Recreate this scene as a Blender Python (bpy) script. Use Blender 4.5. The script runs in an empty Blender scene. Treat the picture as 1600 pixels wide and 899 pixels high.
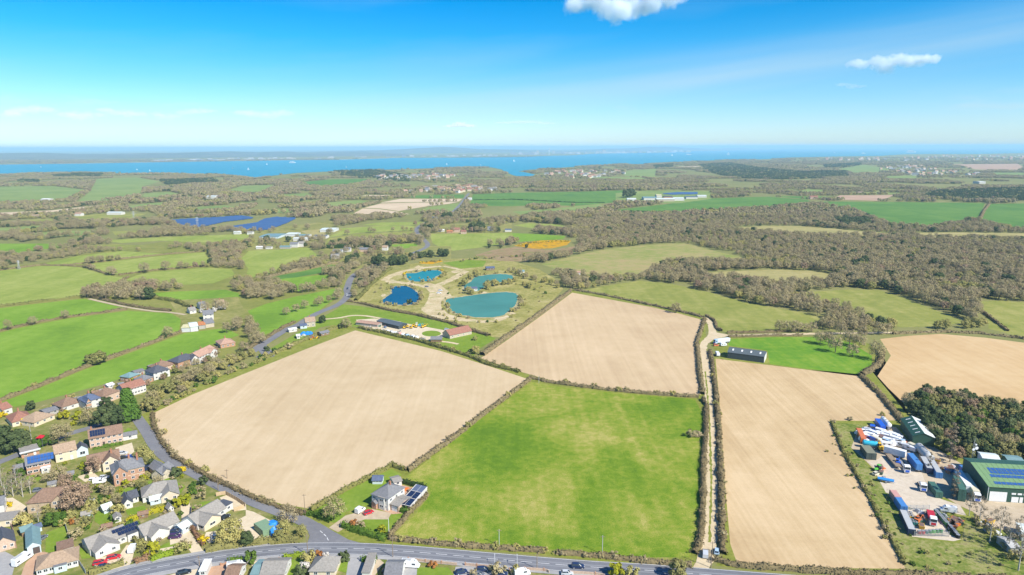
import bpy, bmesh, math, random
import numpy as np
from mathutils import Vector, Matrix
random.seed(7); rng = np.random.default_rng(7)
S = bpy.context.scene
COL = S.collection
R = math.radians
# ------------------------------------------------------------------ camera
H = 140.0; FPX = 1067.0; PITCH = R(11.61); ROLL = R(-0.16)
_f = np.array([0, math.cos(PITCH), -math.sin(PITCH)]); _r0 = np.array([1.0, 0, 0]); _u0 = np.array([0, math.sin(PITCH), math.cos(PITCH)])
_r = math.cos(ROLL) * _r0 + math.sin(ROLL) * _u0; _u = -math.sin(ROLL) * _r0 + math.cos(ROLL) * _u0
cd = bpy.data.cameras.new('camera'); cam = bpy.data.objects.new('camera', cd); COL.objects.link(cam)
cd.sensor_width = 36; cd.lens = 36 * FPX / 1600; cd.clip_start = 1; cd.clip_end = 300000
cam.matrix_world = Matrix(((_r[0], _u[0], -_f[0], 0), (_r[1], _u[1], -_f[1], 0), (_r[2], _u[2], -_f[2], H), (0, 0, 0, 1)))
S.camera = cam
# ------------------------------------------------------------------ sky, sun, exposure
SUN_AZ, SUN_EL = R(130), R(43)          # azimuth clockwise from +Y (the view), elevation
W = bpy.data.worlds.new("World"); S.world = W; W.use_nodes = True
wt = W.node_tree; wt.nodes.clear()
def N(t, kind, **kw):
    n = t.nodes.new(kind)
    for k, v in kw.items(): setattr(n, k, v)
    return n
def math_node(t, op, a, b=None, c=None, clamp=False):
    n = N(t, 'ShaderNodeMath', operation=op, use_clamp=clamp)
    for i, v in enumerate((a, b, c)):
        if v is None: continue
        if isinstance(v, (int, float)): n.inputs[i].default_value = v
        else: t.links.new(v, n.inputs[i])
    return n.outputs[0]
def mixc(t, fac, a, b, blend='MIX'):
    n = N(t, 'ShaderNodeMix', data_type='RGBA', blend_type=blend)
    for s, v in ((0, fac), (6, a), (7, b)):
        if isinstance(v, (int, float)): n.inputs[s].default_value = v
        elif isinstance(v, tuple): n.inputs[s].default_value = (*v, 1)
        else: t.links.new(v, n.inputs[s])
    return n.outputs[2]
def ramp(t, fac, stops):
    n = N(t, 'ShaderNodeValToRGB'); e = n.color_ramp.elements
    while len(e) < len(stops): e.new(0.5)
    for i, (p, c) in enumerate(stops):
        e[i].position = p; e[i].color = (*c, 1) if len(c) == 3 else c
    t.links.new(fac, n.inputs[0]); return n.outputs[0]
sky = N(wt, 'ShaderNodeTexSky', sky_type='NISHITA', sun_disc=False, sun_elevation=SUN_EL, sun_rotation=SUN_AZ,
        altitude=100, air_density=1.0, dust_density=0.15, ozone_density=2.0)
tc = N(wt, 'ShaderNodeTexCoord'); sep = N(wt, 'ShaderNodeSeparateXYZ'); wt.links.new(tc.outputs['Generated'], sep.inputs[0])
X, Y, Z = sep.outputs
az = math_node(wt, 'ARCTAN2', X, Y)                                   # radians right of the view axis
el = math_node(wt, 'ARCSINE', Z)
# deep clear blue above, pale at the horizon: one tint by elevation over the whole dome
tint = ramp(wt, math_node(wt, 'DIVIDE', el, 0.40, clamp=True), SKY_TINT := [(0.0, (0.88, 1.16, 1.62)), (0.06, (0.84, 1.17, 1.62)), (0.13, (0.68, 1.10, 1.55)), (0.22, (0.44, 1.0, 1.45)), (0.36, (0.12, 0.90, 1.42)), (0.50, (0.0, 0.80, 1.38)), (1.0, (0.03, 0.60, 1.25))])
skyc = mixc(wt, 1.0, sky.outputs[0], tint, 'MULTIPLY')
# thin high cloud: long soft streaks, here and all round the dome
def streak(rot, sx, sy, seed, lo, hi, rough=0.5):
    u = math_node(wt, 'ADD', math_node(wt, 'MULTIPLY', az, math.cos(rot)), math_node(wt, 'MULTIPLY', el, math.sin(rot)))
    v = math_node(wt, 'SUBTRACT', math_node(wt, 'MULTIPLY', el, math.cos(rot)), math_node(wt, 'MULTIPLY', az, math.sin(rot)))
    cb = N(wt, 'ShaderNodeCombineXYZ'); wt.links.new(math_node(wt, 'MULTIPLY', u, sx), cb.inputs[0]); wt.links.new(math_node(wt, 'MULTIPLY', v, sy), cb.inputs[1]); cb.inputs[2].default_value = seed
    nz = N(wt, 'ShaderNodeTexNoise', noise_dimensions='3D'); nz.inputs['Scale'].default_value = 1; nz.inputs['Detail'].default_value = 6; nz.inputs['Roughness'].default_value = rough
    wt.links.new(cb.outputs[0], nz.inputs[0])
    return math_node(wt, 'SMOOTH_MIN', math_node(wt, 'MULTIPLY', math_node(wt, 'SUBTRACT', nz.outputs[0], lo), 1 / (hi - lo), clamp=True), 1.0, 0.1), u, v
s1, _, _ = streak(R(4), 2.2, 13, 3.1, 0.46, 0.85)
# one broad veil rising to the right
s2n, u2, v2 = streak(R(6.5), 1.6, 30, 8.4, 0.25, 0.75)
band = math_node(wt, 'MULTIPLY', math_node(wt, 'SUBTRACT', v2, 0.062), 28.0)
veil = math_node(wt, 'MULTIPLY', math_node(wt, 'EXPONENT', math_node(wt, 'MULTIPLY', math_node(wt, 'MULTIPLY', band, band), -1.3)), math_node(wt, 'ADD', math_node(wt, 'MULTIPLY', s2n, 0.62), 0.04))
lo = math_node(wt, 'MULTIPLY', s1, 0.30)
# a faint broken bank of low cloud all round, a few degrees up
s3, u3, v3 = streak(0.0, 15, 75, 5.2, 0.46, 0.72, 0.6); s4, _, _ = streak(0.0, 2.3, 1, 11.7, 0.44, 0.62)
bl = math_node(wt, 'MULTIPLY', math_node(wt, 'SUBTRACT', el, 0.050), 75.0)
lowb = math_node(wt, 'MULTIPLY', math_node(wt, 'MULTIPLY', math_node(wt, 'EXPONENT', math_node(wt, 'MULTIPLY', math_node(wt, 'MULTIPLY', bl, bl), -1.0)), s3), math_node(wt, 'MULTIPLY', s4, 1.0))
cir = math_node(wt, 'MAXIMUM', math_node(wt, 'MAXIMUM', lo, veil), lowb)
cir = math_node(wt, 'MULTIPLY', cir, math_node(wt, 'GREATER_THAN', Z, 0.0))
skyc = mixc(wt, math_node(wt, 'MULTIPLY', cir, 0.75), skyc, (6.0, 7.4, 7.9))
bg = N(wt, 'ShaderNodeBackground'); wt.links.new(skyc, bg.inputs[0]); bg.inputs[1].default_value = 0.075
wo = N(wt, 'ShaderNodeOutputWorld'); wt.links.new(bg.outputs[0], wo.inputs[0])
sd = bpy.data.lights.new('sun', 'SUN'); sd.energy = 5.0; sd.angle = R(0.5); sd.color = (1.0, 0.95, 0.86)
sun = bpy.data.objects.new('sun', sd); COL.objects.link(sun)
sdir = Vector((math.sin(SUN_AZ) * math.cos(SUN_EL), math.cos(SUN_AZ) * math.cos(SUN_EL), math.sin(SUN_EL)))
sun.rotation_euler = sdir.to_track_quat('Z', 'Y').to_euler(); sun.location = (0, 0, 500)
S.view_settings.view_transform = 'Standard'; S.view_settings.look = 'None'; S.view_settings.gamma = 1.0; S.view_settings.exposure = 0.60
S.cycles.use_denoising = True; S.cycles.volume_bounces = 5; S.cycles.max_bounces = 6; S.cycles.transparent_max_bounces = 8
HAZE_DENSITY = 6.5e-5
# ------------------------------------------------------------------ projection helpers (photo pixel -> ground)
def P(px, py, z=0.0):
    d = _f * FPX + _r * (px - 800.0) - _u * (py - 449.5)
    t = (H - z) / -d[2]
    return (d[0] * t, d[1] * t)
def PP(pts): return [P(*p) for p in pts]
def PROJ(x, y, z=0.0):
    v = np.array([x, y, z - H]); dep = v @ _f
    return 800 + FPX * (v @ _r) / dep, 449.5 - FPX * (v @ _u) / dep, dep
def hgt(px, py, dpx):
    x, y = P(px, py); _, _, dep = PROJ(x, y); return dpx * dep / FPX / (y / math.hypot(y, H))
# ------------------------------------------------------------------ objects
def link(o, parent=None):
    COL.objects.link(o)
    if parent is not None: o.parent = parent
    return o
def tag(o, label=None, cat=None, group=None, kind=None):
    if label: o['label'] = label
    if cat: o['category'] = cat
    if group: o['group'] = group
    if kind: o['kind'] = kind
    return o
def thing(name, label, cat, loc=(0, 0, 0), rz=0.0, group=None):
    o = bpy.data.objects.new(name, None); o.empty_display_size = 0.5; link(o)
    o.location = loc if len(loc) == 3 else (loc[0], loc[1], 0.0); o.rotation_euler = (0, 0, rz)
    return tag(o, label, cat, group)
def copy_thing(o, loc, rz, label, group=None, scale=None):
    c = o.copy(); COL.objects.link(c); c.location = loc if len(loc) == 3 else (loc[0], loc[1], 0.0); c.rotation_euler = (0, 0, rz)
    if scale: c.scale = scale
    c['label'] = label
    if group: c['group'] = group
    elif 'group' in c: del c['group']
    for ch in o.children:
        d = ch.copy(); COL.objects.link(d); d.parent = c
        for g in ch.children:
            e = g.copy(); COL.objects.link(e); e.parent = d
    return c
class MB:
    def __init__(s): s.v = []; s.f = []; s.m = []
    def face(s, pts, mi=0):
        i = len(s.v); s.v += [tuple(p) for p in pts]; s.f.append(tuple(range(i, i + len(pts)))); s.m.append(mi); return s
    def solid(s, pts, faces, mi=0):
        i = len(s.v); s.v += [tuple(p) for p in pts]
        for f in faces: s.f.append(tuple(i + k for k in f)); s.m.append(mi)
        return s
    def box(s, x0, x1, y0, y1, z0, z1, mi=0):
        return s.solid([(x0, y0, z0), (x1, y0, z0), (x1, y1, z0), (x0, y1, z0), (x0, y0, z1), (x1, y0, z1), (x1, y1, z1), (x0, y1, z1)],
                       [(0, 3, 2, 1), (4, 5, 6, 7), (0, 1, 5, 4), (1, 2, 6, 5), (2, 3, 7, 6), (3, 0, 4, 7)], mi)
    def tube(s, p0, p1, r0, r1, n=6, mi=0, cap=True):
        a = Vector(p0); b = Vector(p1); d = (b - a).normalized()
        q = Vector((1, 0, 0)) if abs(d.x) < 0.8 else Vector((0, 1, 0))
        e1 = d.cross(q).normalized(); e2 = d.cross(e1)
        pts = []
        for c, r in ((a, r0), (b, r1)):
            for k in range(n):
                t = 2 * math.pi * k / n; pts.append(c + e1 * (r * math.cos(t)) + e2 * (r * math.sin(t)))
        fs = [(k, (k + 1) % n, n + (k + 1) % n, n + k) for k in range(n)]
        if cap: fs += [tuple(range(n))[::-1], tuple(range(n, 2 * n))]
        return s.solid(pts, fs, mi)
    def loft(s, rings, mi=0, cap=True):
        n = len(rings[0]); i = len(s.v)
        for r in rings: s.v += [tuple(p) for p in r]
        for a in range(len(rings) - 1):
            for k in range(n):
                s.f.append((i + a * n + k, i + a * n + (k + 1) % n, i + (a + 1) * n + (k + 1) % n, i + (a + 1) * n + k)); s.m.append(mi)
        if cap:
            s.f.append(tuple(i + k for k in range(n))[::-1]); s.m.append(mi)
            s.f.append(tuple(i + (len(rings) - 1) * n + k for k in range(n))); s.m.append(mi)
        return s
    def mesh(s, name, mats, smooth=False, fix=False):
        me = bpy.data.meshes.new(name); me.from_pydata(s.v, [], s.f)
        for m in (mats if isinstance(mats, (list, tuple)) else [mats]): me.materials.append(m)
        if any(s.m): me.polygons.foreach_set('material_index', s.m)
        if smooth: me.polygons.foreach_set('use_smooth', [True] * len(s.f))
        me.update()
        if fix:
            b = bmesh.new(); b.from_mesh(me); bmesh.ops.recalc_face_normals(b, faces=b.faces); b.to_mesh(me); b.free()
        return me
    def build(s, name, mats, parent=None, loc=None, rot=None, smooth=False, fix=False):
        return place(name, s.mesh(name, mats, smooth, fix), parent, loc, rot)
def place(name, me, parent=None, loc=None, rot=None):
    o = bpy.data.objects.new(name, me)
    if loc is not None: o.location = loc if len(loc) == 3 else (loc[0], loc[1], 0.0)
    if rot is not None: o.rotation_euler = rot
    return link(o, parent)
def mesh_np(name, v, f, mats, mi=None):
    v = np.asarray(v, np.float32); f = np.asarray(f, np.int32); k = f.shape[1]
    me = bpy.data.meshes.new(name); me.vertices.add(len(v)); me.vertices.foreach_set('co', v.ravel())
    me.loops.add(f.size); me.loops.foreach_set('vertex_index', f.ravel())
    me.polygons.add(len(f)); me.polygons.foreach_set('loop_start', np.arange(0, f.size, k, dtype=np.int32)); me.polygons.foreach_set('loop_total', np.full(len(f), k, np.int32))
    for m in (mats if isinstance(mats, (list, tuple)) else [mats]): me.materials.append(m)
    if mi is not None: me.polygons.foreach_set('material_index', np.asarray(mi, np.int32))
    me.update(calc_edges=True); return me
# ------------------------------------------------------------------ materials
_M = {}
def newmat(name):
    m = bpy.data.materials.new(name); m.use_nodes = True; t = m.node_tree
    return m, t, t.nodes['Principled BSDF']
def noise(t, vec, scale, detail=4, rough=0.55, dist=0.0):
    n = N(t, 'ShaderNodeTexNoise'); n.inputs['Scale'].default_value = scale; n.inputs['Detail'].default_value = detail; n.inputs['Roughness'].default_value = rough; n.inputs['Distortion'].default_value = dist
    if vec is not None: t.links.new(vec, n.inputs[0])
    return n.outputs[0]
def mapped(t, vec, rot, scl, loc=(0, 0, 0)):
    n = N(t, 'ShaderNodeMapping'); n.inputs['Location'].default_value = loc; n.inputs['Rotation'].default_value = (0, 0, rot); n.inputs['Scale'].default_value = scl
    t.links.new(vec, n.inputs[0]); return n.outputs[0]
def sc(c, k): return tuple(x * k for x in c)
def M(name, rgb=(.5, .5, .5), var=0.12, scale=1.5, rough=0.85, spec=0.2, metal=0.0, coords='Object', rnd=0.0):
    """plain surface with mottled wear; rnd: spread of brightness from one object to the next"""
    if name in _M: return _M[name]
    m, t, b = newmat(name)
    c = N(t, 'ShaderNodeTexCoord').outputs[coords]
    nz = noise(t, c, scale, 5)
    col = ramp(t, nz, [(0.3, sc(rgb, 1 - var)), (0.7, sc(rgb, 1 + var))])
    if rnd:
        oi = N(t, 'ShaderNodeObjectInfo'); k = math_node(t, 'MULTIPLY_ADD', oi.outputs['Random'], 2 * rnd, 1 - rnd)
        cb = N(t, 'ShaderNodeCombineXYZ')
        for i in range(3): t.links.new(k, cb.inputs[i])
        col = mixc(t, 1.0, col, cb.outputs[0], 'MULTIPLY')
    t.links.new(col, b.inputs['Base Color']); b.inputs['Roughness'].default_value = rough; b.inputs['Specular IOR Level'].default_value = spec; b.inputs['Metallic'].default_value = metal
    _M[name] = m; return m
def GM(name, stops, big=1 / 70, small=1 / 6, mixk=0.45, stripes=None, fine=0.25, spot=None, rough=1.0, con=0.18):
    """ground material in world metres: colour stops over mixed noise, optional stripes (angle, wavelength m, strength), optional second-colour spots"""
    if name in _M: return _M[name]
    m, t, b = newmat(name)
    pos = N(t, 'ShaderNodeNewGeometry').outputs['Position']
    n1 = noise(t, pos, big, 5, 0.6, 0.6); n2 = noise(t, pos, small, 6, 0.62); n3 = noise(t, pos, small * 7, 3, 0.6)
    f = math_node(t, 'ADD', math_node(t, 'MULTIPLY', n1, 1 - mixk), math_node(t, 'MULTIPLY', n2, mixk))
    f = math_node(t, 'ADD', f, math_node(t, 'MULTIPLY', math_node(t, 'SUBTRACT', n3, 0.5), fine))
    if stripes:
        for (ang, wl, k) in (stripes if isinstance(stripes[0], tuple) else [stripes]):
            v = mapped(t, pos, -ang, (1 / wl, 1 / (wl * 60), 1))
            ns = noise(t, v, 1.0, 3, 0.6)
            f = math_node(t, 'ADD', f, math_node(t, 'MULTIPLY', math_node(t, 'SUBTRACT', ns, 0.5), k))
    n = len(stops); lo, hi = 0.5 - con, 0.5 + con
    col = ramp(t, f, [(lo + (hi - lo) * i / (n - 1), c) for i, c in enumerate(stops)])
    if spot:
        (sc_, thr, c2) = spot
        ns = noise(t, pos, sc_, 4, 0.6, 0.4)
        col = mixc(t, ramp(t, ns, [(thr - .06, (0, 0, 0)), (thr + .06, (1, 1, 1))]), col, c2)
    t.links.new(col, b.inputs['Base Color']); b.inputs['Roughness'].default_value = rough; b.inputs['Specular IOR Level'].default_value = 0.05
    _M[name] = m; return m
def FM(name, cols, rnd=0.25, trans=0.0, patch=True):
    """foliage or twigs: each tree picks its tone between the colours; small clumps vary"""
    if name in _M: return _M[name]
    m, t, b = newmat(name)
    oi = N(t, 'ShaderNodeObjectInfo'); pos = N(t, 'ShaderNodeTexCoord').outputs['Object']
    n1 = noise(t, pos, 0.45, 3)
    f = math_node(t, 'ADD', math_node(t, 'MULTIPLY', oi.outputs['Random'], 0.75), math_node(t, 'MULTIPLY', math_node(t, 'SUBTRACT', n1, 0.5), 0.55))
    n = len(cols); col = ramp(t, math_node(t, 'ADD', f, 0.12, clamp=True), [(i / (n - 1), c) for i, c in enumerate(cols)])
    t.links.new(col, b.inputs['Base Color']); b.inputs['Roughness'].default_value = 0.9; b.inputs['Specular IOR Level'].default_value = 0.1
    _M[name] = m; return m
# ------------------------------------------------------------------ flat sheets
def zfix(z): return 0.08 + (z - 0.12) * 0.5 if 0.1 < z < 0.3 else z
LAYER = [0.02]
POLYS = []                      # every open-ground polygon in world metres: trees keep off
def sheet(name, pts, mat, z=None, label=None, world=False, keep=True):
    w = pts if world else PP(pts)
    if z is None: LAYER[0] += 0.0004; z = LAYER[0]
    else: z = zfix(z)
    b = bmesh.new(); vs = [b.verts.new((x, y, z)) for x, y in w]
    f = b.faces.new(vs); f.normal_update()
    if f.normal.z < 0: f.normal_flip()
    bmesh.ops.triangulate(b, faces=b.faces[:])
    me = bpy.data.meshes.new(name); b.to_mesh(me); b.free(); me.materials.append(mat)
    o = place(name, me); o['kind'] = 'structure'
    if label: o['label'] = label
    if keep: POLYS.append(np.array(w))
    return o
def smooth(pts, n=6, closed=False):
    p = np.array(pts, float); out = []; m = len(p)
    for i in range(m if closed else m - 1):
        p0 = p[(i - 1) % m] if closed or i > 0 else p[0]; p1 = p[i]; p2 = p[(i + 1) % m]; p3 = p[(i + 2) % m] if closed or i + 2 < m else p[-1]
        for k in range(n):
            t = k / n; out.append(0.5 * ((2 * p1) + (-p0 + p2) * t + (2 * p0 - 5 * p1 + 4 * p2 - p3) * t * t + (-p0 + 3 * p1 - 3 * p2 + p3) * t ** 3))
    if not closed: out.append(p[-1])
    return [tuple(q) for q in out]
def offset_line(w, off):
    w = np.array(w); d = np.gradient(w, axis=0); d /= np.maximum(np.linalg.norm(d, axis=1)[:, None], 1e-6)
    nrm = np.stack([-d[:, 1], d[:, 0]], 1); return w + nrm * off
def resample(w, step):
    w = np.array(w, float); seg = np.linalg.norm(np.diff(w, axis=0), axis=1); s = np.concatenate([[0], np.cumsum(seg)])
    q = np.arange(0, s[-1] + 1e-6, step); 
    if len(q) < 2: q = np.array([0, s[-1]])
    return np.stack([np.interp(q, s, w[:, 0]), np.interp(q, s, w[:, 1])], 1)
def ribbon(name, pts, width, mat, z, off=0.0, world=False, kind='structure', parent=None, keep=True, sm=True, top=None, jag=0.0):
    z = zfix(z); w = list(pts) if world else PP(pts)
    if sm: w = smooth(w, 8)
    w = resample(w, max(1.5, width * 0.6)) if jag else np.array(w)
    a = offset_line(w, off - width / 2); c = offset_line(w, off + width / 2)
    if jag: a = a + rng.normal(0, jag, a.shape); c = c + rng.normal(0, jag, c.shape)
    n = len(a); v = [(*p, z) for p in a] + [(*p, z) for p in c]; f = [(i, i + 1, n + i + 1, n + i) for i in range(n - 1)]
    if top is not None:         # a raised slab (kerbed pavement)
        v += [(*p, top) for p in a] + [(*p, top) for p in c]
        f = [(2 * n + i, 2 * n + i + 1, 3 * n + i + 1, 3 * n + i) for i in range(n - 1)] + [(i, i + 1, 2 * n + i + 1, 2 * n + i) for i in range(n - 1)] + [(n + i, n + i + 1, 3 * n + i + 1, 3 * n + i) for i in range(n - 1)]
    mb = MB(); mb.v = v; mb.f = f; mb.m = [0] * len(f)
    o = mb.build(name, mat, parent)
    if parent is None: o['kind'] = kind
    if keep: POLYS.append(np.concatenate([a, c[::-1]]))
    return o
def dashes(name, pts, width, dash, gap, mat, z, parent, off=0.0):
    z = zfix(z)
    w = resample(offset_line(np.array(smooth(PP(pts), 8)), off), 0.5); mb = MB(); per = int((dash + gap) / 0.5); dn = int(dash / 0.5)
    for i in range(0, len(w) - dn - 1, per):
        a, c = w[i], w[i + dn]; d = (c - a) / np.linalg.norm(c - a); n = np.array([-d[1], d[0]]) * width / 2
        mb.face([(*(a - n), z), (*(c - n), z), (*(c + n), z), (*(a + n), z)])
    return mb.build(name, mat, parent)
def inside(poly, x, y):
    n = len(poly); r = np.zeros(len(x), bool); j = n - 1
    for i in range(n):
        xi, yi = poly[i]; xj, yj = poly[j]
        if yi != yj: r ^= ((yi > y) != (yj > y)) & (x < (xj - xi) * (y - yi) / (yj - yi) + xi)
        j = i
    return r
def inside_any(polys, x, y):
    r = np.zeros(len(x), bool)
    for p in polys:
        m = (~r) & (x >= p[:, 0].min()) & (x <= p[:, 0].max()) & (y >= p[:, 1].min()) & (y <= p[:, 1].max())
        if m.any():
            idx = np.where(m)[0]; r[idx] = inside(p, x[idx], y[idx])
    return r
# ================================================================== THE SETTING
soil = GM('dry_soil', [(.45, .335, .195), (.51, .39, .235), (.57, .445, .28)], 1 / 90, 1 / 9, .35, ((R(-57), 3.2, .34), (R(-57), 24, .16)), .2)
soil2 = GM('dry_soil_centre', [(.45, .325, .19), (.51, .38, .225), (.57, .43, .265)], 1 / 80, 1 / 9, .3, ((R(-6), 3.0, .45), (R(-6), 20, .18)), .2)
soil3 = GM('drilled_soil', [(.42, .295, .155), (.50, .365, .20), (.58, .435, .255)], 1 / 80, 1 / 10, .25, ((R(5), 2.6, .5), (R(5), 14, .3)), .2)
soil4 = GM('ochre_soil', [(.44, .295, .14), (.52, .36, .185), (.58, .425, .235)], 1 / 90, 1 / 10, .3, (R(40), 4, .3), .12)
soil_far = GM('far_soil', [(.47, .36, .23), (.55, .43, .29), (.60, .48, .33)], 1 / 120, 1 / 20, .3)
soil_red = GM('far_reddish_soil', [(.34, .22, .15), (.42, .28, .19), (.47, .33, .23)], 1 / 100, 1 / 20, .3)
g_main = GM('rough_pasture', [(.085, .165, .012), (.125, .21, .015), (.185, .245, .025), (.29, .29, .06), (.39, .34, .11)], 1 / 55, 1 / 3.5, .32, ((R(-33), 5, .14), (R(62), 26, .12)), .38, con=.15)
g_bright = GM('bright_grass', [(.125, .225, .025), (.165, .28, .03), (.215, .32, .045)], 1 / 60, 1 / 6, .4, ((R(35), 9, .2), (R(3), 30, .35)), .25, con=.15)
g_vivid = GM('barn_grass', [(.075, .19, .016), (.115, .24, .02), (.17, .275, .028), (.24, .32, .06)], 1 / 40, 1 / 5, .4, (R(70), 7, .3), .15)
g_light = GM('pale_pasture', [(.19, .245, .045), (.245, .29, .06), (.31, .335, .09)], 1 / 70, 1 / 8, .45, ((R(60), 9, .25), (R(60), 30, .2)), .3, con=.15)
g_olive = GM('olive_pasture', [(.185, .21, .045), (.24, .25, .06), (.32, .30, .095)], 1 / 60, 1 / 8, .45, ((R(15), 10, .25), (R(15), 40, .2)), .3, con=.14)
g_tan = GM('tan_grass', [(.24, .225, .075), (.33, .29, .115), (.42, .35, .16)], 1 / 50, 1 / 8, .45)
g_rust = GM('rusty_pasture', [(.16, .22, .04), (.25, .26, .075), (.34, .28, .12), (.36, .24, .13)], 1 / 90, 1 / 12, .4)
g_crop = GM('young_wheat', [(.07, .16, .035), (.10, .20, .04), (.14, .235, .05)], 1 / 90, 1 / 12, .3, (R(5), 12, .25), .1)
g_far = GM('far_pasture', [(.15, .21, .06), (.20, .26, .075), (.25, .29, .10)], 1 / 150, 1 / 30, .4)
g_lawn = GM('lawn', [(.115, .185, .02), (.165, .245, .028), (.23, .28, .05)], 1 / 14, 1 / 2.5, .5)
g_weeds = GM('weedy_grass', [(.075, .125, .02), (.13, .175, .03), (.20, .215, .055), (.30, .28, .11), (.22, .19, .09)], 1 / 14, 1 / 1.6, .5, con=.13)
g_verge = GM('verge_grass', [(.13, .155, .025), (.20, .22, .04), (.30, .275, .085)], 1 / 12, 1 / 2, .55)
g_site = GM('fishery_grass', [(.17, .165, .04), (.24, .23, .06), (.33, .29, .10), (.42, .36, .17)], 1 / 22, 1 / 3, .5, con=.15)
g_scrub = GM('scrub_ground', [(.15, .155, .04), (.20, .205, .055), (.27, .25, .085), (.34, .30, .12)], 1 / 30, 1 / 5, .5)
g_heath = GM('heath', [(.20, .14, .065), (.28, .20, .105), (.34, .25, .15)], 1 / 25, 1 / 5, .5, spot=(1 / 14, .6, (.2, .2, .06)))
g_gorse = GM('gorse_bloom', [(.42, .22, .006), (.54, .29, .008), (.30, .22, .02)], 1 / 12, 1 / 3, .6, con=.13, spot=(1 / 9, .6, (.17, .15, .05)))
g_woodfloor = GM('woodland_floor', [(.16, .175, .055), (.205, .205, .07), (.26, .235, .10)], 1 / 200, 1 / 15, .45)
g_garden = GM('garden_ground', [(.095, .13, .025), (.15, .175, .04), (.24, .22, .08), (.38, .32, .18)], 1 / 13, 1 / 3, .5)
gravel = GM('pale_gravel', [(.50, .41, .27), (.58, .49, .34), (.64, .55, .40)], 1 / 10, 1 / 1.5, .5)
sand = GM('sand', [(.38, .295, .15), (.46, .37, .205), (.54, .44, .27), (.60, .51, .34)], 1 / 12, 1 / 2.5, .5, con=.15, spot=(1 / 7, .62, (.30, .29, .10)))
bank = GM('bank', [(.24, .22, .08), (.36, .31, .15), (.48, .40, .24)], 1 / 9, 1 / 2, .5, con=.14)
concrete = GM('yard_concrete', [(.44, .375, .285), (.53, .455, .35), (.60, .525, .42)], 1 / 14, 1 / 2, .5, spot=(1 / 5, .68, (.30, .26, .21)))
dirt = GM('yard_dirt', [(.36, .28, .185), (.45, .365, .25), (.52, .435, .32)], 1 / 14, 1 / 2, .5)
brickpave = GM('brick_paving', [(.38, .22, .14), (.45, .29, .19), (.50, .34, .24)], 1 / 8, 1 / 1.2, .5)
asph = GM('asphalt', [(.135, .14, .155), (.165, .17, .185), (.20, .205, .22)], 1 / 18, 1 / 1.5, .4)
asph2 = GM('lane_asphalt', [(.15, .15, .16), (.185, .185, .195), (.225, .22, .22)], 1 / 14, 1 / 1.5, .45)
pave = GM('pavement_asphalt', [(.27, .265, .26), (.33, .325, .315), (.38, .37, .36)], 1 / 12, 1 / 1.5, .5)
trackm = GM('stone_track', [(.45, .36, .22), (.54, .44, .28), (.61, .51, .35)], 1 / 9, 1 / 2, .5)
whitepaint = M('road_paint', (.72, .72, .70), .15, 3)
def WM(name, rgb, rough=0.12, spec=0.5, bump=0.15, bs=0.5, ):
    m, t, b = newmat(name); pos = N(t, 'ShaderNodeNewGeometry').outputs['Position']
    n = noise(t, pos, 1 / 60, 4, .6, .5); col = ramp(t, n, [(.3, sc(rgb, .85)), (.7, sc(rgb, 1.12))]); t.links.new(col, b.inputs['Base Color'])
    b.inputs['Roughness'].default_value = rough; b.inputs['Specular IOR Level'].default_value = spec
    bp = N(t, 'ShaderNodeBump'); bp.inputs['Strength'].default_value = bump; bp.inputs['Distance'].default_value = .3
    t.links.new(noise(t, pos, bs, 4), bp.inputs['Height']); t.links.new(bp.outputs[0], b.inputs['Normal']); return m
w_sea = WM('sea_water', (.025, .255, .365), .5, .05, .3, 1 / 8)
w_teal = WM('teal_pond_water', (.06, .205, .185), .3, 0.0, .0)
w_blue = WM('blue_pond_water', (.005, .095, .19), .3, 0.0, .0)
w_cyan = WM('cyan_pond_water', (.018, .19, .235), .3, 0.0, .0)
# ground: one sheet to the horizon
mb = MB(); mb.face([(-90000, -400, 0), (90000, -400, 0), (90000, 70000, 0), (-90000, 70000, 0)]); o = mb.build('ground', g_woodfloor); o['kind'] = 'structure'
NEARSHORE = [(-60, 275), (0, 274), (40, 271), (75, 271), (125, 270), (200, 271), (260, 271.5), (340, 273), (375, 276), (400, 279.5), (425, 275), (465, 270.5), (510, 268.5), (550, 267), (600, 265.5), (650, 264), (700, 262.5), (737, 261.5), (768, 262), (783, 265), (790, 269), (800, 273.5), (812, 277), (830, 276.5), (836, 273), (822, 270), (810, 268), (826, 265.8), (860, 263.5), (920, 259.5), (975, 256.5), (1000, 257), (1040, 255), (1075, 252.5), (1125, 250.5), (1200, 249), (1230, 246.5), (1300, 245), (1375, 244), (1412, 241.5), (1450, 241), (1525, 241), (1600, 239.5), (1680, 239)]
FARSHORE = [(1680, 229.9), (1400, 230.4), (1290, 231.4), (1250, 232.6), (1200, 234), (1130, 235.5), (1075, 236.8), (1025, 239), (960, 240), (925, 240.6), (895, 243), (850, 244), (800, 246), (720, 246.6), (625, 247), (560, 249), (525, 250), (460, 250.5), (400, 251.5), (300, 253), (237, 254), (125, 256), (0, 257.5), (-60, 258)]
sea = sheet('sea', NEARSHORE + FARSHORE, w_sea, z=0.6)
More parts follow.
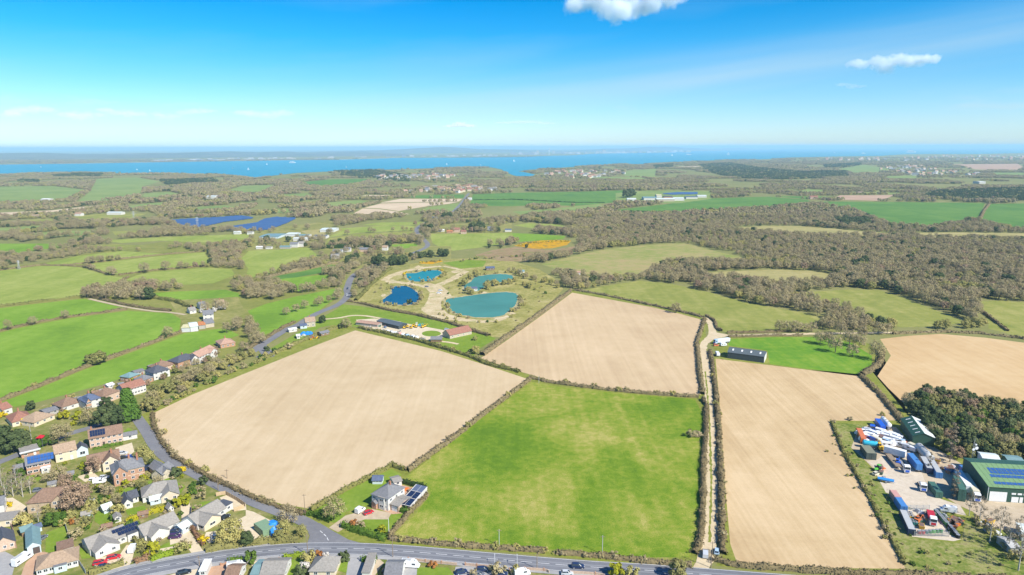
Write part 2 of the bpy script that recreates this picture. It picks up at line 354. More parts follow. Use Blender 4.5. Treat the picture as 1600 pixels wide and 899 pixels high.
# beaches of pale shingle along the far shore, and rising land beyond it (long low ridges)
ribbon('beach', [(0, 257.2), (125, 255.7), (237, 253.7), (400, 251.1), (525, 249.6), (625, 246.7)], 90, soil_far, 0.9, sm=False)
def ridge(name, pts, height, depth, mat, seed):
    """long hill: px baseline, height in m varying along, depth in m"""
    w = resample(np.array(PP(pts)), 400); n = len(w); rg = np.random.default_rng(seed)
    k = np.linspace(0, 1, n); prof = np.zeros(n)
    for q in range(1, 9): prof += rg.normal() / q * np.sin(2 * np.pi * q * k * 2.2 + rg.uniform(0, 6))
    prof = 0.75 + 0.22 * prof; env = np.minimum(1, np.minimum(k, 1 - k) * 7); hh = height * np.clip(prof, .25, 1.6) * env
    v = []; m = 9
    for i in range(n):
        d = w[i] / np.linalg.norm(w[i])
        for j in range(m):
            s = j / (m - 1); z = hh[i] * math.sin(math.pi * s) ** 1.5 * (1 + .12 * math.sin(i * .7 + j)); v.append((*(w[i] + d * depth * s), max(z, 0) + .3))
    f = [(i * m + j, (i + 1) * m + j, (i + 1) * m + j + 1, i * m + j + 1) for i in range(n - 1) for j in range(m - 1)]
    mb = MB(); mb.v = v; mb.f = f; mb.m = [0] * len(f); o = mb.build(name, mat, smooth=True); o['kind'] = 'structure'
g_farland = GM('far_shore_land', [(.07, .09, .055), (.11, .12, .075), (.17, .165, .12), (.24, .22, .17)], 1 / 1500, 1 / 250, .55)
ridge('hills', [(1180, 233.5), (1000, 236.2), (860, 238), (700, 239.5), (560, 240.5), (430, 241.5)], 118, 7000, g_farland, 3)
ridge('hills', [(640, 244), (500, 245), (380, 246), (200, 248), (0, 250), (-200, 252)], 75, 7000, g_farland, 5)
# ---- fields --------------------------------------------------------------------------------------
FIELDS = []
def field(pts, mat, name='field'):
    o = sheet(name, pts, mat); FIELDS.append(POLYS[-1]); return o
# near ploughed and grass fields
sheet('verge', [(-80, 425), (60, 412), (180, 388), (400, 360), (400, 440), (540, 405), (545, 455), (395, 556), (300, 556), (-80, 670)], GM('left_verge', [(.15, .165, .04), (.20, .21, .05), (.27, .25, .08)], 1 / 40, 1 / 5), keep=False)
sheet('verge', [(218, 650), (236, 640), (300, 606), (400, 566), (470, 532), (520, 508), (556, 512), (650, 531), (760, 566), (835, 588), (893, 452), (960, 464), (1101, 494), (1106, 560), (1110, 640), (1112, 740), (1108, 850), (1095, 892), (1000, 884), (900, 873), (780, 862), (700, 857), (600, 850), (530, 846), (478, 808), (400, 786), (320, 750), (270, 724), (240, 695), (222, 668)], g_verge, keep=True)
sheet('verge', [(1100, 500), (1115, 526), (1200, 526), (1330, 526), (1375, 545), (1362, 585), (1200, 574), (1140, 566), (1116, 556), (1120, 650), (1126, 760), (1130, 868), (1118, 884), (1180, 892), (1300, 897), (1430, 901), (1640, 912), (1700, 900), (1640, 760), (1420, 650), (1362, 580), (1340, 588), (1130, 565), (1112, 540)], g_verge)
field([(241, 645), (300, 617), (400, 577), (480, 545), (555, 516.5), (620, 532), (690, 549), (760, 571), (826, 593), (760, 641), (703, 686), (640, 733), (612, 727), (560, 753), (522, 773), (484, 795), (440, 788), (400, 774), (330, 743), (272, 711), (254, 688), (246, 668)], soil, 'ploughed_field')
field([(894, 457.5), (960, 469.5), (1020, 480.5), (1060, 490), (1097, 500), (1087, 535), (1090, 569), (1095, 617), (1000, 612), (900, 602.5), (850, 592), (800, 577), (751, 560), (795, 530), (845, 494)], soil2, 'ploughed_field')
field([(832, 597), (870, 604), (960, 614), (1086, 624), (1099, 650), (1097, 722), (1095, 800), (1090, 846), (1077, 871), (1000, 871), (940, 865), (850, 858), (775, 852), (700, 846), (616, 836), (650, 803), (673, 772), (671, 762), (655, 758), (632, 748), (642, 740), (703, 693.5), (760, 648)], g_main, 'pasture')
field([(1118, 560.5), (1136, 563), (1200, 570.5), (1345, 588.5), (1372, 617), (1407, 657), (1360, 658), (1296, 657.5), (1314, 703), (1360, 784), (1418, 889), (1300, 888), (1152, 881), (1141, 850), (1133, 760), (1126, 650)], soil3, 'ploughed_field')
field([(1375, 530), (1420, 525), (1470, 522), (1540, 528), (1640, 541), (1720, 640), (1600, 640), (1500, 622), (1424, 612), (1412, 630), (1388, 607), (1371, 588), (1392, 556)], soil4, 'ploughed_field')
field([(1141, 530), (1210, 527), (1290, 527), (1330, 536), (1362, 556), (1364, 574), (1341, 585), (1262, 577), (1203, 569), (1199, 548), (1138, 540)], g_vivid, 'pasture')
field([(905, 455), (925, 451), (965, 444), (1000, 439), (1050, 444), (1100, 455), (1180, 476), (1260, 490), (1292, 500), (1260, 516), (1205, 520), (1137, 521), (1118, 512), (1104, 495), (1060, 485), (1010, 475), (960, 465)], g_olive, 'pasture')
field([(1234, 461), (1270, 456), (1326, 452.5), (1375, 454), (1412, 465.6), (1460, 484), (1510, 504), (1465, 510), (1409, 512), (1380, 506), (1330, 489), (1280, 472)], g_olive, 'pasture')
field([(1529, 471), (1562, 470), (1660, 478), (1700, 540), (1600, 528), (1545, 514), (1543, 500)], g_olive, 'pasture')
field([(1079, 428.5), (1140, 424), (1210, 421.5), (1277, 424), (1311, 433), (1285, 440), (1230, 441), (1160, 437), (1112, 434)], g_tan, 'pasture')
field([(846, 413), (900, 399.5), (940, 391), (980, 386), (1035, 381.5), (1070, 380.5), (1107, 390), (1150, 400), (1176, 408), (1110, 409), (1037, 413), (1000, 432), (960, 433), (915, 428), (880, 425)], g_rust, 'pasture')
field([(1135, 357), (1200, 353), (1262, 354.3), (1340, 361), (1400, 365.5), (1408, 370), (1330, 369.5), (1230, 366), (1170, 362)], g_tan, 'pasture')
field([(1432, 364), (1500, 363.5), (1660, 366), (1660, 375), (1540, 373), (1440, 370)], g_tan, 'pasture')
field([(1278, 315), (1400, 316), (1539, 317.3), (1534, 330), (1528, 343), (1490, 347), (1452, 358), (1397, 354), (1364, 340), (1330, 327), (1290, 321)], g_crop)
field([(1544, 319), (1660, 317), (1660, 361), (1587, 359), (1560, 350), (1534, 345)], g_crop)
field([(948, 330), (1000, 324), (1060, 317), (1105, 310.5), (1200, 307.5), (1262, 312.5), (1270, 318), (1200, 324), (1062, 332), (1000, 335.5), (962, 333)], g_crop)
field([(739, 304), (800, 301.5), (860, 300.5), (900, 300), (979, 297.5), (978, 310), (955, 317), (900, 322), (845, 320.5), (800, 322.5), (734, 322)], g_crop)
field([(800, 331), (860, 327), (935, 319), (946, 324), (938, 328), (880, 335), (820, 337)], g_far)
field([(1310, 300), (1480, 303), (1500, 305), (1420, 303), (1330, 303)], g_far)
field([(1300, 312), (1312, 305.5), (1400, 305), (1388, 309), (1375, 314)], soil_red, 'ploughed_field')
field([(1487, 257), (1590, 256), (1600, 262), (1585, 267), (1525, 265)], soil_red, 'ploughed_field')
field([(1307, 265), (1350, 257.5), (1375, 262), (1395, 266), (1340, 272)], g_far)
field([(980, 267), (1025, 264), (1023, 277), (975, 275)], g_far)
field([(910, 276), (1000, 277.5), (1010, 280), (930, 280.5)], g_far)
field([(1057, 260.4), (1110, 259.6), (1088, 262.6), (1062, 262.6)], soil_far, 'ploughed_field')
# mid distance, centre
field([(552, 334), (567, 326), (592, 327), (622, 331), (640, 335), (580, 335)], soil_far, 'ploughed_field')
field([(569, 325), (596, 318), (640, 317), (716, 316), (700, 319), (670, 322), (623, 330), (594, 326)], soil_far, 'ploughed_field')
field([(594, 317), (625, 311), (722, 311), (717, 315), (640, 316)], soil_far, 'ploughed_field')
field([(541, 310), (575, 305), (622, 305), (606, 309)], soil_far, 'ploughed_field')
field([(625, 308), (660, 305), (726, 304), (724, 309.8), (660, 310.3)], g_crop)
field([(722, 317), (718, 324), (707, 331), (650, 330.5), (675, 323)], g_far)
field([(500, 318), (560, 313), (585, 316), (560, 323), (520, 324)], g_far)
field([(467, 285), (520, 280.5), (580, 280), (560, 287), (535, 290.5), (500, 292)], g_crop)
field([(532, 357), (590, 353.5), (648, 352.5), (645, 360), (560, 364), (515, 371)], g_light, 'pasture')
field([(514, 372.5), (560, 365.5), (645, 361.5), (648, 371), (600, 375), (505, 383)], g_olive, 'pasture')
field([(606, 383), (650, 380.5), (653, 386), (630, 388.5)], g_bright, 'pasture')
field([(671, 366), (700, 365), (800, 363.5), (804, 378), (760, 386), (708, 392), (690, 388), (676, 380)], g_light, 'pasture')
field([(680, 359), (700, 352), (740, 350), (742, 356), (708, 361)], g_light, 'pasture')
field([(800, 364.5), (840, 366), (884, 369), (880, 374), (806, 378.5)], g_bright, 'pasture')
field([(802, 352.5), (825, 349), (868, 351), (900, 355), (880, 362), (840, 358)], g_light, 'pasture')
# left half
field([(390, 391), (440, 389), (482, 387), (493, 396), (498, 405), (463, 412), (425, 427), (400, 432.5), (384, 433.5), (388, 420), (376, 405)], g_light, 'pasture')
field([(411, 437), (440, 430), (470, 425), (530, 411), (548, 410), (538, 418), (520, 426), (495, 428), (450, 436)], g_crop, 'pasture')
field([(417, 438.5), (460, 434), (500, 430), (515, 431), (505, 440), (480, 449), (467, 456), (456, 446), (440, 440)], g_bright, 'pasture')
field([(387, 486), (416, 475), (460, 464), (525, 451), (531, 461), (494, 489), (455, 505), (413, 523.5), (398, 520), (400, 505)], g_bright, 'pasture')
field([(0, 520.5), (24, 514), (107, 498), (200, 486), (267, 490), (283, 499), (280, 517), (240, 534), (200, 547), (128, 573.5), (60, 601), (-60, 645), (-60, 530)], g_bright, 'pasture')
field([(288, 521), (350, 513), (357, 515), (374, 524), (345, 533), (302, 550), (240, 574), (171, 598), (110, 615), (50, 631), (0, 640), (-60, 660), (-60, 652), (60, 607.5), (128, 579.5), (200, 553), (245, 537)], g_bright, 'pasture')
field([(-60, 490), (0, 482), (53, 475.5), (131, 467), (196, 482), (107, 494), (24, 509), (0, 515), (-60, 525)], g_bright, 'pasture')
field([(-60, 429), (0, 423.5), (62, 416), (98, 416), (125, 418), (168, 431), (194, 434), (171, 448.5), (132, 462), (53, 471.5), (0, 477.5), (-60, 485)], g_light, 'pasture')
field([(212, 431), (240, 425), (325, 418.5), (362, 421), (367, 430), (333, 443), (270, 446), (212, 448), (190, 452), (184, 449), (200, 436)], g_light, 'pasture')
field([(133, 414), (200, 406), (262, 399), (320, 394.5), (329, 413), (260, 421), (195, 429), (172, 428)], g_light, 'pasture')
field([(64, 413.5), (120, 400.5), (190, 392.5), (258, 397), (200, 403), (128, 412)], g_light, 'pasture')
field([(-60, 382), (0, 381), (98, 381), (106, 385), (50, 392), (0, 402), (-60, 410)], g_bright, 'pasture')
field([(160, 376), (250, 371), (330, 368), (396, 365.5), (388, 376), (320, 379), (250, 376.5), (190, 380)], g_light, 'pasture')
field([(212, 460), (270, 456), (352, 453), (372, 458), (376, 463), (366, 470), (330, 476), (307, 482), (290, 472), (240, 466)], g_bright, 'pasture')
field([(-60, 296), (0, 292), (82, 291), (136, 297.5), (105, 311), (40, 316), (-60, 321)], g_far, 'pasture')
field([(152, 280), (212, 277.5), (250, 284), (222, 291.5), (219, 305), (170, 313), (122, 315), (142, 299)], g_far, 'pasture')
field([(226, 302.5), (265, 300), (298, 307), (250, 310), (218, 312)], g_far, 'pasture')
field([(-60, 356), (0, 356.5), (80, 352), (150, 350), (148, 352.5), (60, 358), (0, 360.5), (-60, 362)], g_far, 'pasture')
field([(352, 300), (380, 290.5), (430, 289), (410, 300), (390, 304)], g_far, 'pasture')
field([(-60, 338), (0, 332.5), (80, 329), (155, 320.5), (185, 320), (160, 325), (110, 330), (40, 334), (-60, 342)], soil_far, 'ploughed_field')
field([(185, 325), (230, 318), (268, 316), (262, 320), (215, 328)], g_far, 'pasture')
# ---- clearings without trees -----------------------------------------------------------------------
sheet('grass', [(540, 471), (560, 462), (590, 440), (604, 426), (640, 413), (690, 405), (742, 404), (800, 408), (840, 420), (866, 435), (880, 452), (842, 493), (790, 527), (758, 527), (700, 503), (640, 490), (590, 481)], g_site)
sheet('grass', [(690, 411), (730, 406), (760, 408), (755, 417), (720, 420)], g_lawn)
sheet('heath', [(742, 399), (770, 391), (806, 386), (860, 391), (905, 384), (895, 390), (860, 402), (820, 409), (780, 408)], g_heath)
sheet('grass', [(535, 476), (560, 478), (611, 487), (650, 494), (707, 507), (765, 525), (775, 529), (745, 548), (739, 558), (700, 548), (650, 533), (600, 520), (556, 511), (520, 508), (500, 512), (470, 533), (420, 555), (404, 556), (440, 535), (500, 498), (528, 482)], g_lawn)
sheet('gravel', [(556, 500), (585, 498), (630, 505), (660, 510), (698, 517), (695, 527), (672, 533), (640, 527), (604, 518), (565, 511)], gravel)
t = np.linspace(0, 2 * math.pi, 24, endpoint=False)
sheet('lawn', [(674 + 15 * math.cos(a), 521.5 + 4.6 * math.sin(a)) for a in t], g_lawn)
ribbon('track', [(508, 499), (530, 497), (550, 493.5), (572, 494), (600, 499), (625, 504)], 3.5, trackm, .12)
ribbon('track', [(680, 533), (700, 535), (716, 538)], 3, trackm, .12)
for pts in ([(400, 360), (520, 345), (536, 360), (510, 372), (500, 384), (440, 390), (385, 392)], [(505, 386), (600, 386), (640, 396), (640, 420), (560, 430), (505, 408)], [(640, 385), (705, 385), (705, 404), (640, 405)], [(690, 352), (800, 345), (800, 364), (672, 366)], [(265, 470), (372, 464), (384, 490), (330, 512), (285, 505)]): sheet('grass', pts, g_scrub, keep=False)
sheet('grass', [(962, 302), (1010, 298), (1110, 299), (1112, 311), (1060, 318), (962, 316)], g_far, keep=False)
sheet('gorse', [(803, 384), (822, 379), (845, 376), (870, 375.5), (893, 376), (886, 383), (862, 388.5), (835, 389)], g_gorse, keep=False)
sheet('gorse', [(655, 412), (672, 408), (688, 406.5), (692, 409), (675, 413)], g_gorse, keep=False)
field([(566, 352), (590, 348), (660, 347), (664, 351), (600, 353)], g_light); field([(1240, 302), (1262, 296), (1285, 297), (1282, 302)], g_far); field([(1200, 306.5), (1300, 307.5), (1296, 311.5), (1262, 311.5)], g_crop); field([(1382, 276), (1430, 274), (1432, 279), (1395, 280)], g_far); field([(1548, 270), (1600, 270), (1600, 276), (1560, 275)], g_far)
field([(470, 361), (505, 358), (512, 371), (490, 372)], g_tan); field([(30, 366), (90, 362), (150, 360), (145, 366), (60, 372)], g_far); field([(175, 362), (235, 360), (240, 365), (180, 368)], g_olive); field([(120, 385), (180, 382), (230, 384), (170, 389)], g_olive)
field([(100, 340), (160, 334), (230, 334), (200, 343), (130, 346)], g_olive); field([(395, 330), (450, 326), (490, 328), (440, 333)], g_far); field([(430, 305), (480, 302), (490, 307), (450, 310)], g_far); field([(880, 345), (925, 340), (930, 344), (905, 349)], g_olive); field([(290, 325), (350, 321), (385, 325), (330, 330)], g_far); field([(0, 346), (80, 342), (90, 347), (0, 351)], g_olive)
# fishery sand and ponds
ribbon('track', [(600, 438), (612, 431), (630, 424.5), (660, 419), (693, 416)], 9, sand, .13, jag=.5)
ribbon('track', [(727, 424), (715, 432), (692, 443), (672, 448), (650, 445.5), (620, 441), (600, 437)], 9, sand, .134, jag=.6)
ribbon('track', [(693, 416), (712, 420), (728, 424)], 6, sand, .138, jag=.3)
sheet('sand', [(664, 449), (690, 447), (700, 455), (706, 463), (714, 465), (700, 468), (690, 470), (689, 479), (698, 489), (712, 497), (690, 499), (668, 492), (658, 485), (668, 470), (672, 458)], sand, z=.142)
sheet('sand', [(704, 492), (727, 498), (756, 501), (780, 497), (792, 492), (797, 496), (782, 502), (757, 505), (730, 503), (700, 500)], sand, z=.146)
for px, py, rx in ((610, 440, 9), (625, 428, 8), (668, 447, 12), (682, 462, 14), (668, 482, 10), (690, 492, 12), (705, 486, 7), (640, 443, 8), (712, 425, 7), (780, 498, 10), (756, 458, 6), (745, 462, 5), (800, 490, 6), (655, 419, 9), (600, 462, 6)):
    sheet('sand', [(px + rx * rng.uniform(.55, 1.15) * math.cos(q), py + rx * .42 * rng.uniform(.55, 1.15) * math.sin(q)) for q in np.linspace(0, 2 * math.pi, 14, endpoint=False)], sand, keep=False)
def pond(pts, mat, label):
    pp = smooth(pts, 4, True); w = resample(np.array(PP(pp + pp[:1])), 2.5)[:-1]; w = w + rng.normal(0, .45, w.shape); c = w.mean(0); sheet('bank', [tuple(q) for q in c + (w - c) * (1 + 3.2 / np.linalg.norm(w - c, axis=1))[:, None]], bank, z=.16, world=True, keep=False); o = sheet('pond', [tuple(q) for q in w], mat, z=.19, world=True); o['label'] = label; POND_EDGES.append(pp); return o
POND_EDGES = []
pond([(634.5, 428), (649, 427), (664.6, 423), (684.6, 423), (691, 428), (680, 433), (673.5, 439), (649, 440), (640, 438)], w_cyan, 'small cyan pond')
pond([(613, 450), (624.5, 447), (640, 449), (651, 457), (655, 466), (649, 473.5), (633.4, 477), (604.5, 475), (597, 471), (602, 465.7), (611, 459)], w_blue, 'deep blue pond')
pond([(724.7, 447), (736, 440), (742.5, 433.4), (760, 430), (782.5, 428.5), (800, 431), (800, 436), (782.5, 441), (756, 449), (747, 455), (729, 454)], w_teal, 'grey-green pond with the cabin')
pond([(697, 469), (716, 465), (749, 460.3), (782.5, 457), (804.8, 458.5), (808, 467), (804.8, 478), (793.6, 487), (782.5, 494), (755.8, 496.5), (729, 494), (711, 489), (702, 480)], w_teal, 'large teal pond')
sheet('grass', [(1298, 660), (1345, 664), (1360, 668), (1334, 690), (1352, 724), (1372, 745), (1396, 780), (1410, 800), (1424, 840), (1500, 850), (1510, 812), (1545, 826), (1600, 842), (1660, 870), (1640, 908), (1420, 898), (1380, 820), (1330, 730)], g_weeds)
# yard and the country lane past the barn
sheet('yard', [(1330, 700), (1340, 672), (1362, 662), (1400, 668), (1420, 690), (1445, 690), (1470, 705), (1505, 727), (1545, 765), (1640, 775), (1680, 830), (1600, 838), (1545, 822), (1520, 800), (1498, 790), (1478, 778), (1450, 775), (1436, 790), (1410, 790), (1396, 773), (1372, 740), (1352, 720)], dirt)
sheet('yard', [(1354, 721), (1372, 718), (1385, 706), (1420, 718), (1440, 738), (1448, 760), (1470, 780), (1500, 790), (1510, 806), (1460, 797), (1440, 800), (1412, 790), (1398, 775), (1384, 770), (1372, 748), (1366, 730)], concrete)
sheet('yard', [(1404, 796), (1462, 796), (1484, 836), (1502, 843), (1490, 846), (1425, 839)], concrete)
ribbon('lane', [(1095, 889), (1100, 877), (1108, 850), (1111, 833), (1112, 780), (1112, 744), (1111, 700), (1109.5, 655), (1106, 600), (1102, 565), (1099, 548), (1100, 538), (1106, 530), (1112, 523), (1113, 512), (1108, 503), (1099, 495)], 5.0, trackm, .15, jag=.25)
ribbon('lane', [(1106, 530), (1118, 523.5), (1137, 524.5), (1170, 524), (1210, 523), (1290, 521.5), (1350, 520.5), (1420, 519.5), (1475, 518)], 4.5, trackm, .154, jag=.25)
sheet('lane', [(1103, 535), (1108, 524), (1106, 508), (1114, 506), (1120, 520), (1136, 523), (1136, 526.5), (1116, 530), (1108, 537)], trackm, z=.158)
ribbon('grass', [(1108, 848), (1111, 780), (1111, 744), (1108, 655), (1102, 580)], .9, g_verge, .17, jag=.2)
sheet('lane', [(1093, 893), (1104, 893), (1107, 878), (1100, 876)], trackm, z=.162)
ribbon('track', [(139, 467), (160, 472), (200, 480.5), (240, 486.5), (262, 488), (290, 492)], 3.2, dirt, .13)
# lanes and main road
LANE = [(213, 652), (230, 676), (240, 693), (255, 711), (273, 723), (300, 738), (350, 763), (399.5, 786), (439, 801), (470, 813), (492, 826), (508, 845), (512, 857)]
lane = ribbon('lane', LANE, 5.6, asph2, .20)
sheet('lane', [(480, 850), (484, 838), (478, 824), (470, 815), (500, 818), (520, 830), (545, 844), (575, 852), (575, 858), (480, 858)], asph2, z=.192)
ribbon('lane', [(391, 552), (418, 533.5), (449, 514.6), (467, 507), (493.5, 491), (524.7, 478), (538, 469), (543.6, 460), (543, 449), (556, 428), (600, 410), (650, 394), (668, 384), (662, 374), (651, 362), (658, 352), (690, 338), (712, 327), (733, 302)], 7, asph2, .2)
ribbon('lane', [(404, 556), (420, 556), (404, 538)], 8, asph2, .196)
ribbon('lane', [(213, 652), (205, 652), (175, 658), (140, 669), (109, 678), (70, 692), (30, 710), (-20, 730)], 5.2, asph2, .204)
MAIN = [(150, 913), (185, 901), (230, 890), (290, 879), (350, 869), (420, 861), (480, 857.5), (560, 858), (640, 862.5), (760, 873), (900, 885), (1000, 891), (1090, 897.5), (1200, 906), (1320, 915)]
road = ribbon('road', MAIN, 7.2, asph, .21)
ribbon('pavement', MAIN, 1.9, pave, .19, off=-4.7, top=.20)
ribbon('pavement', MAIN[:6], 1.5, pave, .19, off=4.5, top=.195)
dashes('centre_line', MAIN, .16, 4, 2, whitepaint, .22, road)
ribbon('edge_line', MAIN, .14, whitepaint, .22, off=3.35, parent=road, keep=False); ribbon('edge_line', MAIN, .14, whitepaint, .22, off=-3.35, parent=road, keep=False)
ribbon('wheel_track', MAIN, .7, GM('worn_asphalt', [(.21, .215, .23), (.25, .255, .265)], 1 / 20, 1 / 2, .4), .216, off=1.0, parent=road, keep=False)
ribbon('wheel_track', MAIN, .7, _M['worn_asphalt'], .216, off=-1.0, parent=road, keep=False)
dashes('junction_line', [(500, 830), (509, 838), (513, 845), (512, 850)], .2, 2, 1, whitepaint, .212, lane)
# village ground, lawns, drives
sheet('garden', [(-80, 760), (-80, 668), (0, 648), (60, 636), (130, 615), (180, 600), (240, 577), (300, 553), (345, 536), (376, 527), (405, 527), (420, 534), (395, 549), (300, 600), (215, 645), (216, 662), (248, 712), (300, 743), (350, 767), (440, 806), (474, 822), (478, 838), (470, 848), (420, 852), (340, 861), (280, 872), (220, 884), (150, 901), (100, 915), (-120, 915)], g_garden, z=.012)
sheet('garden', [(150, 930), (200, 906), (300, 884), (400, 870), (480, 867), (580, 867), (700, 878), (900, 895), (1000, 904), (1000, 930)], g_garden, z=.012)
def patch(name, pts, mat): return sheet(name, pts, mat, keep=False)
for pts in ([(72, 833), (100, 822), (112, 845), (90, 862), (71, 864)], [(122, 858), (137, 856), (142, 872), (128, 874)], [(225, 790), (232, 800), (200, 806), (196, 797)], [(247, 855), (276, 843), (283, 853), (250, 866)], [(148, 800), (168, 798), (180, 812), (160, 824), (148, 815)],
            [(296, 794), (318, 784), (340, 783), (346, 788), (306, 800)], [(180, 768), (240, 750), (246, 758), (190, 777)], [(200, 668), (214, 678), (200, 688), (188, 680)], [(243, 738), (290, 760), (282, 772), (262, 764)], [(130, 818), (142, 800), (146, 812), (140, 830)],
            [(440, 876), (474, 874), (470, 900), (446, 905)], [(652, 887), (700, 887), (712, 902), (650, 906)], [(524, 880), (545, 878), (542, 896), (528, 892)], [(40, 746), (66, 738), (64, 750), (44, 756)], [(50, 690), (72, 682), (80, 694), (58, 704)]):
    patch('lawn', pts, g_lawn)
for pts in ([(484, 803), (520, 780), (560, 758), (612, 733), (628, 742), (617, 752), (606, 775), (583, 780), (572, 792), (540, 800), (534, 815), (520, 817)],): patch('lawn', pts, g_lawn)
patch('lawn', [(540, 822), (566, 810), (604, 806), (640, 800), (618, 827), (604, 842), (575, 836)], g_lawn)
patch('verge', [(530, 826), (545, 828), (600, 846), (602, 850), (560, 848), (540, 840)], g_verge)
patch('driveway', [(514, 825), (540, 806), (562, 800), (582, 796), (612, 802), (606, 812), (570, 812), (545, 822), (528, 832)], dirt)
patch('driveway', [(582, 792), (600, 770), (628, 758), (668, 768), (640, 801), (614, 804)], brickpave)
patch('driveway', [(350, 829), (368, 815), (384, 806), (384, 797), (396, 800), (420, 812), (438, 822), (435, 832), (420, 840), (400, 849), (392, 850), (384, 842), (372, 840), (344, 845), (326, 849), (320, 838), (322, 832)], gravel)
patch('driveway', [(343, 778), (362, 771), (384, 785), (385, 797), (366, 799), (350, 786)], gravel)
patch('driveway', [(152, 872), (188, 866), (198, 852), (212, 852), (206, 878), (196, 892), (160, 890), (148, 884)], gravel)
patch('driveway', [(265, 838), (288, 826), (296, 830), (318, 862), (300, 866), (286, 846), (266, 852)], gravel)
patch('driveway', [(282, 790), (296, 786), (300, 800), (296, 824), (284, 812)], gravel)
patch('driveway', [(250, 858), (282, 852), (284, 857), (252, 872)], gravel)
patch('driveway', [(180, 700), (206, 692), (210, 706), (196, 718), (184, 714)], gravel)
patch('driveway', [(214, 722), (232, 718), (232, 730), (218, 732)], gravel)
patch('driveway', [(40, 880), (60, 862), (75, 864), (60, 885), (52, 903), (30, 908)], brickpave)
patch('driveway', [(-30, 870), (8, 862), (26, 872), (18, 904), (-30, 910)], pave)
patch('driveway', [(120, 745), (145, 738), (160, 750), (140, 758)], gravel)
patch('driveway', [(-20, 782), (20, 778), (42, 792), (40, 800), (10, 806)], gravel)
patch('driveway', [(545, 872), (580, 868), (574, 905), (540, 905)], pave)
patch('driveway', [(580, 872), (586, 868), (600, 880), (580, 908), (572, 908)], dirt)
patch('driveway', [(604, 872), (640, 872), (652, 890), (650, 908), (610, 908)], pave)
patch('driveway', [(712, 886), (748, 884), (768, 892), (770, 910), (706, 910)], pave)
patch('driveway', [(800, 892), (826, 894), (824, 908), (806, 908)], gravel)
patch('driveway', [(322, 884), (360, 880), (366, 902), (322, 906)], brickpave)
patch('driveway', [(392, 878), (436, 872), (440, 890), (410, 892), (394, 888)], gravel)
patch('driveway', [(255, 902), (310, 886), (312, 905), (255, 915)], gravel)
patch('driveway', [(112, 780), (80, 776), (96, 760), (118, 764)], gravel)
# ================================================================== VEGETATION
def leaves(c, size, nrm, jit=0.6, aspect=(0.6, 1.0)):
    """quads centred at c (N,3) facing roughly nrm (N,3)"""
    n = len(c); nr = nrm + rng.normal(0, jit, (n, 3)); nr /= np.linalg.norm(nr, axis=1)[:, None]
    a = rng.normal(size=(n, 3)); a -= nr * (a * nr).sum(1)[:, None]; a /= np.linalg.norm(a, axis=1)[:, None]; b = np.cross(nr, a)
    s = (size * rng.uniform(.6, 1.4, n))[:, None] * 0.5; k = rng.uniform(*aspect, n)[:, None]
    v = np.stack([c - a * s - b * s * k, c + a * s - b * s * k * .8, c + a * s * .9 + b * s * k, c - a * s * .85 + b * s * k], 1).reshape(-1, 3)
    return v, np.arange(4 * n).reshape(n, 4)
def crown_pts(n, h, r, base, lumps, shape, fill=0.55, seed=0, sig=None):
    g = np.random.default_rng(seed); cs = []
    for i in range(lumps):
        t = (i + .5) / lumps; th = i * 2.399 + g.uniform(-.4, .4)
        if shape == 'dome': zz = base + (h - base) * (0.15 + 0.72 * t); rr = r * math.sqrt(max(0.0, 1 - ((t - .3) / .78) ** 2)) * g.uniform(.55, .8)
        elif shape == 'cone': zz = base + (h - base) * t ** .9; rr = r * (1 - t) ** .85 * g.uniform(.65, .95)
        elif shape == 'column': zz = base + (h - base) * t; rr = r * .45 * math.sin(math.pi * min(1, .2 + .8 * t)) ** .5
        else: zz = base + (h - base) * (.25 + .5 * t); rr = r * .6 * g.uniform(.4, 1)
        cs.append((rr * math.cos(th), rr * math.sin(th), zz))
    cs = np.array(cs); k = g.integers(0, lumps, n)
    sg = sig if sig else r * (0.30 if shape == 'dome' else .26)
    d = g.normal(size=(n, 3)); d /= np.linalg.norm(d, axis=1)[:, None]; rad = sg * 1.25 * g.uniform(0, 1, n) ** (1 - fill)
    p = cs[k] + d * rad[:, None] * np.array([1, 1, .8]); p[:, 2] = np.clip(p[:, 2], base * .6, h)
    out = p - np.array([0, 0, base + (h - base) * .3]); out /= np.maximum(np.linalg.norm(out, axis=1)[:, None], .01)
    nr = d * .8 + out * .6 + np.array([0, 0, .25]); return p, nr, cs
def limbs(mb, h, base, cs, r0, n=6, lean=0):
    top = Vector((lean, 0, h * .62)); mb.tube((0, 0, -.2), (lean * .3, 0, base), r0, r0 * .75, n); mb.tube((lean * .3, 0, base), top, r0 * .75, r0 * .2, n)
    for i, c in enumerate(cs):
        t = .1 + .75 * (i / max(1, len(cs))); p0 = Vector((lean * .3, 0, base)).lerp(top, t * .8); c = Vector(c)
        q = p0.lerp(c, .5) + Vector((0, 0, -.04 * h)); mb.tube(p0, q, r0 * .38, r0 * .22, 4, cap=False); mb.tube(q, c, r0 * .22, r0 * .06, 4, cap=False)
        for s in range(2):
            e = c + Vector((random.uniform(-1, 1), random.uniform(-1, 1), random.uniform(0, .9))) * (h * .1); mb.tube(q.lerp(c, .6), e, r0 * .12, r0 * .04, 3, cap=False)
bark = M('bark', (.17, .14, .105), .25, 2); bark_pale = M('pale_bark', (.46, .42, .36), .25, 2)
tw = FM('twigs', [(.27, .215, .12), (.325, .265, .145), (.375, .31, .165), (.31, .265, .12), (.415, .35, .195)])
tw_ol = FM('budding_twigs', [(.26, .25, .08), (.33, .305, .10), (.38, .33, .11), (.42, .36, .12)])
tw_red = FM('reddish_twigs', [(.29, .20, .13), (.34, .24, .15)])
gr_dark = FM('dark_leaves', [(.05, .075, .028), (.075, .10, .036), (.105, .125, .05)])
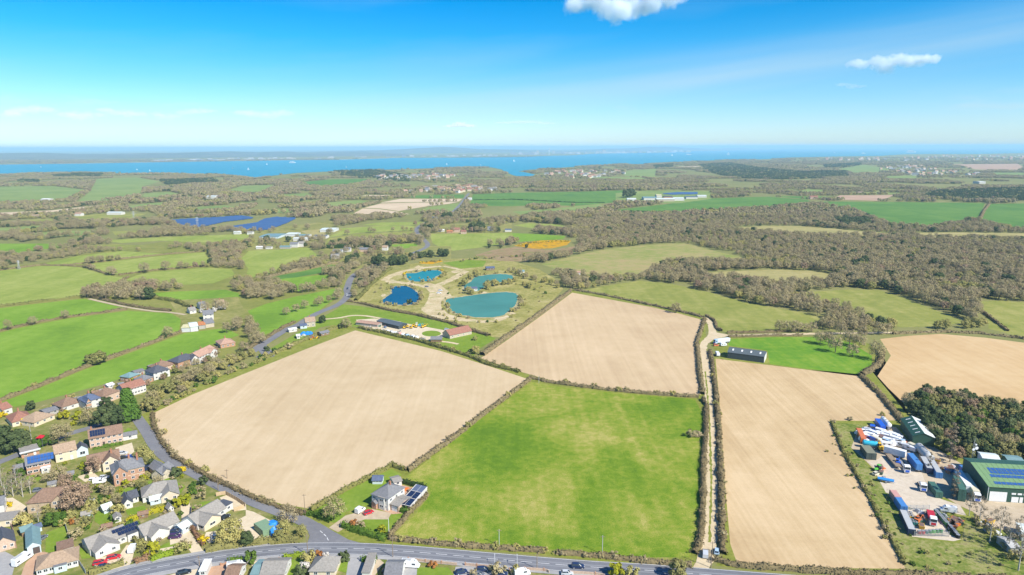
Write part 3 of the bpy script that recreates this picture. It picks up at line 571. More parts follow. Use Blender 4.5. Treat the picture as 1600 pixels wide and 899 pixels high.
gr_conif = FM('conifer_leaves', [(.06, .13, .018), (.10, .175, .028)])
gr_mid = FM('green_leaves', [(.05, .10, .015), (.08, .14, .02), (.12, .17, .03)])
gr_lime = FM('spring_leaves', [(.16, .20, .012), (.24, .25, .014), (.30, .28, .02)])
gr_olive = FM('olive_leaves', [(.15, .155, .05), (.20, .195, .065), (.26, .235, .09)])
gr_rust = FM('rust_leaves', [(.30, .12, .03), (.36, .16, .05)])
blossom = FM('blossom', [(.50, .47, .42), (.60, .56, .50)])
yellow = FM('yellow_bloom', [(.50, .38, .012), (.62, .46, .02)])
def make_tree(h, r, base, n, size, shape, mat, bk, seed, lumps=14, r0=None, jit=.45, aspect=(.3, .8), fill=.55, lo=False):
    p, nr, cs = crown_pts(n, h, r, base, lumps, shape, fill, seed)
    v, f = leaves(p, size, nr, jit, aspect); crown = (v, f)
    mb = MB(); limbs(mb, h, base, cs[::(3 if lo else 1)] if shape != 'cone' else cs[:0], r0 or h * .028, 5 if lo else 6)
    return v, f, mb
KINDS = {}      # kind -> list of (trunk mesh, crown mesh, joined mesh object)
def kind(name, mat, bk, variants):
    out = []
    for i, kw in enumerate(variants):
        v, f, mb = make_tree(mat=mat, bk=bk, seed=hash_(name) + i, **kw)
        cm = mesh_np('crown', v, f, mat); tm = mb.mesh('trunk', bk)
        out.append((tm, cm, kw))
    KINDS[name] = out
def hash_(s): return sum(ord(c) * (i + 3) for i, c in enumerate(s)) % 9973
kind('bare_tree', tw, bark, [dict(h=11, r=5.4, base=2.2, n=1750, size=.42, shape='dome', lumps=20), dict(h=12, r=5.0, base=2.6, n=1650, size=.42, shape='dome', lumps=18), dict(h=9, r=4.8, base=1.6, n=1500, size=.42, shape='dome', lumps=13)])
kind('budding_tree', tw_ol, bark, [dict(h=9, r=4.6, base=1.4, n=2200, size=.5, shape='dome', lumps=15), dict(h=7.5, r=4.2, base=1.0, n=1900, size=.48, shape='dome', lumps=12)])
kind('reddish_tree', tw_red, bark, [dict(h=10, r=4.4, base=1.6, n=2000, size=.45, shape='dome', lumps=14)])
kind('evergreen_tree', gr_dark, bark, [dict(h=11, r=5.0, base=1.2, n=2600, size=.75, shape='dome', lumps=18, aspect=(.6, 1)), dict(h=10, r=4.4, base=.8, n=2300, size=.7, shape='dome', lumps=14, aspect=(.6, 1))])
kind('green_tree', gr_mid, bark, [dict(h=8, r=3.9, base=.8, n=2000, size=.6, shape='dome', lumps=13, aspect=(.6, 1))])
kind('olive_tree', gr_olive, bark, [dict(h=8.5, r=4.2, base=.9, n=2000, size=.6, shape='dome', lumps=14, aspect=(.5, 1))])
kind('conifer', gr_conif, bark, [dict(h=17, r=6.2, base=.8, n=5200, size=.85, shape='cone', lumps=60, aspect=(.5, .9))])
tw_dk = FM('dark_twigs', [(.20, .165, .11), (.26, .21, .14)])
kind('poplar', tw_dk, bark, [dict(h=15, r=2.6, base=1.0, n=1000, size=.34, shape='column', lumps=14, r0=.22), dict(h=13, r=2.2, base=1.0, n=900, size=.33, shape='column', lumps=12, r0=.2)])
kind('slender_tree', tw_dk, bark_pale, [dict(h=12, r=2.5, base=3.0, n=430, size=.30, shape='dome', lumps=11, r0=.2)])
kind('lime_shrub', gr_lime, bark, [dict(h=3.2, r=2.0, base=.2, n=420, size=.5, shape='dome', lumps=8, aspect=(.6, 1))])
kind('green_shrub', gr_mid, bark, [dict(h=3, r=2.1, base=.15, n=420, size=.5, shape='dome', lumps=8, aspect=(.6, 1)), dict(h=2.2, r=1.6, base=.1, n=300, size=.45, shape='dome', lumps=6, aspect=(.6, 1))])
kind('brown_shrub', tw, bark, [dict(h=3, r=2.0, base=.2, n=420, size=.4, shape='dome', lumps=8), dict(h=2.3, r=1.8, base=.1, n=330, size=.4, shape='dome', lumps=7)])
kind('yellow_shrub', yellow, bark, [dict(h=2.2, r=1.7, base=.1, n=320, size=.4, shape='dome', lumps=7, aspect=(.6, 1))])
kind('rust_shrub', gr_rust, bark, [dict(h=2, r=1.7, base=.1, n=300, size=.4, shape='dome', lumps=7, aspect=(.6, 1))])
kind('blossom_tree', blossom, bark, [dict(h=4.5, r=2.6, base=.8, n=700, size=.45, shape='dome', lumps=9, aspect=(.6, 1))])
kind('dark_shrub', gr_dark, bark, [dict(h=3, r=2.0, base=.1, n=420, size=.5, shape='dome', lumps=8, aspect=(.6, 1))])
kind('olive_shrub', tw_ol, bark, [dict(h=3.2, r=2.3, base=.15, n=430, size=.45, shape='dome', lumps=8, aspect=(.4, .9))])
def crown_radius(k): return KINDS[k][0][2]['r']
NAME_OF = {'bare_tree': 'bare_tree', 'evergreen_tree': 'evergreen_tree'}
CAT_OF = lambda k: 'shrub' if 'shrub' in k else 'tree'
def tree(k, x, y, label, s=1.0, group=None, sz=None, rz=None, vi=None, z=.03):
    vs = KINDS[k]; tm, cm, kw = vs[random.randrange(len(vs)) if vi is None else vi]
    o = thing(k, label, CAT_OF(k), (x, y, z), random.uniform(0, 6.28) if rz is None else rz, group)
    o.scale = (s, s, s if sz is None else sz)
    place('trunk' if 'shrub' not in k else 'stem', tm, o); place('crown', cm, o)
    return o
CAND = []       # (size on screen, kind, x, y, scale, zscale, label, group): the big ones become objects, the rest a mass
TREESPOT = []
LMARK = {'trees of the right wood': [(1000, 437, 'above the pasture of the lone tree'), (1100, 450, 'in the belt above the lone tree'), (1230, 480, 'in the belt left of the rounded right pasture'), (1300, 505, 'above the lane by the barn paddock'), (1400, 470, 'on the upper edge of the rounded right pasture'), (1490, 490, 'at the right corner of the rounded right pasture'), (1200, 432, 'beside the small tan field'), (1040, 415, 'below the rusty pasture'), (860, 420, 'at the left end of the rusty pasture'), (950, 385, 'behind the rusty pasture'), (1330, 430, 'right of the small tan field'), (1450, 440, 'in the middle of the big wood'), (1570, 455, 'at the right edge above the last pasture'), (1150, 400, 'right of the rusty pasture'), (1560, 512, 'above the ochre field')],
  'trees of the left hedgerow woods': [(60, 400, 'at the far left edge'), (180, 445, 'above the farm track'), (260, 470, 'above the farm hamlet'), (330, 450, 'between pale pastures and hamlet'), (380, 480, 'above the lane bend'), (390, 400, 'left of the pale field with the stable row'), (480, 440, 'round the dark green field'), (570, 425, 'left of the lakes'), (560, 400, 'round the nursery houses'), (700, 395, 'below the straight road'), (460, 395, 'round the nursery hamlet'), (250, 385, 'above the pale left pastures'), (620, 370, 'by the bend of the straight road'), (790, 395, 'on the heath'), (430, 500, 'beside the cottage field')],
  'mixed wood behind the lorry yard': [(1425, 640, 'at its left end by the straight hedge'), (1450, 685, 'behind the shed with the pale roof slope'), (1500, 715, 'at its front edge by the radio mast'), (1570, 725, 'at its front edge behind the solar shed'), (1480, 635, 'along its back edge by the ochre field'), (1520, 675, 'in its middle'), (1590, 660, 'at its right end')]}
LMW = {g: [(*P(a, b), t) for a, b, t in v] for g, v in LMARK.items()}
def cand(k, x, y, s, label, group, zs=None):
    if group in LMW:
        t = min(LMW[group], key=lambda q: (q[0] - x) ** 2 + (q[1] - y) ** 2)[2]; label = label.replace(' behind the lorry yard', '') + ' ' + t if 'mixed' in group else label; label = label if 'mixed' in group else label.replace(' in the dense wood on the right', ' of the right wood, ' + t).replace(' in the hedgerow woods on the left', ' of the left woods, ' + t); group = label
    d = math.hypot(x, y); CAND.append((KINDS[k][0][2]['h'] * s / math.hypot(d, H), k, x, y, s, zs or s, label, group))
def tp(k, px, py, label, s=1.0, group=None, sz=None, vi=None):
    x, y = P(px, py); TREESPOT.append((x, y, crown_radius(k) * s)); return tree(k, x, y, label, s, group, sz, vi=vi)
# ---- hedges ---------------------------------------------------------------------------------------
HM = {'brown': FM('hedge_brown', [(.15, .115, .06), (.19, .15, .075), (.23, .185, .095)]), 'olive': FM('hedge_olive', [(.13, .13, .04), (.175, .17, .05), (.22, .20, .07)]), 'green': FM('hedge_green', [(.05, .10, .012), (.075, .135, .016), (.10, .16, .02)]),
      'yellow': FM('hedge_yellow', [(.26, .25, .012), (.36, .30, .02)]), 'dark': FM('hedge_dark', [(.025, .05, .012), (.04, .07, .018)]), 'lime': FM('hedge_lime', [(.13, .20, .015), (.19, .25, .02)]), 'rust': FM('hedge_rust', [(.20, .11, .06), (.25, .15, .08)])}
def hedge(label, pts, w=2.4, h=1.9, mat='brown', dens=None, jag=.25, sm=False, cat='hedge', name='hedge', world=False):
    w *= .82; wp = list(pts) if world else PP(pts)
    if sm: wp = smooth(wp, 6)
    o0 = np.array(wp[0]); L = sum(math.dist(wp[i], wp[i + 1]) for i in range(len(wp) - 1)); dist = float(np.hypot(*np.mean(wp, axis=0)))
    q = resample(wp, 1.0 if dist < 500 else 2.0) - o0
    n = len(q); d = np.gradient(q, axis=0); d /= np.maximum(np.linalg.norm(d, axis=1)[:, None], 1e-6); nn = np.stack([-d[:, 1], d[:, 0]], 1)
    q = q + nn * np.cumsum(rng.normal(0, .06, n))[:, None] * .6
    prof = np.array([(-.5, 0), (-.48, .55), (-.33, .88), (0, .97), (.33, .88), (.48, .55), (.5, 0)]); m = len(prof)
    ws = w * (1 + np.convolve(rng.normal(0, .30, n), np.ones(3) / 3, 'same')); hs = h * (1 + np.convolve(rng.normal(0, .32, n), np.ones(3) / 3, 'same'))
    v = np.zeros((n, m, 3)); v[:, :, :2] = q[:, None, :] + nn[:, None, :] * (prof[None, :, 0] * ws[:, None] * .86)[:, :, None]; v[:, :, 2] = prof[None, :, 1] * hs[:, None] * .88
    v += rng.normal(0, jag * .35, v.shape) * (np.array([0, 1, 1, 1, 1, 1, 0])[None, :, None]); idx = np.arange(n * m).reshape(n, m)
    f1 = np.stack([idx[:-1, :-1], idx[1:, :-1], idx[1:, 1:], idx[:-1, 1:]], -1).reshape(-1, 4)
    dn = dens or (16 if dist < 330 else 8 if dist < 600 else 4 if dist < 1000 else 2); k = int(L * dn); sz = .5 if dist < 330 else .7 if dist < 600 else 1.0
    i = rng.integers(0, n, k); t = rng.uniform(-1, 1, k); a = t * math.pi / 2
    hx = np.sin(a) * .5 * ws[i]; hz = np.cos(a) ** .6 * hs[i] + rng.normal(0, .1 * h, k)
    c = np.stack([q[i, 0] + nn[i, 0] * hx + rng.uniform(-1, 1, k) * d[i, 0], q[i, 1] + nn[i, 1] * hx + rng.uniform(-1, 1, k) * d[i, 1], np.maximum(hz, .1)], 1)
    nr = np.stack([nn[i, 0] * np.sin(a), nn[i, 1] * np.sin(a), np.cos(a) + .2], 1)
    lv, lf = leaves(c, sz, nr, .55, (.4, 1)); V = np.concatenate([v.reshape(-1, 3), lv]); F = np.concatenate([f1, lf + n * m])
    o = place(name, mesh_np(name, V, F, HM[mat]), None, (*o0, .02)); return tag(o, label, cat)
hedge('brown hedge running diagonally between the left ploughed field and the central green field', [(637, 737), (670, 713), (703, 690), (760, 645), (800, 614), (828, 594)], 3.0, 1.9)
hedge('brown hedge along the top right edge of the left ploughed field', [(561, 513), (600, 521), (650, 532), (700, 547), (735, 557), (765, 570), (800, 578), (815, 582)], 3.2, 2, 'olive')
hedge('hedge across the top of the central green field below the centre ploughed field', [(828, 591), (850, 596), (870, 600), (960, 611), (1030, 617), (1092, 621)], 3.0, 1.8)
hedge('thick hedge between the fishing lakes and the centre ploughed field', [(892, 455), (868, 473), (842, 493), (790, 529), (752, 557)], 5, 2.6, 'brown')
hedge('trackside hedge on the right edge of the centre ploughed field', [(1101, 499), (1096, 515), (1089, 536), (1092, 569), (1097, 617)], 3.6, 2)
hedge('trackside hedge on the right edge of the central green field', [(1098, 625), (1104, 634), (1103, 680), (1101, 722), (1099, 780), (1097, 830), (1092, 853), (1083, 868)], 3.0, 2.0)
hedge('long hedge on the right side of the stony track beside the drilled field', [(1109, 550), (1114, 575), (1119, 615), (1124, 665), (1127, 722), (1129, 780), (1130, 830), (1132, 868)], 3.2, 2.0)
hedge('roadside hedge below the central green field, left of its gateway', [(608, 843), (650, 848), (700, 853), (775, 857.5), (852, 863.5)], 2.8, 1.6, 'brown')
hedge('roadside hedge below the central green field, right of its gateway', [(870, 865), (940, 870), (1000, 877.5), (1060, 882.5), (1082, 884)], 2.8, 1.6, 'brown')
hedge('low dark hedge along the bottom of the drilled field', [(1116, 876), (1150, 885), (1250, 892), (1330, 896), (1420, 900), (1520, 905), (1600, 910)], 3, 1.7, 'brown')
hedge('straight dark hedge between the drilled field and the ochre field', [(1346, 588), (1374, 616), (1398, 645), (1414, 664)], 4.5, 2.0)
hedge('curving hedge at the left end of the ochre field', [(1379, 548), (1377, 562), (1369, 573), (1358, 580), (1346, 587)], 5, 2.2)
hedge('hedge along the lane above the bright green barn paddock', [(1138, 527), (1170, 526.5), (1210, 525.5), (1255, 525)], 3, 1.6)
hedge('hedge along the lane above the ochre field', [(1395, 522.5), (1430, 521), (1475, 519.5), (1530, 522), (1600, 530)], 3.5, 1.8)
hedge('hedge at the lower left of the olive pasture with the lone tree', [(898, 454), (930, 459), (965, 466), (1020, 478), (1062, 487), (1098, 496)], 3.5, 1.8, 'brown')
hedge('hedge round the lane bend above the barn', [(1104, 494), (1116, 502), (1119, 513), (1128, 519)], 3, 1.6, 'brown')
hedge('hedge above the lane beside the olive pasture', [(1137, 521), (1170, 520.5), (1215, 519), (1260, 517)], 3.2, 1.8, 'brown')
hedge('long straight hedge between the two bright green fields on the left', [(-10, 631), (60, 604.5), (128, 576.5), (200, 550), (240, 535.5), (285, 518.5)], 4, 2)
hedge('hedge above the large bright green field on the far left', [(-10, 520), (25, 512), (60, 504), (107, 496), (155, 490), (198, 484)], 3, 1.7)
hedge('hedge below the pale pasture on the far left edge', [(-10, 481), (53, 473.5), (100, 468), (138, 463)], 4, 2, 'olive')
hedge('hedge beside the farm track on the left', [(136, 463.5), (165, 470), (200, 478), (230, 483), (268, 487)], 4, 2.2)
hedge('short hedge between two pale pastures on the left', [(173, 449), (186, 441), (200, 433.5)], 3, 1.7)
hedge('hedge below the upper left pale pastures', [(186, 430.5), (240, 423), (290, 419), (325, 416)], 3, 1.8)
hedge('hedge over the top of the pale pastures on the left', [(100, 415), (160, 409), (200, 404), (262, 397.5), (320, 393)], 3, 1.8)
hedge('curved hedge at the top of the far left pasture', [(-10, 423.5), (30, 419), (62, 415), (100, 416), (130, 417), (170, 429.5)], 3, 1.8)
hedge('roadside hedge below the left ploughed field', [(238, 646), (240, 664), (250, 688), (272, 715), (328, 748), (400, 780), (440, 795), (477, 805)], 2.6, 1.5, 'brown')
hedge('hedge between the white house garden and the left ploughed field', [(486, 799), (522, 776), (561, 755), (612, 728), (634, 735)], 2.4, 1.8, 'olive')
hedge('clipped green hedge at the road corner of the white house garden', [(481, 804), (495, 808), (507, 812.5), (518, 817)], 2.6, 2, 'green')
hedge('long clipped green hedge along the front of the white house garden', [(536, 823), (559, 832), (580, 839.5), (604, 845)], 3.0, 2.2, 'green')
hedge('brown hedge between the white house garden and the central green field', [(668, 774), (650, 793), (638, 804), (616, 831), (606, 842)], 2.4, 1.6)
hedge('dark hedge behind the white house yard', [(624, 753), (640, 758), (656, 762), (668, 766)], 2.2, 1.9, 'dark')
hedge('short green hedge at the front end of the solar carports', [(624, 798), (632, 801), (640, 803)], 2.4, 2, 'green')
hedge('thin hedge along the left boundary of the lorry yard', [(1299, 660), (1318, 705), (1360, 780), (1390, 835), (1417, 885)], 1.6, 1.1, 'olive')
hedge('hedge below the fishing lakes grassland', [(545, 471), (570, 476), (611, 486), (650, 492.5), (700, 504.5), (740, 518), (766, 526)], 4, 2)
hedge('yellow flowering hedge between two bungalow gardens', [(196, 818), (220, 808), (245, 800), (258, 797)], 2.6, 2, 'yellow')
hedge('bright green clipped hedge along the main road before the white bungalow', [(237, 877), (260, 868), (284, 859), (300, 855)], 2.4, 1.5, 'lime')
hedge('reddish clipped hedge beside the drive of the solar bungalow', [(211, 880), (222, 876), (234, 873)], 2.6, 1.6, 'rust')
hedge('mixed brown hedge along the road before the solar bungalow', [(140, 897), (160, 892), (180, 886), (193, 881)], 3, 1.9, 'olive')
hedge('brown hedge between two bungalow drives', [(296, 823), (305, 837), (318, 855)], 1.8, 1.7, 'rust')
hedge('tall green hedge beside the white bungalow', [(206, 838), (216, 854), (228, 868)], 2.4, 2, 'olive')
hedge('roadside bushes before the gravel yard', [(322, 862), (350, 857), (385, 852), (420, 848), (446, 846), (470, 846)], 3.4, 2.2, 'olive')
hedge('dark clipped hedge beside the white campervan', [(360, 882), (372, 879), (384, 877)], 2.2, 1.9, 'green')
hedge('green clipped hedge on the road corner opposite the junction', [(444, 873), (458, 871), (478, 870)], 2.4, 1.8, 'lime')
hedge('thick green hedge opposite the white house', [(566, 877), (578, 877.5), (590, 878.5)], 2.6, 2.3, 'green')
hedge('hedge across the front of the brick terrace', [(146, 703), (166, 699), (192, 694)], 1.6, 1.2, 'green')
hedge('hedge at the left of the pond track', [(556, 470), (570, 456), (590, 436), (612, 420)], 5, 2.6, 'olive')
hedge('roadside hedge of the lane by the stone cottage', [(385, 548), (415, 530), (446, 511), (462, 503)], 3.2, 1.9, 'brown')
hedge('hedge between the stone cottage and the left ploughed field', [(402, 568), (430, 553), (470, 535), (500, 522), (530, 513), (552, 510)], 3.0, 2, 'olive')
hedge('dense dark hedge in front of the nursery houses', [(505, 388), (530, 388), (560, 388), (598, 386.5)], 8, 5, 'dark')
hedge('hedge around the pale crop field in the middle distance', [(512, 382), (560, 380), (600, 378), (650, 378)], 4, 2, 'olive')
hedge('hedge across the green wheat fields far off', [(740, 313), (800, 312), (860, 315), (900, 317), (945, 317)], 4, 2, 'dark')
hedge('dark hedge in the wheat field below the distant farm', [(961, 330), (1000, 331), (1056, 332)], 5, 2.5, 'dark')
hedge('hedge between the two wheat fields on the far right', [(1546, 319), (1536, 332), (1531, 344)], 7, 4, 'brown')
hedge('hedge crossing the dark green field left of the lakes', [(412, 436.5), (440, 428.5), (470, 423), (530, 410.5)], 5, 3)
hedge('hedge through the pasture below the right woods', [(1534, 487), (1548, 498), (1575, 518)], 3, 1.8)
hedge('hedge below the left bright pasture behind the farm', [(202, 460), (240, 466), (275, 472), (300, 482)], 5, 3, 'olive')
# ---- scattered masses: every piece of wooded ground that is not field ------------------------------
TOWNS = []
def in_px(polys_px): return [np.array(PP(p)) for p in polys_px]
KEEP = list(POLYS)
CLEAR = in_px([[(850, 268), (940, 262), (985, 264), (985, 281), (900, 283), (840, 281)], [(560, 276), (700, 270), (745, 276), (740, 292), (600, 293)], [(625, 300), (760, 292), (800, 296), (800, 302), (640, 304)], [(1370, 262), (1440, 258), (1530, 270), (1520, 279), (1430, 280)], [(1240, 244), (1620, 241), (1620, 252), (1240, 251)],
               [(962, 302), (1010, 298), (1110, 299), (1112, 311), (1060, 318), (962, 316)], [(400, 360), (520, 345), (536, 360), (510, 372), (500, 384), (440, 390), (385, 392)], [(505, 386), (600, 386), (640, 396), (640, 420), (560, 430), (505, 408)], [(640, 385), (705, 385), (705, 404), (640, 405)], [(690, 352), (800, 345), (800, 366), (690, 370)],
               [(260, 346), (375, 337), (400, 345), (430, 338), (466, 341), (460, 352), (420, 364), (340, 360), (290, 360)], [(265, 335), (200, 330), (206, 340)], [(300, 466), (372, 464), (384, 490), (300, 505), (270, 500)], [(830, 373), (905, 373), (900, 400), (800, 404), (740, 412), (700, 400), (700, 390), (800, 384)]])
CLEAR_W = CLEAR
SOFT = [CLEAR[i] for i in (0, 1, 2, 3, 4, 6, 7, 9)]          # settlements: scattered trees between the houses
HARD = [CLEAR[i] for i in (5, 8, 10, 11, 12, 13)]
EVERG = in_px([[(1090, 258), (1140, 255), (1180, 262), (1250, 269), (1322, 268), (1326, 277), (1230, 281), (1150, 279), (1108, 270)], [(1288, 258), (1345, 255), (1347, 262), (1290, 264)], [(1460, 300), (1640, 294), (1640, 313), (1520, 315), (1440, 309)], [(1302, 346), (1355, 344), (1368, 356), (1310, 356)], [(248, 282), (335, 280), (343, 287), (262, 289)], [(80, 275), (120, 272), (160, 272), (160, 276), (90, 278)], [(1020, 259), (1052, 258), (1050, 263), (1025, 264)], [(30, 282), (60, 282), (62, 287), (30, 287)], [(488, 250), (640, 275), (640, 285), (540, 277)]])
SEA_W = np.array(PP(NEARSHORE + FARSHORE))
def valnoise(x, y, L, seed):
    g = np.random.default_rng(seed); T = g.uniform(0, 1, (64, 64)); u = x / L + 31.7; v = y / L + 17.3
    i = np.floor(u).astype(int); j = np.floor(v).astype(int); fu = u - i; fv = v - j; fu = fu * fu * (3 - 2 * fu); fv = fv * fv * (3 - 2 * fv)
    a = T[i % 64, j % 64]; b = T[(i + 1) % 64, j % 64]; c = T[i % 64, (j + 1) % 64]; d = T[(i + 1) % 64, (j + 1) % 64]
    return (a * (1 - fu) + b * fu) * (1 - fv) + (c * (1 - fu) + d * fu) * fv
def scatter(d0, d1, sp, margin, xmax=.86):
    nx = int(2 * xmax * d1 / sp); ny = int((d1 - d0) / sp)
    gx, gy = np.meshgrid(np.linspace(-xmax * d1, xmax * d1, nx), np.linspace(d0, d1, ny)); x = gx.ravel() + rng.uniform(-.5, .5, gx.size) * sp * 1.1; y = gy.ravel() + rng.uniform(-.5, .5, gx.size) * sp * 1.1
    m = np.abs(x) < xmax * y + 40; x, y = x[m], y[m]
    bad = inside_any([SEA_W], x, y) | inside_any(HARD, x, y)
    for dx, dy in ((0, 0), (margin, 0), (-margin, 0), (0, margin * 1.5), (0, -margin)): bad |= inside_any(KEEP, x + dx, y + dy)
    soft = inside_any(SOFT, x, y) & (rng.uniform(size=len(x)) < .72); bad |= soft
    return x[~bad], y[~bad]
YMIN = P(800, 466)[1]
zones = [(YMIN, 900, 7.2, 3.2), (900, 1400, 8.2, 4), (1400, 2300, 10.5, 5), (2300, 3600, 15, 7), (3600, 6200, 23, 10), (6200, 8600, 38, 14)]
MASS = {}
LOWPOLY = in_px([[(1040, 440), (1700, 440), (1700, 513), (1540, 515), (1470, 514), (1400, 516), (1340, 518), (1290, 518), (1250, 512), (1180, 480)]])
zones.insert(0, (P(800, 520)[1], YMIN, 7.0, 3.2))
for d0, d1, sp, mg in zones:
    x, y = scatter(d0, d1, sp, mg); n = len(x)
    if d1 == YMIN:
        ok = inside_any(LOWPOLY, x, y); x, y = x[ok], y[ok]; n = len(x)
    ev = inside_any(EVERG, x, y); nz = valnoise(x, y, 90, 3); nz2 = valnoise(x, y, 35, 5); nz3 = valnoise(x, y, 260, 9); u = rng.uniform(size=n)
    # thin, open scrub where both noises are low
    keep = ev | (valnoise(x, y, 55 if d0 < 2300 else 160, 12) > np.where((x > 60) & (y < 1700), .15, .45))
    for i in np.where(keep)[0]:
        s = (.72 + .5 * nz3[i] + rng.normal(0, .1)) * (1.0 if d0 < 1400 else 1.12 if d0 < 2300 else 1.5 if d0 < 3600 else 2.1 if d0 < 6200 else 3.2)
        if d0 < 1400 and nz[i] < .3: s *= .72
        zs = s * (.9 if d0 < 1400 else .8) if d0 < 2300 else .85 if d0 < 3600 else .95
        if ev[i] and u[i] < .9: k = 'evergreen_tree'
        elif u[i] < .035: k = 'evergreen_tree'
        elif nz2[i] + .25 * u[i] > .95 or u[i] > .93: k = 'budding_tree'
        elif u[i] > .87: k = 'reddish_tree'
        else: k = 'bare_tree'
        if d0 < 1400:
            right = x[i] > 0
            lab = ('leafless grey-brown tree in the dense wood on the right' if right else 'leafless grey-brown tree in the hedgerow woods on the left') if k == 'bare_tree' else ('olive budding tree in the dense wood on the right' if right else 'olive budding tree in the hedgerow woods on the left') if k == 'budding_tree' else ('dark evergreen tree in the dense wood on the right' if right else 'dark evergreen tree in the hedgerow woods on the left') if k == 'evergreen_tree' else ('reddish leafless tree in the dense wood on the right' if right else 'reddish leafless tree in the hedgerow woods on the left')
            cand(k, x[i], y[i], s, lab, 'trees of the right wood' if right else 'trees of the left hedgerow woods', zs)
        else: MASS.setdefault((k, 'far' if d0 < 3600 else 'farthest'), []).append((x[i], y[i], s, zs))
# ---- belts and groups of countable trees ------------------------------------------------------------
def belt(k, pts, n, width, label, group, s=(.7, 1.0)):
    w = resample(PP(pts), 2.0)
    for i in range(n):
        a = w[min(len(w) - 1, int((i + rng.uniform(.1, .9)) / n * len(w)))]; x, y = a + rng.normal(0, width / 3, 2)
        kk = k if isinstance(k, str) else k[rng.integers(len(k))]
        word = {'bare_tree': 'leafless grey-brown tree', 'budding_tree': 'olive budding tree', 'evergreen_tree': 'dark evergreen tree', 'olive_tree': 'olive green tree', 'green_tree': 'green leafy tree', 'brown_shrub': 'leafless brown bush', 'green_shrub': 'green bush', 'lime_shrub': 'bright lime bush', 'reddish_tree': 'reddish leafless tree', 'olive_shrub': 'olive bush', 'yellow_shrub': 'yellow flowering bush', 'dark_shrub': 'dark evergreen bush', 'poplar': 'tall leafless poplar', 'blossom_tree': 'pale blossoming tree'}[kk]
        cand(kk, x, y, rng.uniform(*s), word + ' ' + label, group); TREESPOT.append((x, y, crown_radius(kk) * .8))
belt(['bare_tree', 'bare_tree', 'budding_tree', 'olive_tree'], [(228, 640), (250, 624), (285, 605), (320, 588), (360, 570), (398, 556)], 46, 10, 'in the belt between the lane houses and the left ploughed field', 'trees of the lane belt', (.55, .85))
belt(['brown_shrub', 'olive_shrub', 'green_shrub'], [(240, 640), (300, 612), (350, 588), (405, 563), (440, 547)], 34, 5, 'along the upper left edge of the left ploughed field', 'bushes along the ploughed field edge', (.7, 1.2))
belt('bare_tree', [(358, 520), (376, 510), (392, 515), (400, 535), (385, 548)], 15, 9, 'in the clump by the lane bend below the farm', 'trees of the lane bend clump', (.7, 1.0))
belt('bare_tree', [(455, 492), (480, 482), (510, 474), (535, 462)], 9, 7, 'above the lane by the stone cottage', 'trees above the cottage lane', (.6, .85))
belt(['budding_tree', 'bare_tree'], [(550, 470), (556, 450), (575, 432), (595, 422)], 12, 8, 'on the bank left of the fishing lakes', 'trees left of the lakes', (.5, .8))
belt(['olive_shrub', 'olive_shrub', 'brown_shrub'], [(612, 452), (640, 447), (656, 456), (660, 468), (650, 476), (630, 479), (606, 477), (594, 472)], 22, 2.5, 'on the bank of the deep blue pond', 'bank bushes of the blue pond', (.8, 1.4))
belt(['olive_shrub', 'yellow_shrub', 'brown_shrub'], [(630, 432), (632, 427), (690, 422), (697, 428), (686, 436), (670, 441), (645, 442)], 20, 2.5, 'on the bank of the small cyan pond', 'bank bushes of the cyan pond', (.7, 1.3))
belt(['budding_tree', 'olive_shrub', 'olive_shrub'], [(724, 449), (730, 440), (745, 430), (800, 426), (812, 433), (802, 440), (775, 446), (760, 452), (748, 460), (722, 458)], 34, 4, 'on the spit beside the grey-green pond', 'bank bushes of the grey-green pond', (.6, 1.0))
belt(['budding_tree', 'olive_shrub'], [(762, 440), (768, 446), (780, 446), (800, 444), (820, 446), (830, 452)], 18, 4, 'on the tree strip between the two right-hand ponds', 'strip trees between the ponds', (.55, .8))
belt(['olive_shrub', 'brown_shrub'], [(812, 462), (814, 474), (808, 484), (798, 490)], 10, 2.5, 'on the right bank of the large teal pond', 'right bank bushes of the teal pond', (.8, 1.3))
belt(['brown_shrub', 'olive_shrub'], [(697, 476), (704, 488), (720, 496), (735, 498)], 8, 2, 'on the lower left bank of the large teal pond', 'left bank bushes of the teal pond', (.6, 1.1))
belt(['budding_tree', 'bare_tree'], [(800, 424), (822, 436), (850, 440), (872, 450)], 14, 8, 'behind the right end of the fishing lakes', 'trees behind the lakes', (.5, .8))
belt(['olive_shrub', 'brown_shrub', 'green_shrub'], [(720, 408), (760, 404), (800, 402), (850, 398)], 22, 10, 'on the brown heath above the lakes', 'heath bushes', (.7, 1.3))
belt(['yellow_shrub', 'yellow_shrub', 'olive_shrub'], [(808, 384), (830, 381), (850, 379), (870, 378), (888, 378)], 36, 14, 'in the bright gorse patch on the heath', 'gorse bushes on the heath', (.7, 1.2))
belt(['yellow_shrub', 'olive_shrub'], [(655, 411), (690, 408)], 10, 4, 'in the small gorse strip above the cyan pond', 'gorse strip above the cyan pond', (.6, 1))
belt(['olive_shrub', 'brown_shrub', 'olive_shrub', 'green_shrub'], [(585, 462), (600, 445), (640, 434), (690, 434), (720, 430), (716, 448), (690, 486), (720, 506), (780, 506), (820, 480), (850, 455), (820, 430)], 70, 14, 'scattered over the rough ground round the lakes', 'scattered scrub round the lakes', (.35, .9))
belt(['brown_shrub', 'olive_shrub', 'green_shrub'], [(1310, 690), (1345, 740), (1380, 800), (1410, 850), (1430, 885), (1500, 870), (1560, 885)], 60, 9, 'in the rough grass below and left of the lorry yard', 'weeds round the lorry yard', (.2, .5))
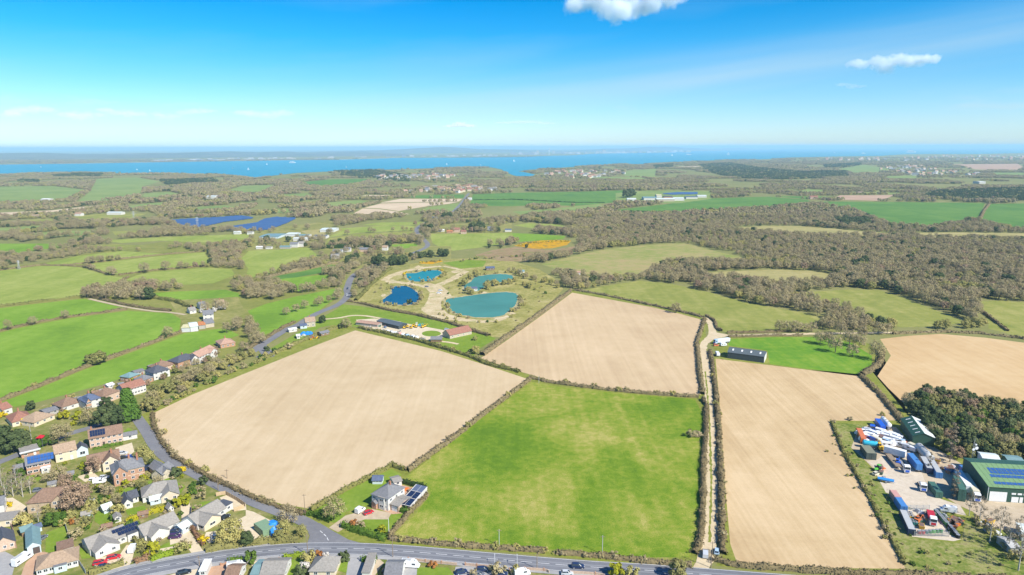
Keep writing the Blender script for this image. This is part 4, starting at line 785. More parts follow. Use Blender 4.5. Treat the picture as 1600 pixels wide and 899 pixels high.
for pts, n, w_ in (([(640, 737), (703, 690), (760, 645), (826, 596)], 16, 'on the diagonal field hedge'), ([(565, 514), (650, 532), (735, 557), (812, 580)], 18, 'on the hedge above the left ploughed field'), ([(840, 593), (960, 611), (1088, 621)], 12, 'on the hedge above the central green field'), ([(1110, 555), (1120, 620), (1128, 740), (1131, 860)], 16, 'on the long trackside hedge'), ([(620, 845), (780, 858), (1050, 882)], 14, 'on the roadside hedge below the central field'), ([(245, 660), (272, 715), (400, 780), (470, 803)], 14, 'on the lane hedge of the ploughed field'), ([(0, 628), (128, 576), (280, 520)], 10, 'on the straight left field hedge'), ([(1350, 590), (1400, 648), (1300, 660), (1340, 745), (1410, 880)], 12, 'on the hedges of the drilled field')):
    belt(['brown_shrub', 'brown_shrub', 'olive_shrub'], pts, n, 1.2, w_, 'bushes ' + w_, (.6, 1.05))
belt('evergreen_tree', [(582, 415), (600, 416), (618, 414), (632, 413)], 12, 8, 'in the dark evergreen clump above the lakes', 'evergreen clump above the lakes', (.95, 1.2))
belt('evergreen_tree', [(540, 413), (550, 408), (560, 404)], 5, 5, 'left of the evergreen clump above the lakes', 'evergreens left of the evergreen clump', (.7, .9))
belt('evergreen_tree', [(640, 404), (655, 404), (668, 403), (676, 402)], 8, 5, 'in the row of evergreens right of the evergreen clump', 'evergreen row by the straight road', (.75, .95))
belt('evergreen_tree', [(683, 401), (692, 402), (700, 400)], 4, 4, 'in the round dark grove beside the straight road', 'round dark grove', (.9, 1.1))
belt('evergreen_tree', [(665, 361), (676, 362)], 4, 6, 'in the round grove beside the far bend of the road', 'round grove by the far bend', (1.0, 1.2))
belt('evergreen_tree', [(737, 361), (744, 362), (752, 361)], 5, 8, 'beside the red roofed farmhouse', 'evergreens by the red roofed farm', (1.2, 1.6))
belt('evergreen_tree', [(695, 345), (706, 343)], 3, 6, 'by the distant crossroads', 'evergreens by the crossroads', (1.2, 1.5))
belt('evergreen_tree', [(980, 309), (988, 308)], 4, 8, 'at the left end of the distant farm', 'evergreens of the distant farm', (2, 2.4))
belt(['evergreen_tree', 'bare_tree'], [(825, 388), (756, 388), (770, 387), (790, 386), (812, 384)], 5, 3, 'along the heath edge below the pale pasture', 'heath edge trees', (.5, .8))
belt(['bare_tree', 'budding_tree'], [(365, 437), (385, 437), (400, 436), (420, 430), (470, 420)], 16, 5, 'in the hedgerow left of the dark green field', 'hedgerow trees left of the lakes', (.5, .8))
belt('bare_tree', [(510, 432), (520, 428), (545, 424)], 8, 8, 'in the field corner left of the lakes', 'field corner trees', (.5, .8))
# big trees by the barn paddock and along the lane
for i, (px, py, s, lab) in enumerate([(1281, 538, .95, 'bare spreading tree standing farthest left in the barn paddock'), (1294, 540, .9, 'bare tree second from the left in the barn paddock'), (1305, 551, 1.05, 'bare tree with its pale trunk lowest in the barn paddock'), (1327, 540, 1.1, 'bare tree on the hedge behind the barn paddock'), (1332, 557, 1.0, 'bare tree leaning over the right part of the barn paddock'), (1342, 543, 1.05, 'bare tree right of the hedge tree by the ochre field'), (1368, 563, 1.15, 'broad round bare tree at the corner of the ochre field'),
                                          (1372, 523, 1.15, 'broad bare tree on the lane above the ochre field'), (1386, 522, 1.0, 'bare tree just right of the broad lane tree'), (1313, 523, 1.0, 'bare tree by the lane behind the paddock'), (1346, 530, .9, 'small bare tree between lane and paddock'),
                                          (1056, 489, 1.05, 'lone bare tree on the hedge of the olive pasture'), (1218, 519, .9, 'bare lane tree farthest left above the barn paddock'), (1230, 519, .85, 'bare lane tree second from left above the barn paddock'), (1243, 520, .9, 'bare lane tree third from left above the barn paddock'), (1256, 519, .85, 'bare lane tree fourth from left above the barn paddock'), (1268, 519, .9, 'bare lane tree fifth from left above the barn paddock')]):
    tp('bare_tree', px, py, lab, s)
tp('olive_tree', 155, 569, 'broad green ivy-clad tree on the hedge between the two bright green fields', 1.35, sz=1.05); tp('olive_tree', 141, 571, 'smaller ivy-clad tree at the left of the broad green hedge tree', .9)
tp('bare_tree', 262, 527, 'bare tree above a dark bush on the hedge near the farm', .8); tp('dark_shrub', 256, 529, 'dark bush on the hedge near the farm', 1.5)
tp('bare_tree', 13, 516, 'bare tree farthest left on the upper hedge', .75); tp('bare_tree', 52, 508, 'bare tree in the middle of the upper left hedge', .7); tp('bare_tree', 102, 498, 'bare tree right on the upper left hedge', .7); tp('brown_shrub', 178, 430, 'bush on the corner between two pale pastures', 2.4)
tp('brown_shrub', 1088, 681, 'dark bramble thicket on the right edge of the central green field', 2.0, sz=.9); tp('brown_shrub', 1079, 683, 'smaller bramble at the thicket in the central green field', 1.3)
tp('budding_tree', 743, 553, 'pale budding tree in the paddock corner by the red roofed barn', .8); tp('dark_shrub', 735, 553, 'dark bush in the paddock corner by the red roofed barn', 1.2); tp('olive_shrub', 742, 532, 'olive bush in the lawn right of the red roofed barn', 1.1)
tp('bare_tree', 540, 513, 'round bare tree at the top of the left ploughed field', .8); tp('dark_shrub', 533, 513, 'dark bush beside the round bare tree', 1.5); tp('evergreen_tree', 504, 505, 'dark evergreen beside the stone cottage', .6); tp('brown_shrub', 452, 545, 'tall bush in the cottage paddock near the field edge', 2); tp('dark_shrub', 417, 549, 'small dark bush alone on the cottage lawn', 1.2)
tp('dark_shrub', 640, 475, 'round dark bush at the edge of the deep blue pond', 1.6)
# village trees
tp('conifer', 202, 656, 'tall bright green conifer at the lane corner', 1.0); tp('evergreen_tree', 165, 668, 'broad dark evergreen left of the tall conifer', 1.2); tp('evergreen_tree', 181, 664, 'dark evergreen directly beside the tall conifer', 1.0); tp('evergreen_tree', 167, 640, 'small dark evergreen behind the lane houses', .75)
tp('evergreen_tree', 4, 706, 'large dark evergreen at the left edge', 1.25); tp('evergreen_tree', 22, 708, 'large dark evergreen second from the left edge', 1.2); tp('evergreen_tree', 36, 703, 'dark evergreen third from the left edge', .9); tp('evergreen_tree', 49, 641, 'small dark round tree behind the red roofed bungalow', .55)
tp('bare_tree', 92, 694, 'pale bare tree beside the street', .9); tp('bare_tree', 103, 690, 'second pale bare tree beside the street', .8); tp('bare_tree', 140, 664, 'pale bare tree left of the dark evergreens', .9)
tp('green_tree', 60, 700, 'green bush mass with the red canopy', .7); tp('green_tree', 74, 697, 'green tree right of the red canopy', .75); tp('evergreen_tree', 84, 695, 'dark evergreen bush above the cream house', .55)
tp('lime_shrub', 100, 655, 'bright lime bush behind the street', 1.5); tp('lime_shrub', 123, 655, 'second bright lime bush by the street', 1.4); tp('yellow_shrub', 39, 662, 'yellow flowering shrub before the red roofed bungalow', 1.6); tp('yellow_shrub', 4, 652, 'yellow shrub at the far left edge', 1.4); tp('lime_shrub', 38, 682, 'lime shrub beside the dark evergreens', 1.1); tp('lime_shrub', 115, 665, 'small lime shrub at the street edge', .8)
tp('reddish_tree', 116, 800, 'large leafless tree before the long brown roof', 1.15); tp('reddish_tree', 130, 786, 'leafless tree right of the large leafless one', .95); tp('reddish_tree', 105, 770, 'leafless tree behind the long brown roof', .85); tp('bare_tree', 92, 752, 'pale leafless tree behind the blue solar house garden', .8)
tp('reddish_tree', 147, 740, 'purple-brown leafless tree before the cream gable', .8); tp('green_tree', 84, 821, 'broad dark green bush before the long brown roof', .8, sz=.65); tp('green_tree', 96, 819, 'dark green bush right of the broad one', .7, sz=.6)
tp('slender_tree', 61, 820, 'white stemmed bare birch before the long brown roof', .75); tp('slender_tree', 10, 783, 'pale stemmed bare tree at the left edge', 1.0); tp('slender_tree', 36, 777, 'pale stemmed bare tree left of the long brown roof', .95); tp('slender_tree', 21, 776, 'slender bare tree between the two pale stems', .95); tp('slender_tree', 48, 772, 'slim bare tree at the corner of the long brown roof', .85); tp('slender_tree', 3, 760, 'bare tree at the edge above the drive', .9); tp('slender_tree', 26, 760, 'thin bare tree above the drive', .9)
tp('budding_tree', 222, 716, 'olive tree right of the brick terrace', .85); tp('budding_tree', 232, 723, 'olive tree at the lane edge above the slate outbuilding', .7); tp('olive_tree', 226, 729, 'rounded olive bush beside the parked cars', .6); tp('dark_shrub', 236, 727, 'dark bush below the lane olive tree', 1.1)
tp('brown_shrub', 165, 772, 'brown bush before the brick gable', 1.6); tp('bare_tree', 172, 776, 'small pale bare tree in the garden before the brick gable', .55); tp('green_tree', 110, 758, 'green tree in the garden behind the brown roof', .6)
tp('green_shrub', 155, 786, 'green hedge bush in the middle garden', 1.2); tp('olive_shrub', 143, 795, 'olive bush in the middle garden', 1.2); tp('olive_shrub', 184, 804, 'brown-green bush beside the two white cottages', 1.4); tp('brown_shrub', 119, 842, 'reddish-brown round bush before the narrow path', 1.4); tp('rust_shrub', 114, 818, 'rusty bush behind the narrow path', 1.0); tp('olive_shrub', 38, 822, 'olive bush behind the teal workshop', 1.6); tp('brown_shrub', 30, 815, 'brown bush left behind the teal workshop', 1.5); tp('yellow_shrub', 14, 792, 'yellow shrub at the end of the left drive', 1.0)
tp('lime_shrub', 240, 866, 'rounded lime tree before the white bungalow', 1.3, sz=1.5); tp('brown_shrub', 288, 858, 'brown-olive bush at the corner of the road hedge', 1.4); tp('olive_shrub', 283, 863, 'olive bush on the road hedge end', 1.2)
tp('budding_tree', 360, 848, 'large budding tree in front of the gravel yard bungalow', 1.05); tp('budding_tree', 372, 850, 'budding tree right of the large one', .75); tp('budding_tree', 350, 853, 'budding tree left of the large one', .7); tp('evergreen_tree', 386, 852, 'dark evergreen at the road edge of the gravel yard', .5)
tp('bare_tree', 450, 822, 'pale bare tree at the lane junction corner', .75); tp('budding_tree', 444, 834, 'budding tree at the lane junction corner', .7); tp('olive_tree', 436, 846, 'olive bush below the junction corner trees', .55); tp('budding_tree', 471, 838, 'slim budding tree right on the junction corner', .5)
tp('bare_tree', 522, 812, 'broad bare tree inside the clipped hedge of the white house', .85); tp('brown_shrub', 564, 826, 'bare bush behind the long clipped hedge', 1.2); tp('rust_shrub', 553, 822, 'rust-brown round bush behind the long clipped hedge', 1.2); tp('lime_shrub', 597, 832, 'pale bush beside the white post in the garden', .9)
tp('yellow_shrub', 283, 738, 'yellow shrub beside the slate outbuilding', 1.3); tp('dark_shrub', 275, 745, 'dark green bush beside the slate outbuilding', 1.4); tp('lime_shrub', 288, 789, 'bright green bush beside the grey roofed bungalow', 1.4); tp('lime_shrub', 280, 792, 'second bright green bush beside the grey roofed bungalow', 1.3); tp('yellow_shrub', 318, 848, 'yellow shrub at the end of the brown drive hedge', 1.2); tp('brown_shrub', 316, 779, 'brown bush beside the round lawn', 1.3); tp('dark_shrub', 265, 791, 'small dark bush beside the playhouse', .9); tp('dark_shrub', 317, 757, 'dark bush at the lane edge', 1.2)
tp('green_shrub', 392, 879, 'round dark bush beside the campervan', 1.1, sz=1.4); tp('olive_shrub', 483, 880, 'olive bush left of the hip roofed bungalow', 1.4); tp('rust_shrub', 497, 873, 'orange-brown bush at the roadside', 1.3); tp('blossom_tree', 509, 874, 'white blossoming bush at the roadside', .6); tp('blossom_tree', 476, 893, 'white blossom tree beside the hip roofed bungalow', .8); tp('dark_shrub', 538, 876, 'round dark clipped bush by the concrete drive', 1.1); tp('dark_shrub', 470, 899, 'dark bush at the bottom edge', 1.2); tp('rust_shrub', 676, 886, 'round brown bush behind the brick front wall', 1.0); tp('brown_shrub', 778, 896, 'purple-brown bush beside the parked cars', 1.7); tp('olive_shrub', 806, 896, 'yellow-green bush by the white lamp post', .9); tp('lime_shrub', 962, 899, 'olive bush at the bottom road edge', 1.4); tp('olive_tree', 1058, 904, 'broad olive tree overhanging the main road', .8); tp('olive_shrub', 988, 902, 'small olive bush at the bottom road edge', 1.2)
tp('brown_shrub', 740, 900, 'brown bush by the drive at the bottom edge', .8)
belt(['brown_shrub', 'green_shrub', 'olive_shrub', 'lime_shrub', 'dark_shrub'], [(60, 648), (120, 628), (180, 606), (240, 588), (300, 562), (340, 548)], 60, 6, 'in the back gardens of the lane houses', 'back garden shrubs of the lane houses', (.5, 1.1))
belt(['brown_shrub', 'green_shrub', 'olive_shrub', 'rust_shrub' if False else 'lime_shrub'], [(40, 735), (100, 740), (160, 760), (220, 770), (130, 800), (100, 812), (180, 830), (210, 850), (250, 812), (290, 770), (240, 745)], 120, 15, 'in the village gardens', 'village garden shrubs', (.4, .95))
belt(['blossom_tree', 'bare_tree', 'blossom_tree'], [(318, 489), (335, 486), (352, 484)], 9, 5, 'round the hamlet above the farm', 'trees of the hamlet above the farm', (.6, 1.0))
belt(['blossom_tree', 'olive_shrub', 'green_shrub', 'brown_shrub'], [(570, 512), (600, 520), (640, 527), (672, 534)], 26, 4, 'along the plant stands above the left ploughed field', 'nursery bushes', (.4, .8))
belt(['bare_tree', 'olive_tree', 'budding_tree', 'green_tree'], [(20, 730), (70, 755), (120, 790), (160, 790), (200, 770), (250, 755), (150, 820), (60, 800)], 22, 10, 'in the village gardens', 'village garden trees', (.35, .6))
belt(['bare_tree', 'olive_tree', 'reddish_tree'], [(110, 645), (180, 622), (250, 594), (320, 566), (350, 550)], 20, 6, 'among the lane house gardens', 'lane garden trees', (.35, .55))
# dark mixed wood right of the ploughed fields
wood = np.array(PP([(1417, 622), (1450, 618), (1520, 628), (1660, 650), (1680, 735), (1600, 728), (1530, 728), (1480, 716), (1455, 690), (1440, 664), (1418, 655)]))
q = 0
x0, y0 = wood.min(0); x1, y1 = wood.max(0)
for gx in np.arange(x0, x1, 5.2):
    for gy in np.arange(y0, y1, 5.6):
        x = gx + rng.uniform(-2, 2); y = gy + rng.uniform(-2, 2)
        if not inside(wood, np.array([x]), np.array([y]))[0]: continue
        u = rng.uniform(); near = (y - y0) < 11
        k = 'olive_tree' if near and u < .75 else 'evergreen_tree' if u < .22 + .3 * (x < x0 + 22) else 'olive_tree' if u < .72 else 'green_tree' if u < .80 else 'bare_tree' if u < .93 else 'reddish_tree'
        word = {'evergreen_tree': 'dark evergreen tree', 'olive_tree': 'olive green tree', 'green_tree': 'mid green tree', 'bare_tree': 'leafless grey tree', 'reddish_tree': 'reddish-brown tree'}[k]
        cand(k, x, y, rng.uniform(.55, .85) * (.8 if near else 1), word + ' in the mixed wood behind the lorry yard', 'mixed wood behind the lorry yard')
tp('poplar', 1484, 722, 'tall leafless poplar before the mixed wood', 1.25); tp('poplar', 1452, 737, 'leafless poplar between the blue trailers', .7); tp('poplar', 1490, 780, 'leafless poplar beside the stacked green containers', .85); tp('poplar', 1435, 727, 'thin leafless poplar by the grey tank', .4)
for i, (px, py, s, w_) in enumerate([(1514, 806, .9, 'first'), (1530, 818, 1.0, 'second'), (1546, 848, 1.2, 'third'), (1562, 838, 1.1, 'fourth'), (1575, 862, 1.2, 'fifth'), (1591, 892, 1.35, 'sixth'), (1598, 858, 1.2, 'seventh'), (1604, 884, 1.2, 'eighth')]):
    tp('slender_tree', px, py, w_ + ' tall bare tree, counted from the left, in the row below the lorry yard', s, 'bare row trees below the yard')
belt(['brown_shrub', 'olive_shrub'], [(1528, 815), (1545, 830), (1560, 845), (1580, 865), (1595, 880)], 14, 3, 'under the bare row trees below the yard', 'bushes below the yard', (.5, 1))
# ---- turn candidates into objects (largest 300 of a kind) and masses -----------------------------------
CAND.sort(key=lambda c: -c[0])
cnt = {}
for o in COL.objects:
    if o.type == 'EMPTY': cnt[o.name.split('.')[0]] = cnt.get(o.name.split('.')[0], 0) + 1
LIMIT = {'bare_tree': 290, 'budding_tree': 150, 'evergreen_tree': 160, 'reddish_tree': 60, 'olive_tree': 160}
for sz, k, x, y, s, zs, lab, grp in CAND:
    if cnt.get(k, 0) < LIMIT.get(k, 200): cnt[k] = cnt.get(k, 0) + 1; tree(k, x, y, lab, s, grp, zs)
    else: MASS.setdefault((k, 'near'), []).append((x, y, s, zs))
def low(kname, mat, h, r, base, n, size, seed):
    v, f, mb = make_tree(h, r, base, n, size, 'dome', mat, bark, seed, lumps=9, aspect=(.5, 1), lo=True)
    me = mesh_np('tree', v, f, mat); o = bpy.data.objects.new('tree', me); return o
def joined(kname, i):
    tm, cm, kw = KINDS[kname][i]; v = np.array([q.co for q in cm.vertices]); tv = np.array([q.co for q in tm.vertices])
    b = bmesh.new(); b.from_mesh(cm); nf = len(b.faces); b.from_mesh(tm); b.faces.ensure_lookup_table()
    for f in b.faces[nf:]: f.material_index = 1
    me = bpy.data.meshes.new('tree'); b.to_mesh(me); b.free(); me.materials.append(cm.materials[0]); me.materials.append(tm.materials[0])
    return bpy.data.objects.new('tree', me)
LOWMAT = {'bare_tree': tw, 'budding_tree': tw_ol, 'evergreen_tree': gr_dark, 'reddish_tree': tw_red, 'olive_tree': gr_olive}
def mass(name, label, k, arr, protos, kindname='stuff'):
    a = np.array(arr); me = bpy.data.meshes.new(name); me.vertices.add(len(a)); me.vertices.foreach_set('co', np.stack([a[:, 0], a[:, 1], np.zeros(len(a))], 1).astype(np.float32).ravel())
    for nm, ty, dat in (('scl', 'FLOAT_VECTOR', np.stack([a[:, 2], a[:, 2], a[:, 3]], 1)), ('rot', 'FLOAT_VECTOR', np.stack([a[:, 2] * 0, a[:, 2] * 0, rng.uniform(0, 6.28, len(a))], 1))):
        at = me.attributes.new(nm, ty, 'POINT'); at.data.foreach_set('vector', dat.astype(np.float32).ravel())
    o = place(name, me); o['kind'] = kindname; o['label'] = label
    ng = bpy.data.node_groups.new(name, 'GeometryNodeTree'); ng.interface.new_socket('Geometry', in_out='INPUT', socket_type='NodeSocketGeometry'); ng.interface.new_socket('Geometry', in_out='OUTPUT', socket_type='NodeSocketGeometry')
    gi = ng.nodes.new('NodeGroupInput'); go = ng.nodes.new('NodeGroupOutput'); ip = ng.nodes.new('GeometryNodeInstanceOnPoints'); ng.links.new(gi.outputs[0], ip.inputs['Points'])
    ci = bpy.data.collections.new(name)
    for p in protos: ci.objects.link(p)
    cn = ng.nodes.new('GeometryNodeCollectionInfo'); cn.inputs['Collection'].default_value = ci; cn.inputs['Separate Children'].default_value = True; cn.inputs['Reset Children'].default_value = True
    ng.links.new(cn.outputs[0], ip.inputs['Instance']); ip.inputs['Pick Instance'].default_value = True
    rv = ng.nodes.new('FunctionNodeRandomValue'); rv.data_type = 'INT'; rv.inputs[4].default_value = 0; rv.inputs[5].default_value = max(0, len(protos) - 1); ng.links.new(rv.outputs[2], ip.inputs['Instance Index'])
    for nm, sock in (('scl', 'Scale'), ('rot', 'Rotation')):
        na = ng.nodes.new('GeometryNodeInputNamedAttribute'); na.data_type = 'FLOAT_VECTOR'; na.inputs['Name'].default_value = nm; ng.links.new(na.outputs[0], ip.inputs[sock])
    ng.links.new(ip.outputs[0], go.inputs[0]); md = o.modifiers.new('trees', 'NODES'); md.node_group = ng
    return o
WORD = {'bare_tree': 'leafless woodland', 'budding_tree': 'budding woodland', 'evergreen_tree': 'evergreen woodland', 'reddish_tree': 'reddish woodland', 'olive_tree': 'olive woodland'}
for (k, zone), arr in MASS.items():
    if zone == 'near': pr = [joined(k, i) for i in range(len(KINDS[k]))]
    else: pr = [low(k, LOWMAT[k], 10, 5, 1.2, 300 if zone == 'far' else 130, 1.15 if zone == 'far' else 1.8, 50 + i) for i in range(2)]
    mass('woodland', WORD.get(k, 'shrubs') + {'near': ' beyond the nearer trees', 'far': ' in the middle distance', 'farthest': ' towards the sea'}[zone], k, arr, pr)
print('trees', len(CAND), {k: len(v) for k, v in MASS.items()})
# ================================================================== BUILDINGS
glass = M('window_glass', (.03, .04, .05), .3, 1.2, .12, .6); upvc = M('white_frame', (.74, .74, .72), .05)
WALL = {'white': M('white_render', (.58, .56, .51), .09, .8), 'cream': M('cream_render', (.62, .53, .38), .08, .8), 'brick': M('brick_wall', (.42, .245, .155), .22, 2.2), 'pink': M('pale_brick', (.52, .38, .28), .18, 2), 'buff': M('buff_brick', (.48, .37, .24), .18, 2), 'stone': M('stone_wall', (.46, .40, .30), .25, 1.6), 'wood': M('timber_wall', (.22, .15, .09), .25, 2), 'green': M('green_cladding', (.035, .085, .06), .12, .8, .55), 'grey': M('grey_cladding', (.055, .07, .075), .12, .8, .5), 'pale': M('pale_cladding', (.55, .56, .54), .08, .8, .6), 'teal': M('pale_blue_wall', (.50, .58, .60), .08), 'block': M('concrete_block', (.38, .36, .32), .15)}
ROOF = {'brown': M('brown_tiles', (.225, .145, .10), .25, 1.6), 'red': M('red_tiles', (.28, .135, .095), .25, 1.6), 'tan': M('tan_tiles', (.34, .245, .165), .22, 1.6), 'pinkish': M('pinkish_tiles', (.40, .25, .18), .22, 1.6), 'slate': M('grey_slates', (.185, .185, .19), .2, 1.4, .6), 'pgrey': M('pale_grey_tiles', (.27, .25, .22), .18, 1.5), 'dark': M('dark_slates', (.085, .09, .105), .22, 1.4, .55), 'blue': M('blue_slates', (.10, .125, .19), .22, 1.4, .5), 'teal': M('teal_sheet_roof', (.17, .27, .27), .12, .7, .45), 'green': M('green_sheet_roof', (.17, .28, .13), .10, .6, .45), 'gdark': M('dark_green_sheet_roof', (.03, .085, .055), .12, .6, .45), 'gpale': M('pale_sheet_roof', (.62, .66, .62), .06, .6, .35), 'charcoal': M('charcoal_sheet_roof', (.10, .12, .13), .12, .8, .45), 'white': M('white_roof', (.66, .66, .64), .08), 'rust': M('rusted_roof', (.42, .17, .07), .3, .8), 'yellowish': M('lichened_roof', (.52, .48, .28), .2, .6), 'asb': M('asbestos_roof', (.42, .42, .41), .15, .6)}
solar_m = M('solar_glass', (.012, .022, .06), .25, .8, .15, .7); solar_b = M('blue_solar_glass', (.03, .10, .30), .2, .8, .15, .6); frame_m = M('panel_frame', (.08, .085, .10), .05, 2, .4); door_w = M('white_door', (.72, .72, .70), .05); door_d = M('dark_door', (.09, .07, .06), .15); brick_ch = M('chimney_brick', (.36, .17, .10), .2, 3)
WIN = {}
def window_meshes(w, h):
    k = (round(w, 1), round(h, 1))
    if k not in WIN:
        a, b = MB(), MB(); t = .11
        a.box(-w / 2, w / 2, -.05, .03, 0, t).box(-w / 2, w / 2, -.05, .03, h - t, h).box(-w / 2, -w / 2 + t, -.05, .03, t, h - t).box(w / 2 - t, w / 2, -.05, .03, t, h - t)
        if w > .9: a.box(-.04, .04, -.045, .03, t, h - t)
        b.box(-w / 2 + t, w / 2 - t, -.02, .01, t, h - t); WIN[k] = (a.mesh('window', upvc), b.mesh('pane', glass))
    return WIN[k]
def win(root, x, y, z, ang, w=1.3, h=1.15):
    a, b = window_meshes(w, h); o = place('window', a, root, (x, y, z), (0, 0, ang)); place('pane', b, o)
def T(ax):     # local frame of a block: ridge along x or along y
    return (lambda x, y, z: (x, y, z)) if ax == 'x' else (lambda x, y, z: (y, x, z))
def block(root, x=0., y=0., L=10., D=8., e=5., r=2.6, ax='x', hip=False, wall='cream', roof='brown', st=2, win_on='flr', door=None, ov=.35, z0=0., gar=False, nw=None, wh=1.15, ww=1.3, ridge=True, flat=False, names=('wall', 'roof')):
    """one storeyed volume with its own roof; x,y = lower-left corner in the thing's frame"""
    if ax == 'x': a0, a1, b0, b1 = x, x + L, y, y + D
    else: a0, a1, b0, b1 = y, y + D, x, x + L
    t = T(ax); W2 = (b1 - b0) / 2; bm = (b0 + b1) / 2; mb = MB()
    c = [(a0, b0), (a1, b0), (a1, b1), (a0, b1)]
    for i in range(4):
        p, q = c[i], c[(i + 1) % 4]; mb.face([t(*p, z0), t(*q, z0), t(*q, e), t(*p, e)])
    if not hip and not flat:
        for a in (a0, a1): mb.face([t(a, b0, e), t(a, b1, e), t(a, bm, e + r * .985)])
    mb.build(names[0], WALL[wall] if isinstance(wall, str) else wall, root, fix=True)
    mr = MB(); th = .16
    if flat:
        P0 = t(a0 - ov * .6, b0 - ov * .6, e); P1 = t(a1 + ov * .6, b1 + ov * .6, e + .22); mr.box(min(P0[0], P1[0]), max(P0[0], P1[0]), min(P0[1], P1[1]), max(P0[1], P1[1]), e, e + .22)
    else:
        k = r / W2; ze = e - k * ov + .05; zr = e + r + .05; i0, i1 = (a0 + W2 * .95, a1 - W2 * .95) if hip else (a0 - ov, a1 + ov)
        if hip and i1 < i0: i0 = i1 = (a0 + a1) / 2
        top = [(a0 - ov, b0 - ov, ze), (a1 + ov, b0 - ov, ze), (i1, bm, zr), (i0, bm, zr), (a1 + ov, b1 + ov, ze), (a0 - ov, b1 + ov, ze)]
        V = [t(*p) for p in top] + [t(p[0], p[1], p[2] - th) for p in top]
        F = [(0, 1, 2, 3), (4, 5, 3, 2), (6, 9, 8, 7), (10, 8, 9, 11), (0, 6, 7, 1), (4, 10, 11, 5)]
        if hip: F += [(1, 4, 2), (5, 0, 3), (7, 8, 10), (11, 9, 6), (1, 7, 10, 4), (5, 11, 6, 0)]
        else: F += [(1, 7, 8, 2), (2, 8, 10, 4), (0, 3, 9, 6), (3, 5, 11, 9)]
        mr.solid(V, F)
    ro = mr.build(names[1], ROOF[roof], root, fix=True)
    if ridge and not flat:
        rb = MB(); p0 = t(i0, bm - .12, zr - .04); p1 = t(i1, bm + .12, zr + .07); rb.box(min(p0[0], p1[0]), max(p0[0], p1[0]) + .01, min(p0[1], p1[1]), max(p0[1], p1[1]), zr - .04, zr + .07); rb.build('ridge', ROOF[roof], ro)
    X0, X1, Y0, Y1 = x, x + L, y, y + D
    faces = {'f': (X0, X1, lambda u: (u, Y0 - .003), 0.0), 'r': (Y0, Y1, lambda u: (X1 + .003, u), math.pi / 2), 'l': (Y0, Y1, lambda u: (X0 - .003, u), -math.pi / 2), 'b': (X0, X1, lambda u: (u, Y1 + .003), math.pi)}
    for fc in win_on:
        u0, u1, fn, ang = faces[fc]; n = nw if (nw and fc == 'f') else max(1, int((u1 - u0) / 3.1))
        for s in range(st):
            for i in range(n):
                u = u0 + (u1 - u0) * (i + .5) / n; z = z0 + .95 + s * 2.55
                if z + wh > e + (.3 if not hip else 0): continue
                if fc == 'f' and s == 0 and door is not None and i == door: 
                    d = MB(); d.box(u - .48, u + .48, Y0 - .06, Y0 + .02, z0, z0 + 2.05); d.build('door', door_w if i % 2 else door_d, root); continue
                if gar and fc == 'f' and s == 0 and i == 0:
                    d = MB(); d.box(u - 1.25, u + 1.25, Y0 - .05, Y0 + .02, z0, z0 + 2.1); d.build('garage_door', door_w, root); continue
                win(root, *fn(u), z, ang, ww, wh)
    return ro
def chimney(roof, x, y, z0, z1, w=.7):
    mb = MB(); mb.box(x - w / 2, x + w / 2, y - w / 2, y + w / 2, z0, z1).box(x - w / 2 - .06, x + w / 2 + .06, y - w / 2 - .06, y + w / 2 + .06, z1, z1 + .12)
    mb.tube((x - .14, y, z1 + .1), (x - .14, y, z1 + .45), .11, .09, 6).tube((x + .16, y, z1 + .1), (x + .16, y, z1 + .45), .11, .09, 6); mb.build('chimney', brick_ch, roof)
SP = {}
def panels(root, x, y, e, r, W2, cols, rows, u0, v0, pw=1.0, ph=1.65, mat=None, gap=.06):
    """solar panels laid on the front slope of an x-ridged roof; u0 along the eave from x, v0 up the slope from the eave"""
    mat = mat or solar_m; a = math.atan2(r, W2); k = (pw, ph, mat.name)
    if k not in SP:
        mb = MB(); mb.box(0, pw, 0, ph, 0, .05, 0).box(.05, pw - .05, .05, ph - .05, .04, .056, 1); mb.box(pw * .5 - .012, pw * .5 + .012, .05, ph - .05, .05, .058, 0); SP[k] = mb.mesh('solar_panel', [frame_m, mat])
    for i in range(cols):
        for j in range(rows):
            v = v0 + j * (ph + gap); place('solar_panel', SP[k], root, (x + u0 + i * (pw + gap), y + v * math.cos(a) - .13 * math.sin(a), e + v * math.sin(a) + .05 + .13 * math.cos(a)), (a, 0, 0))
def base(label, A, B, cat='house', name='house', group=None):
    a = P(*A); b = P(*B); return thing(name, label, cat, (*a, .05), math.atan2(b[1] - a[1], b[0] - a[0]), group), math.dist(a, b)
def skylights(ro, x, y, e, r, W2, n, L):
    a = math.atan2(r, W2)
    for i in range(n):
        mb = MB(); mb.box(-.5, .5, -1.1, 1.1, 0, .06); mb.build('skylight', upvc, ro, (x + L * (i + .5) / n, y + W2 * .55, e + r * .55 + .09), (a, 0, 0))
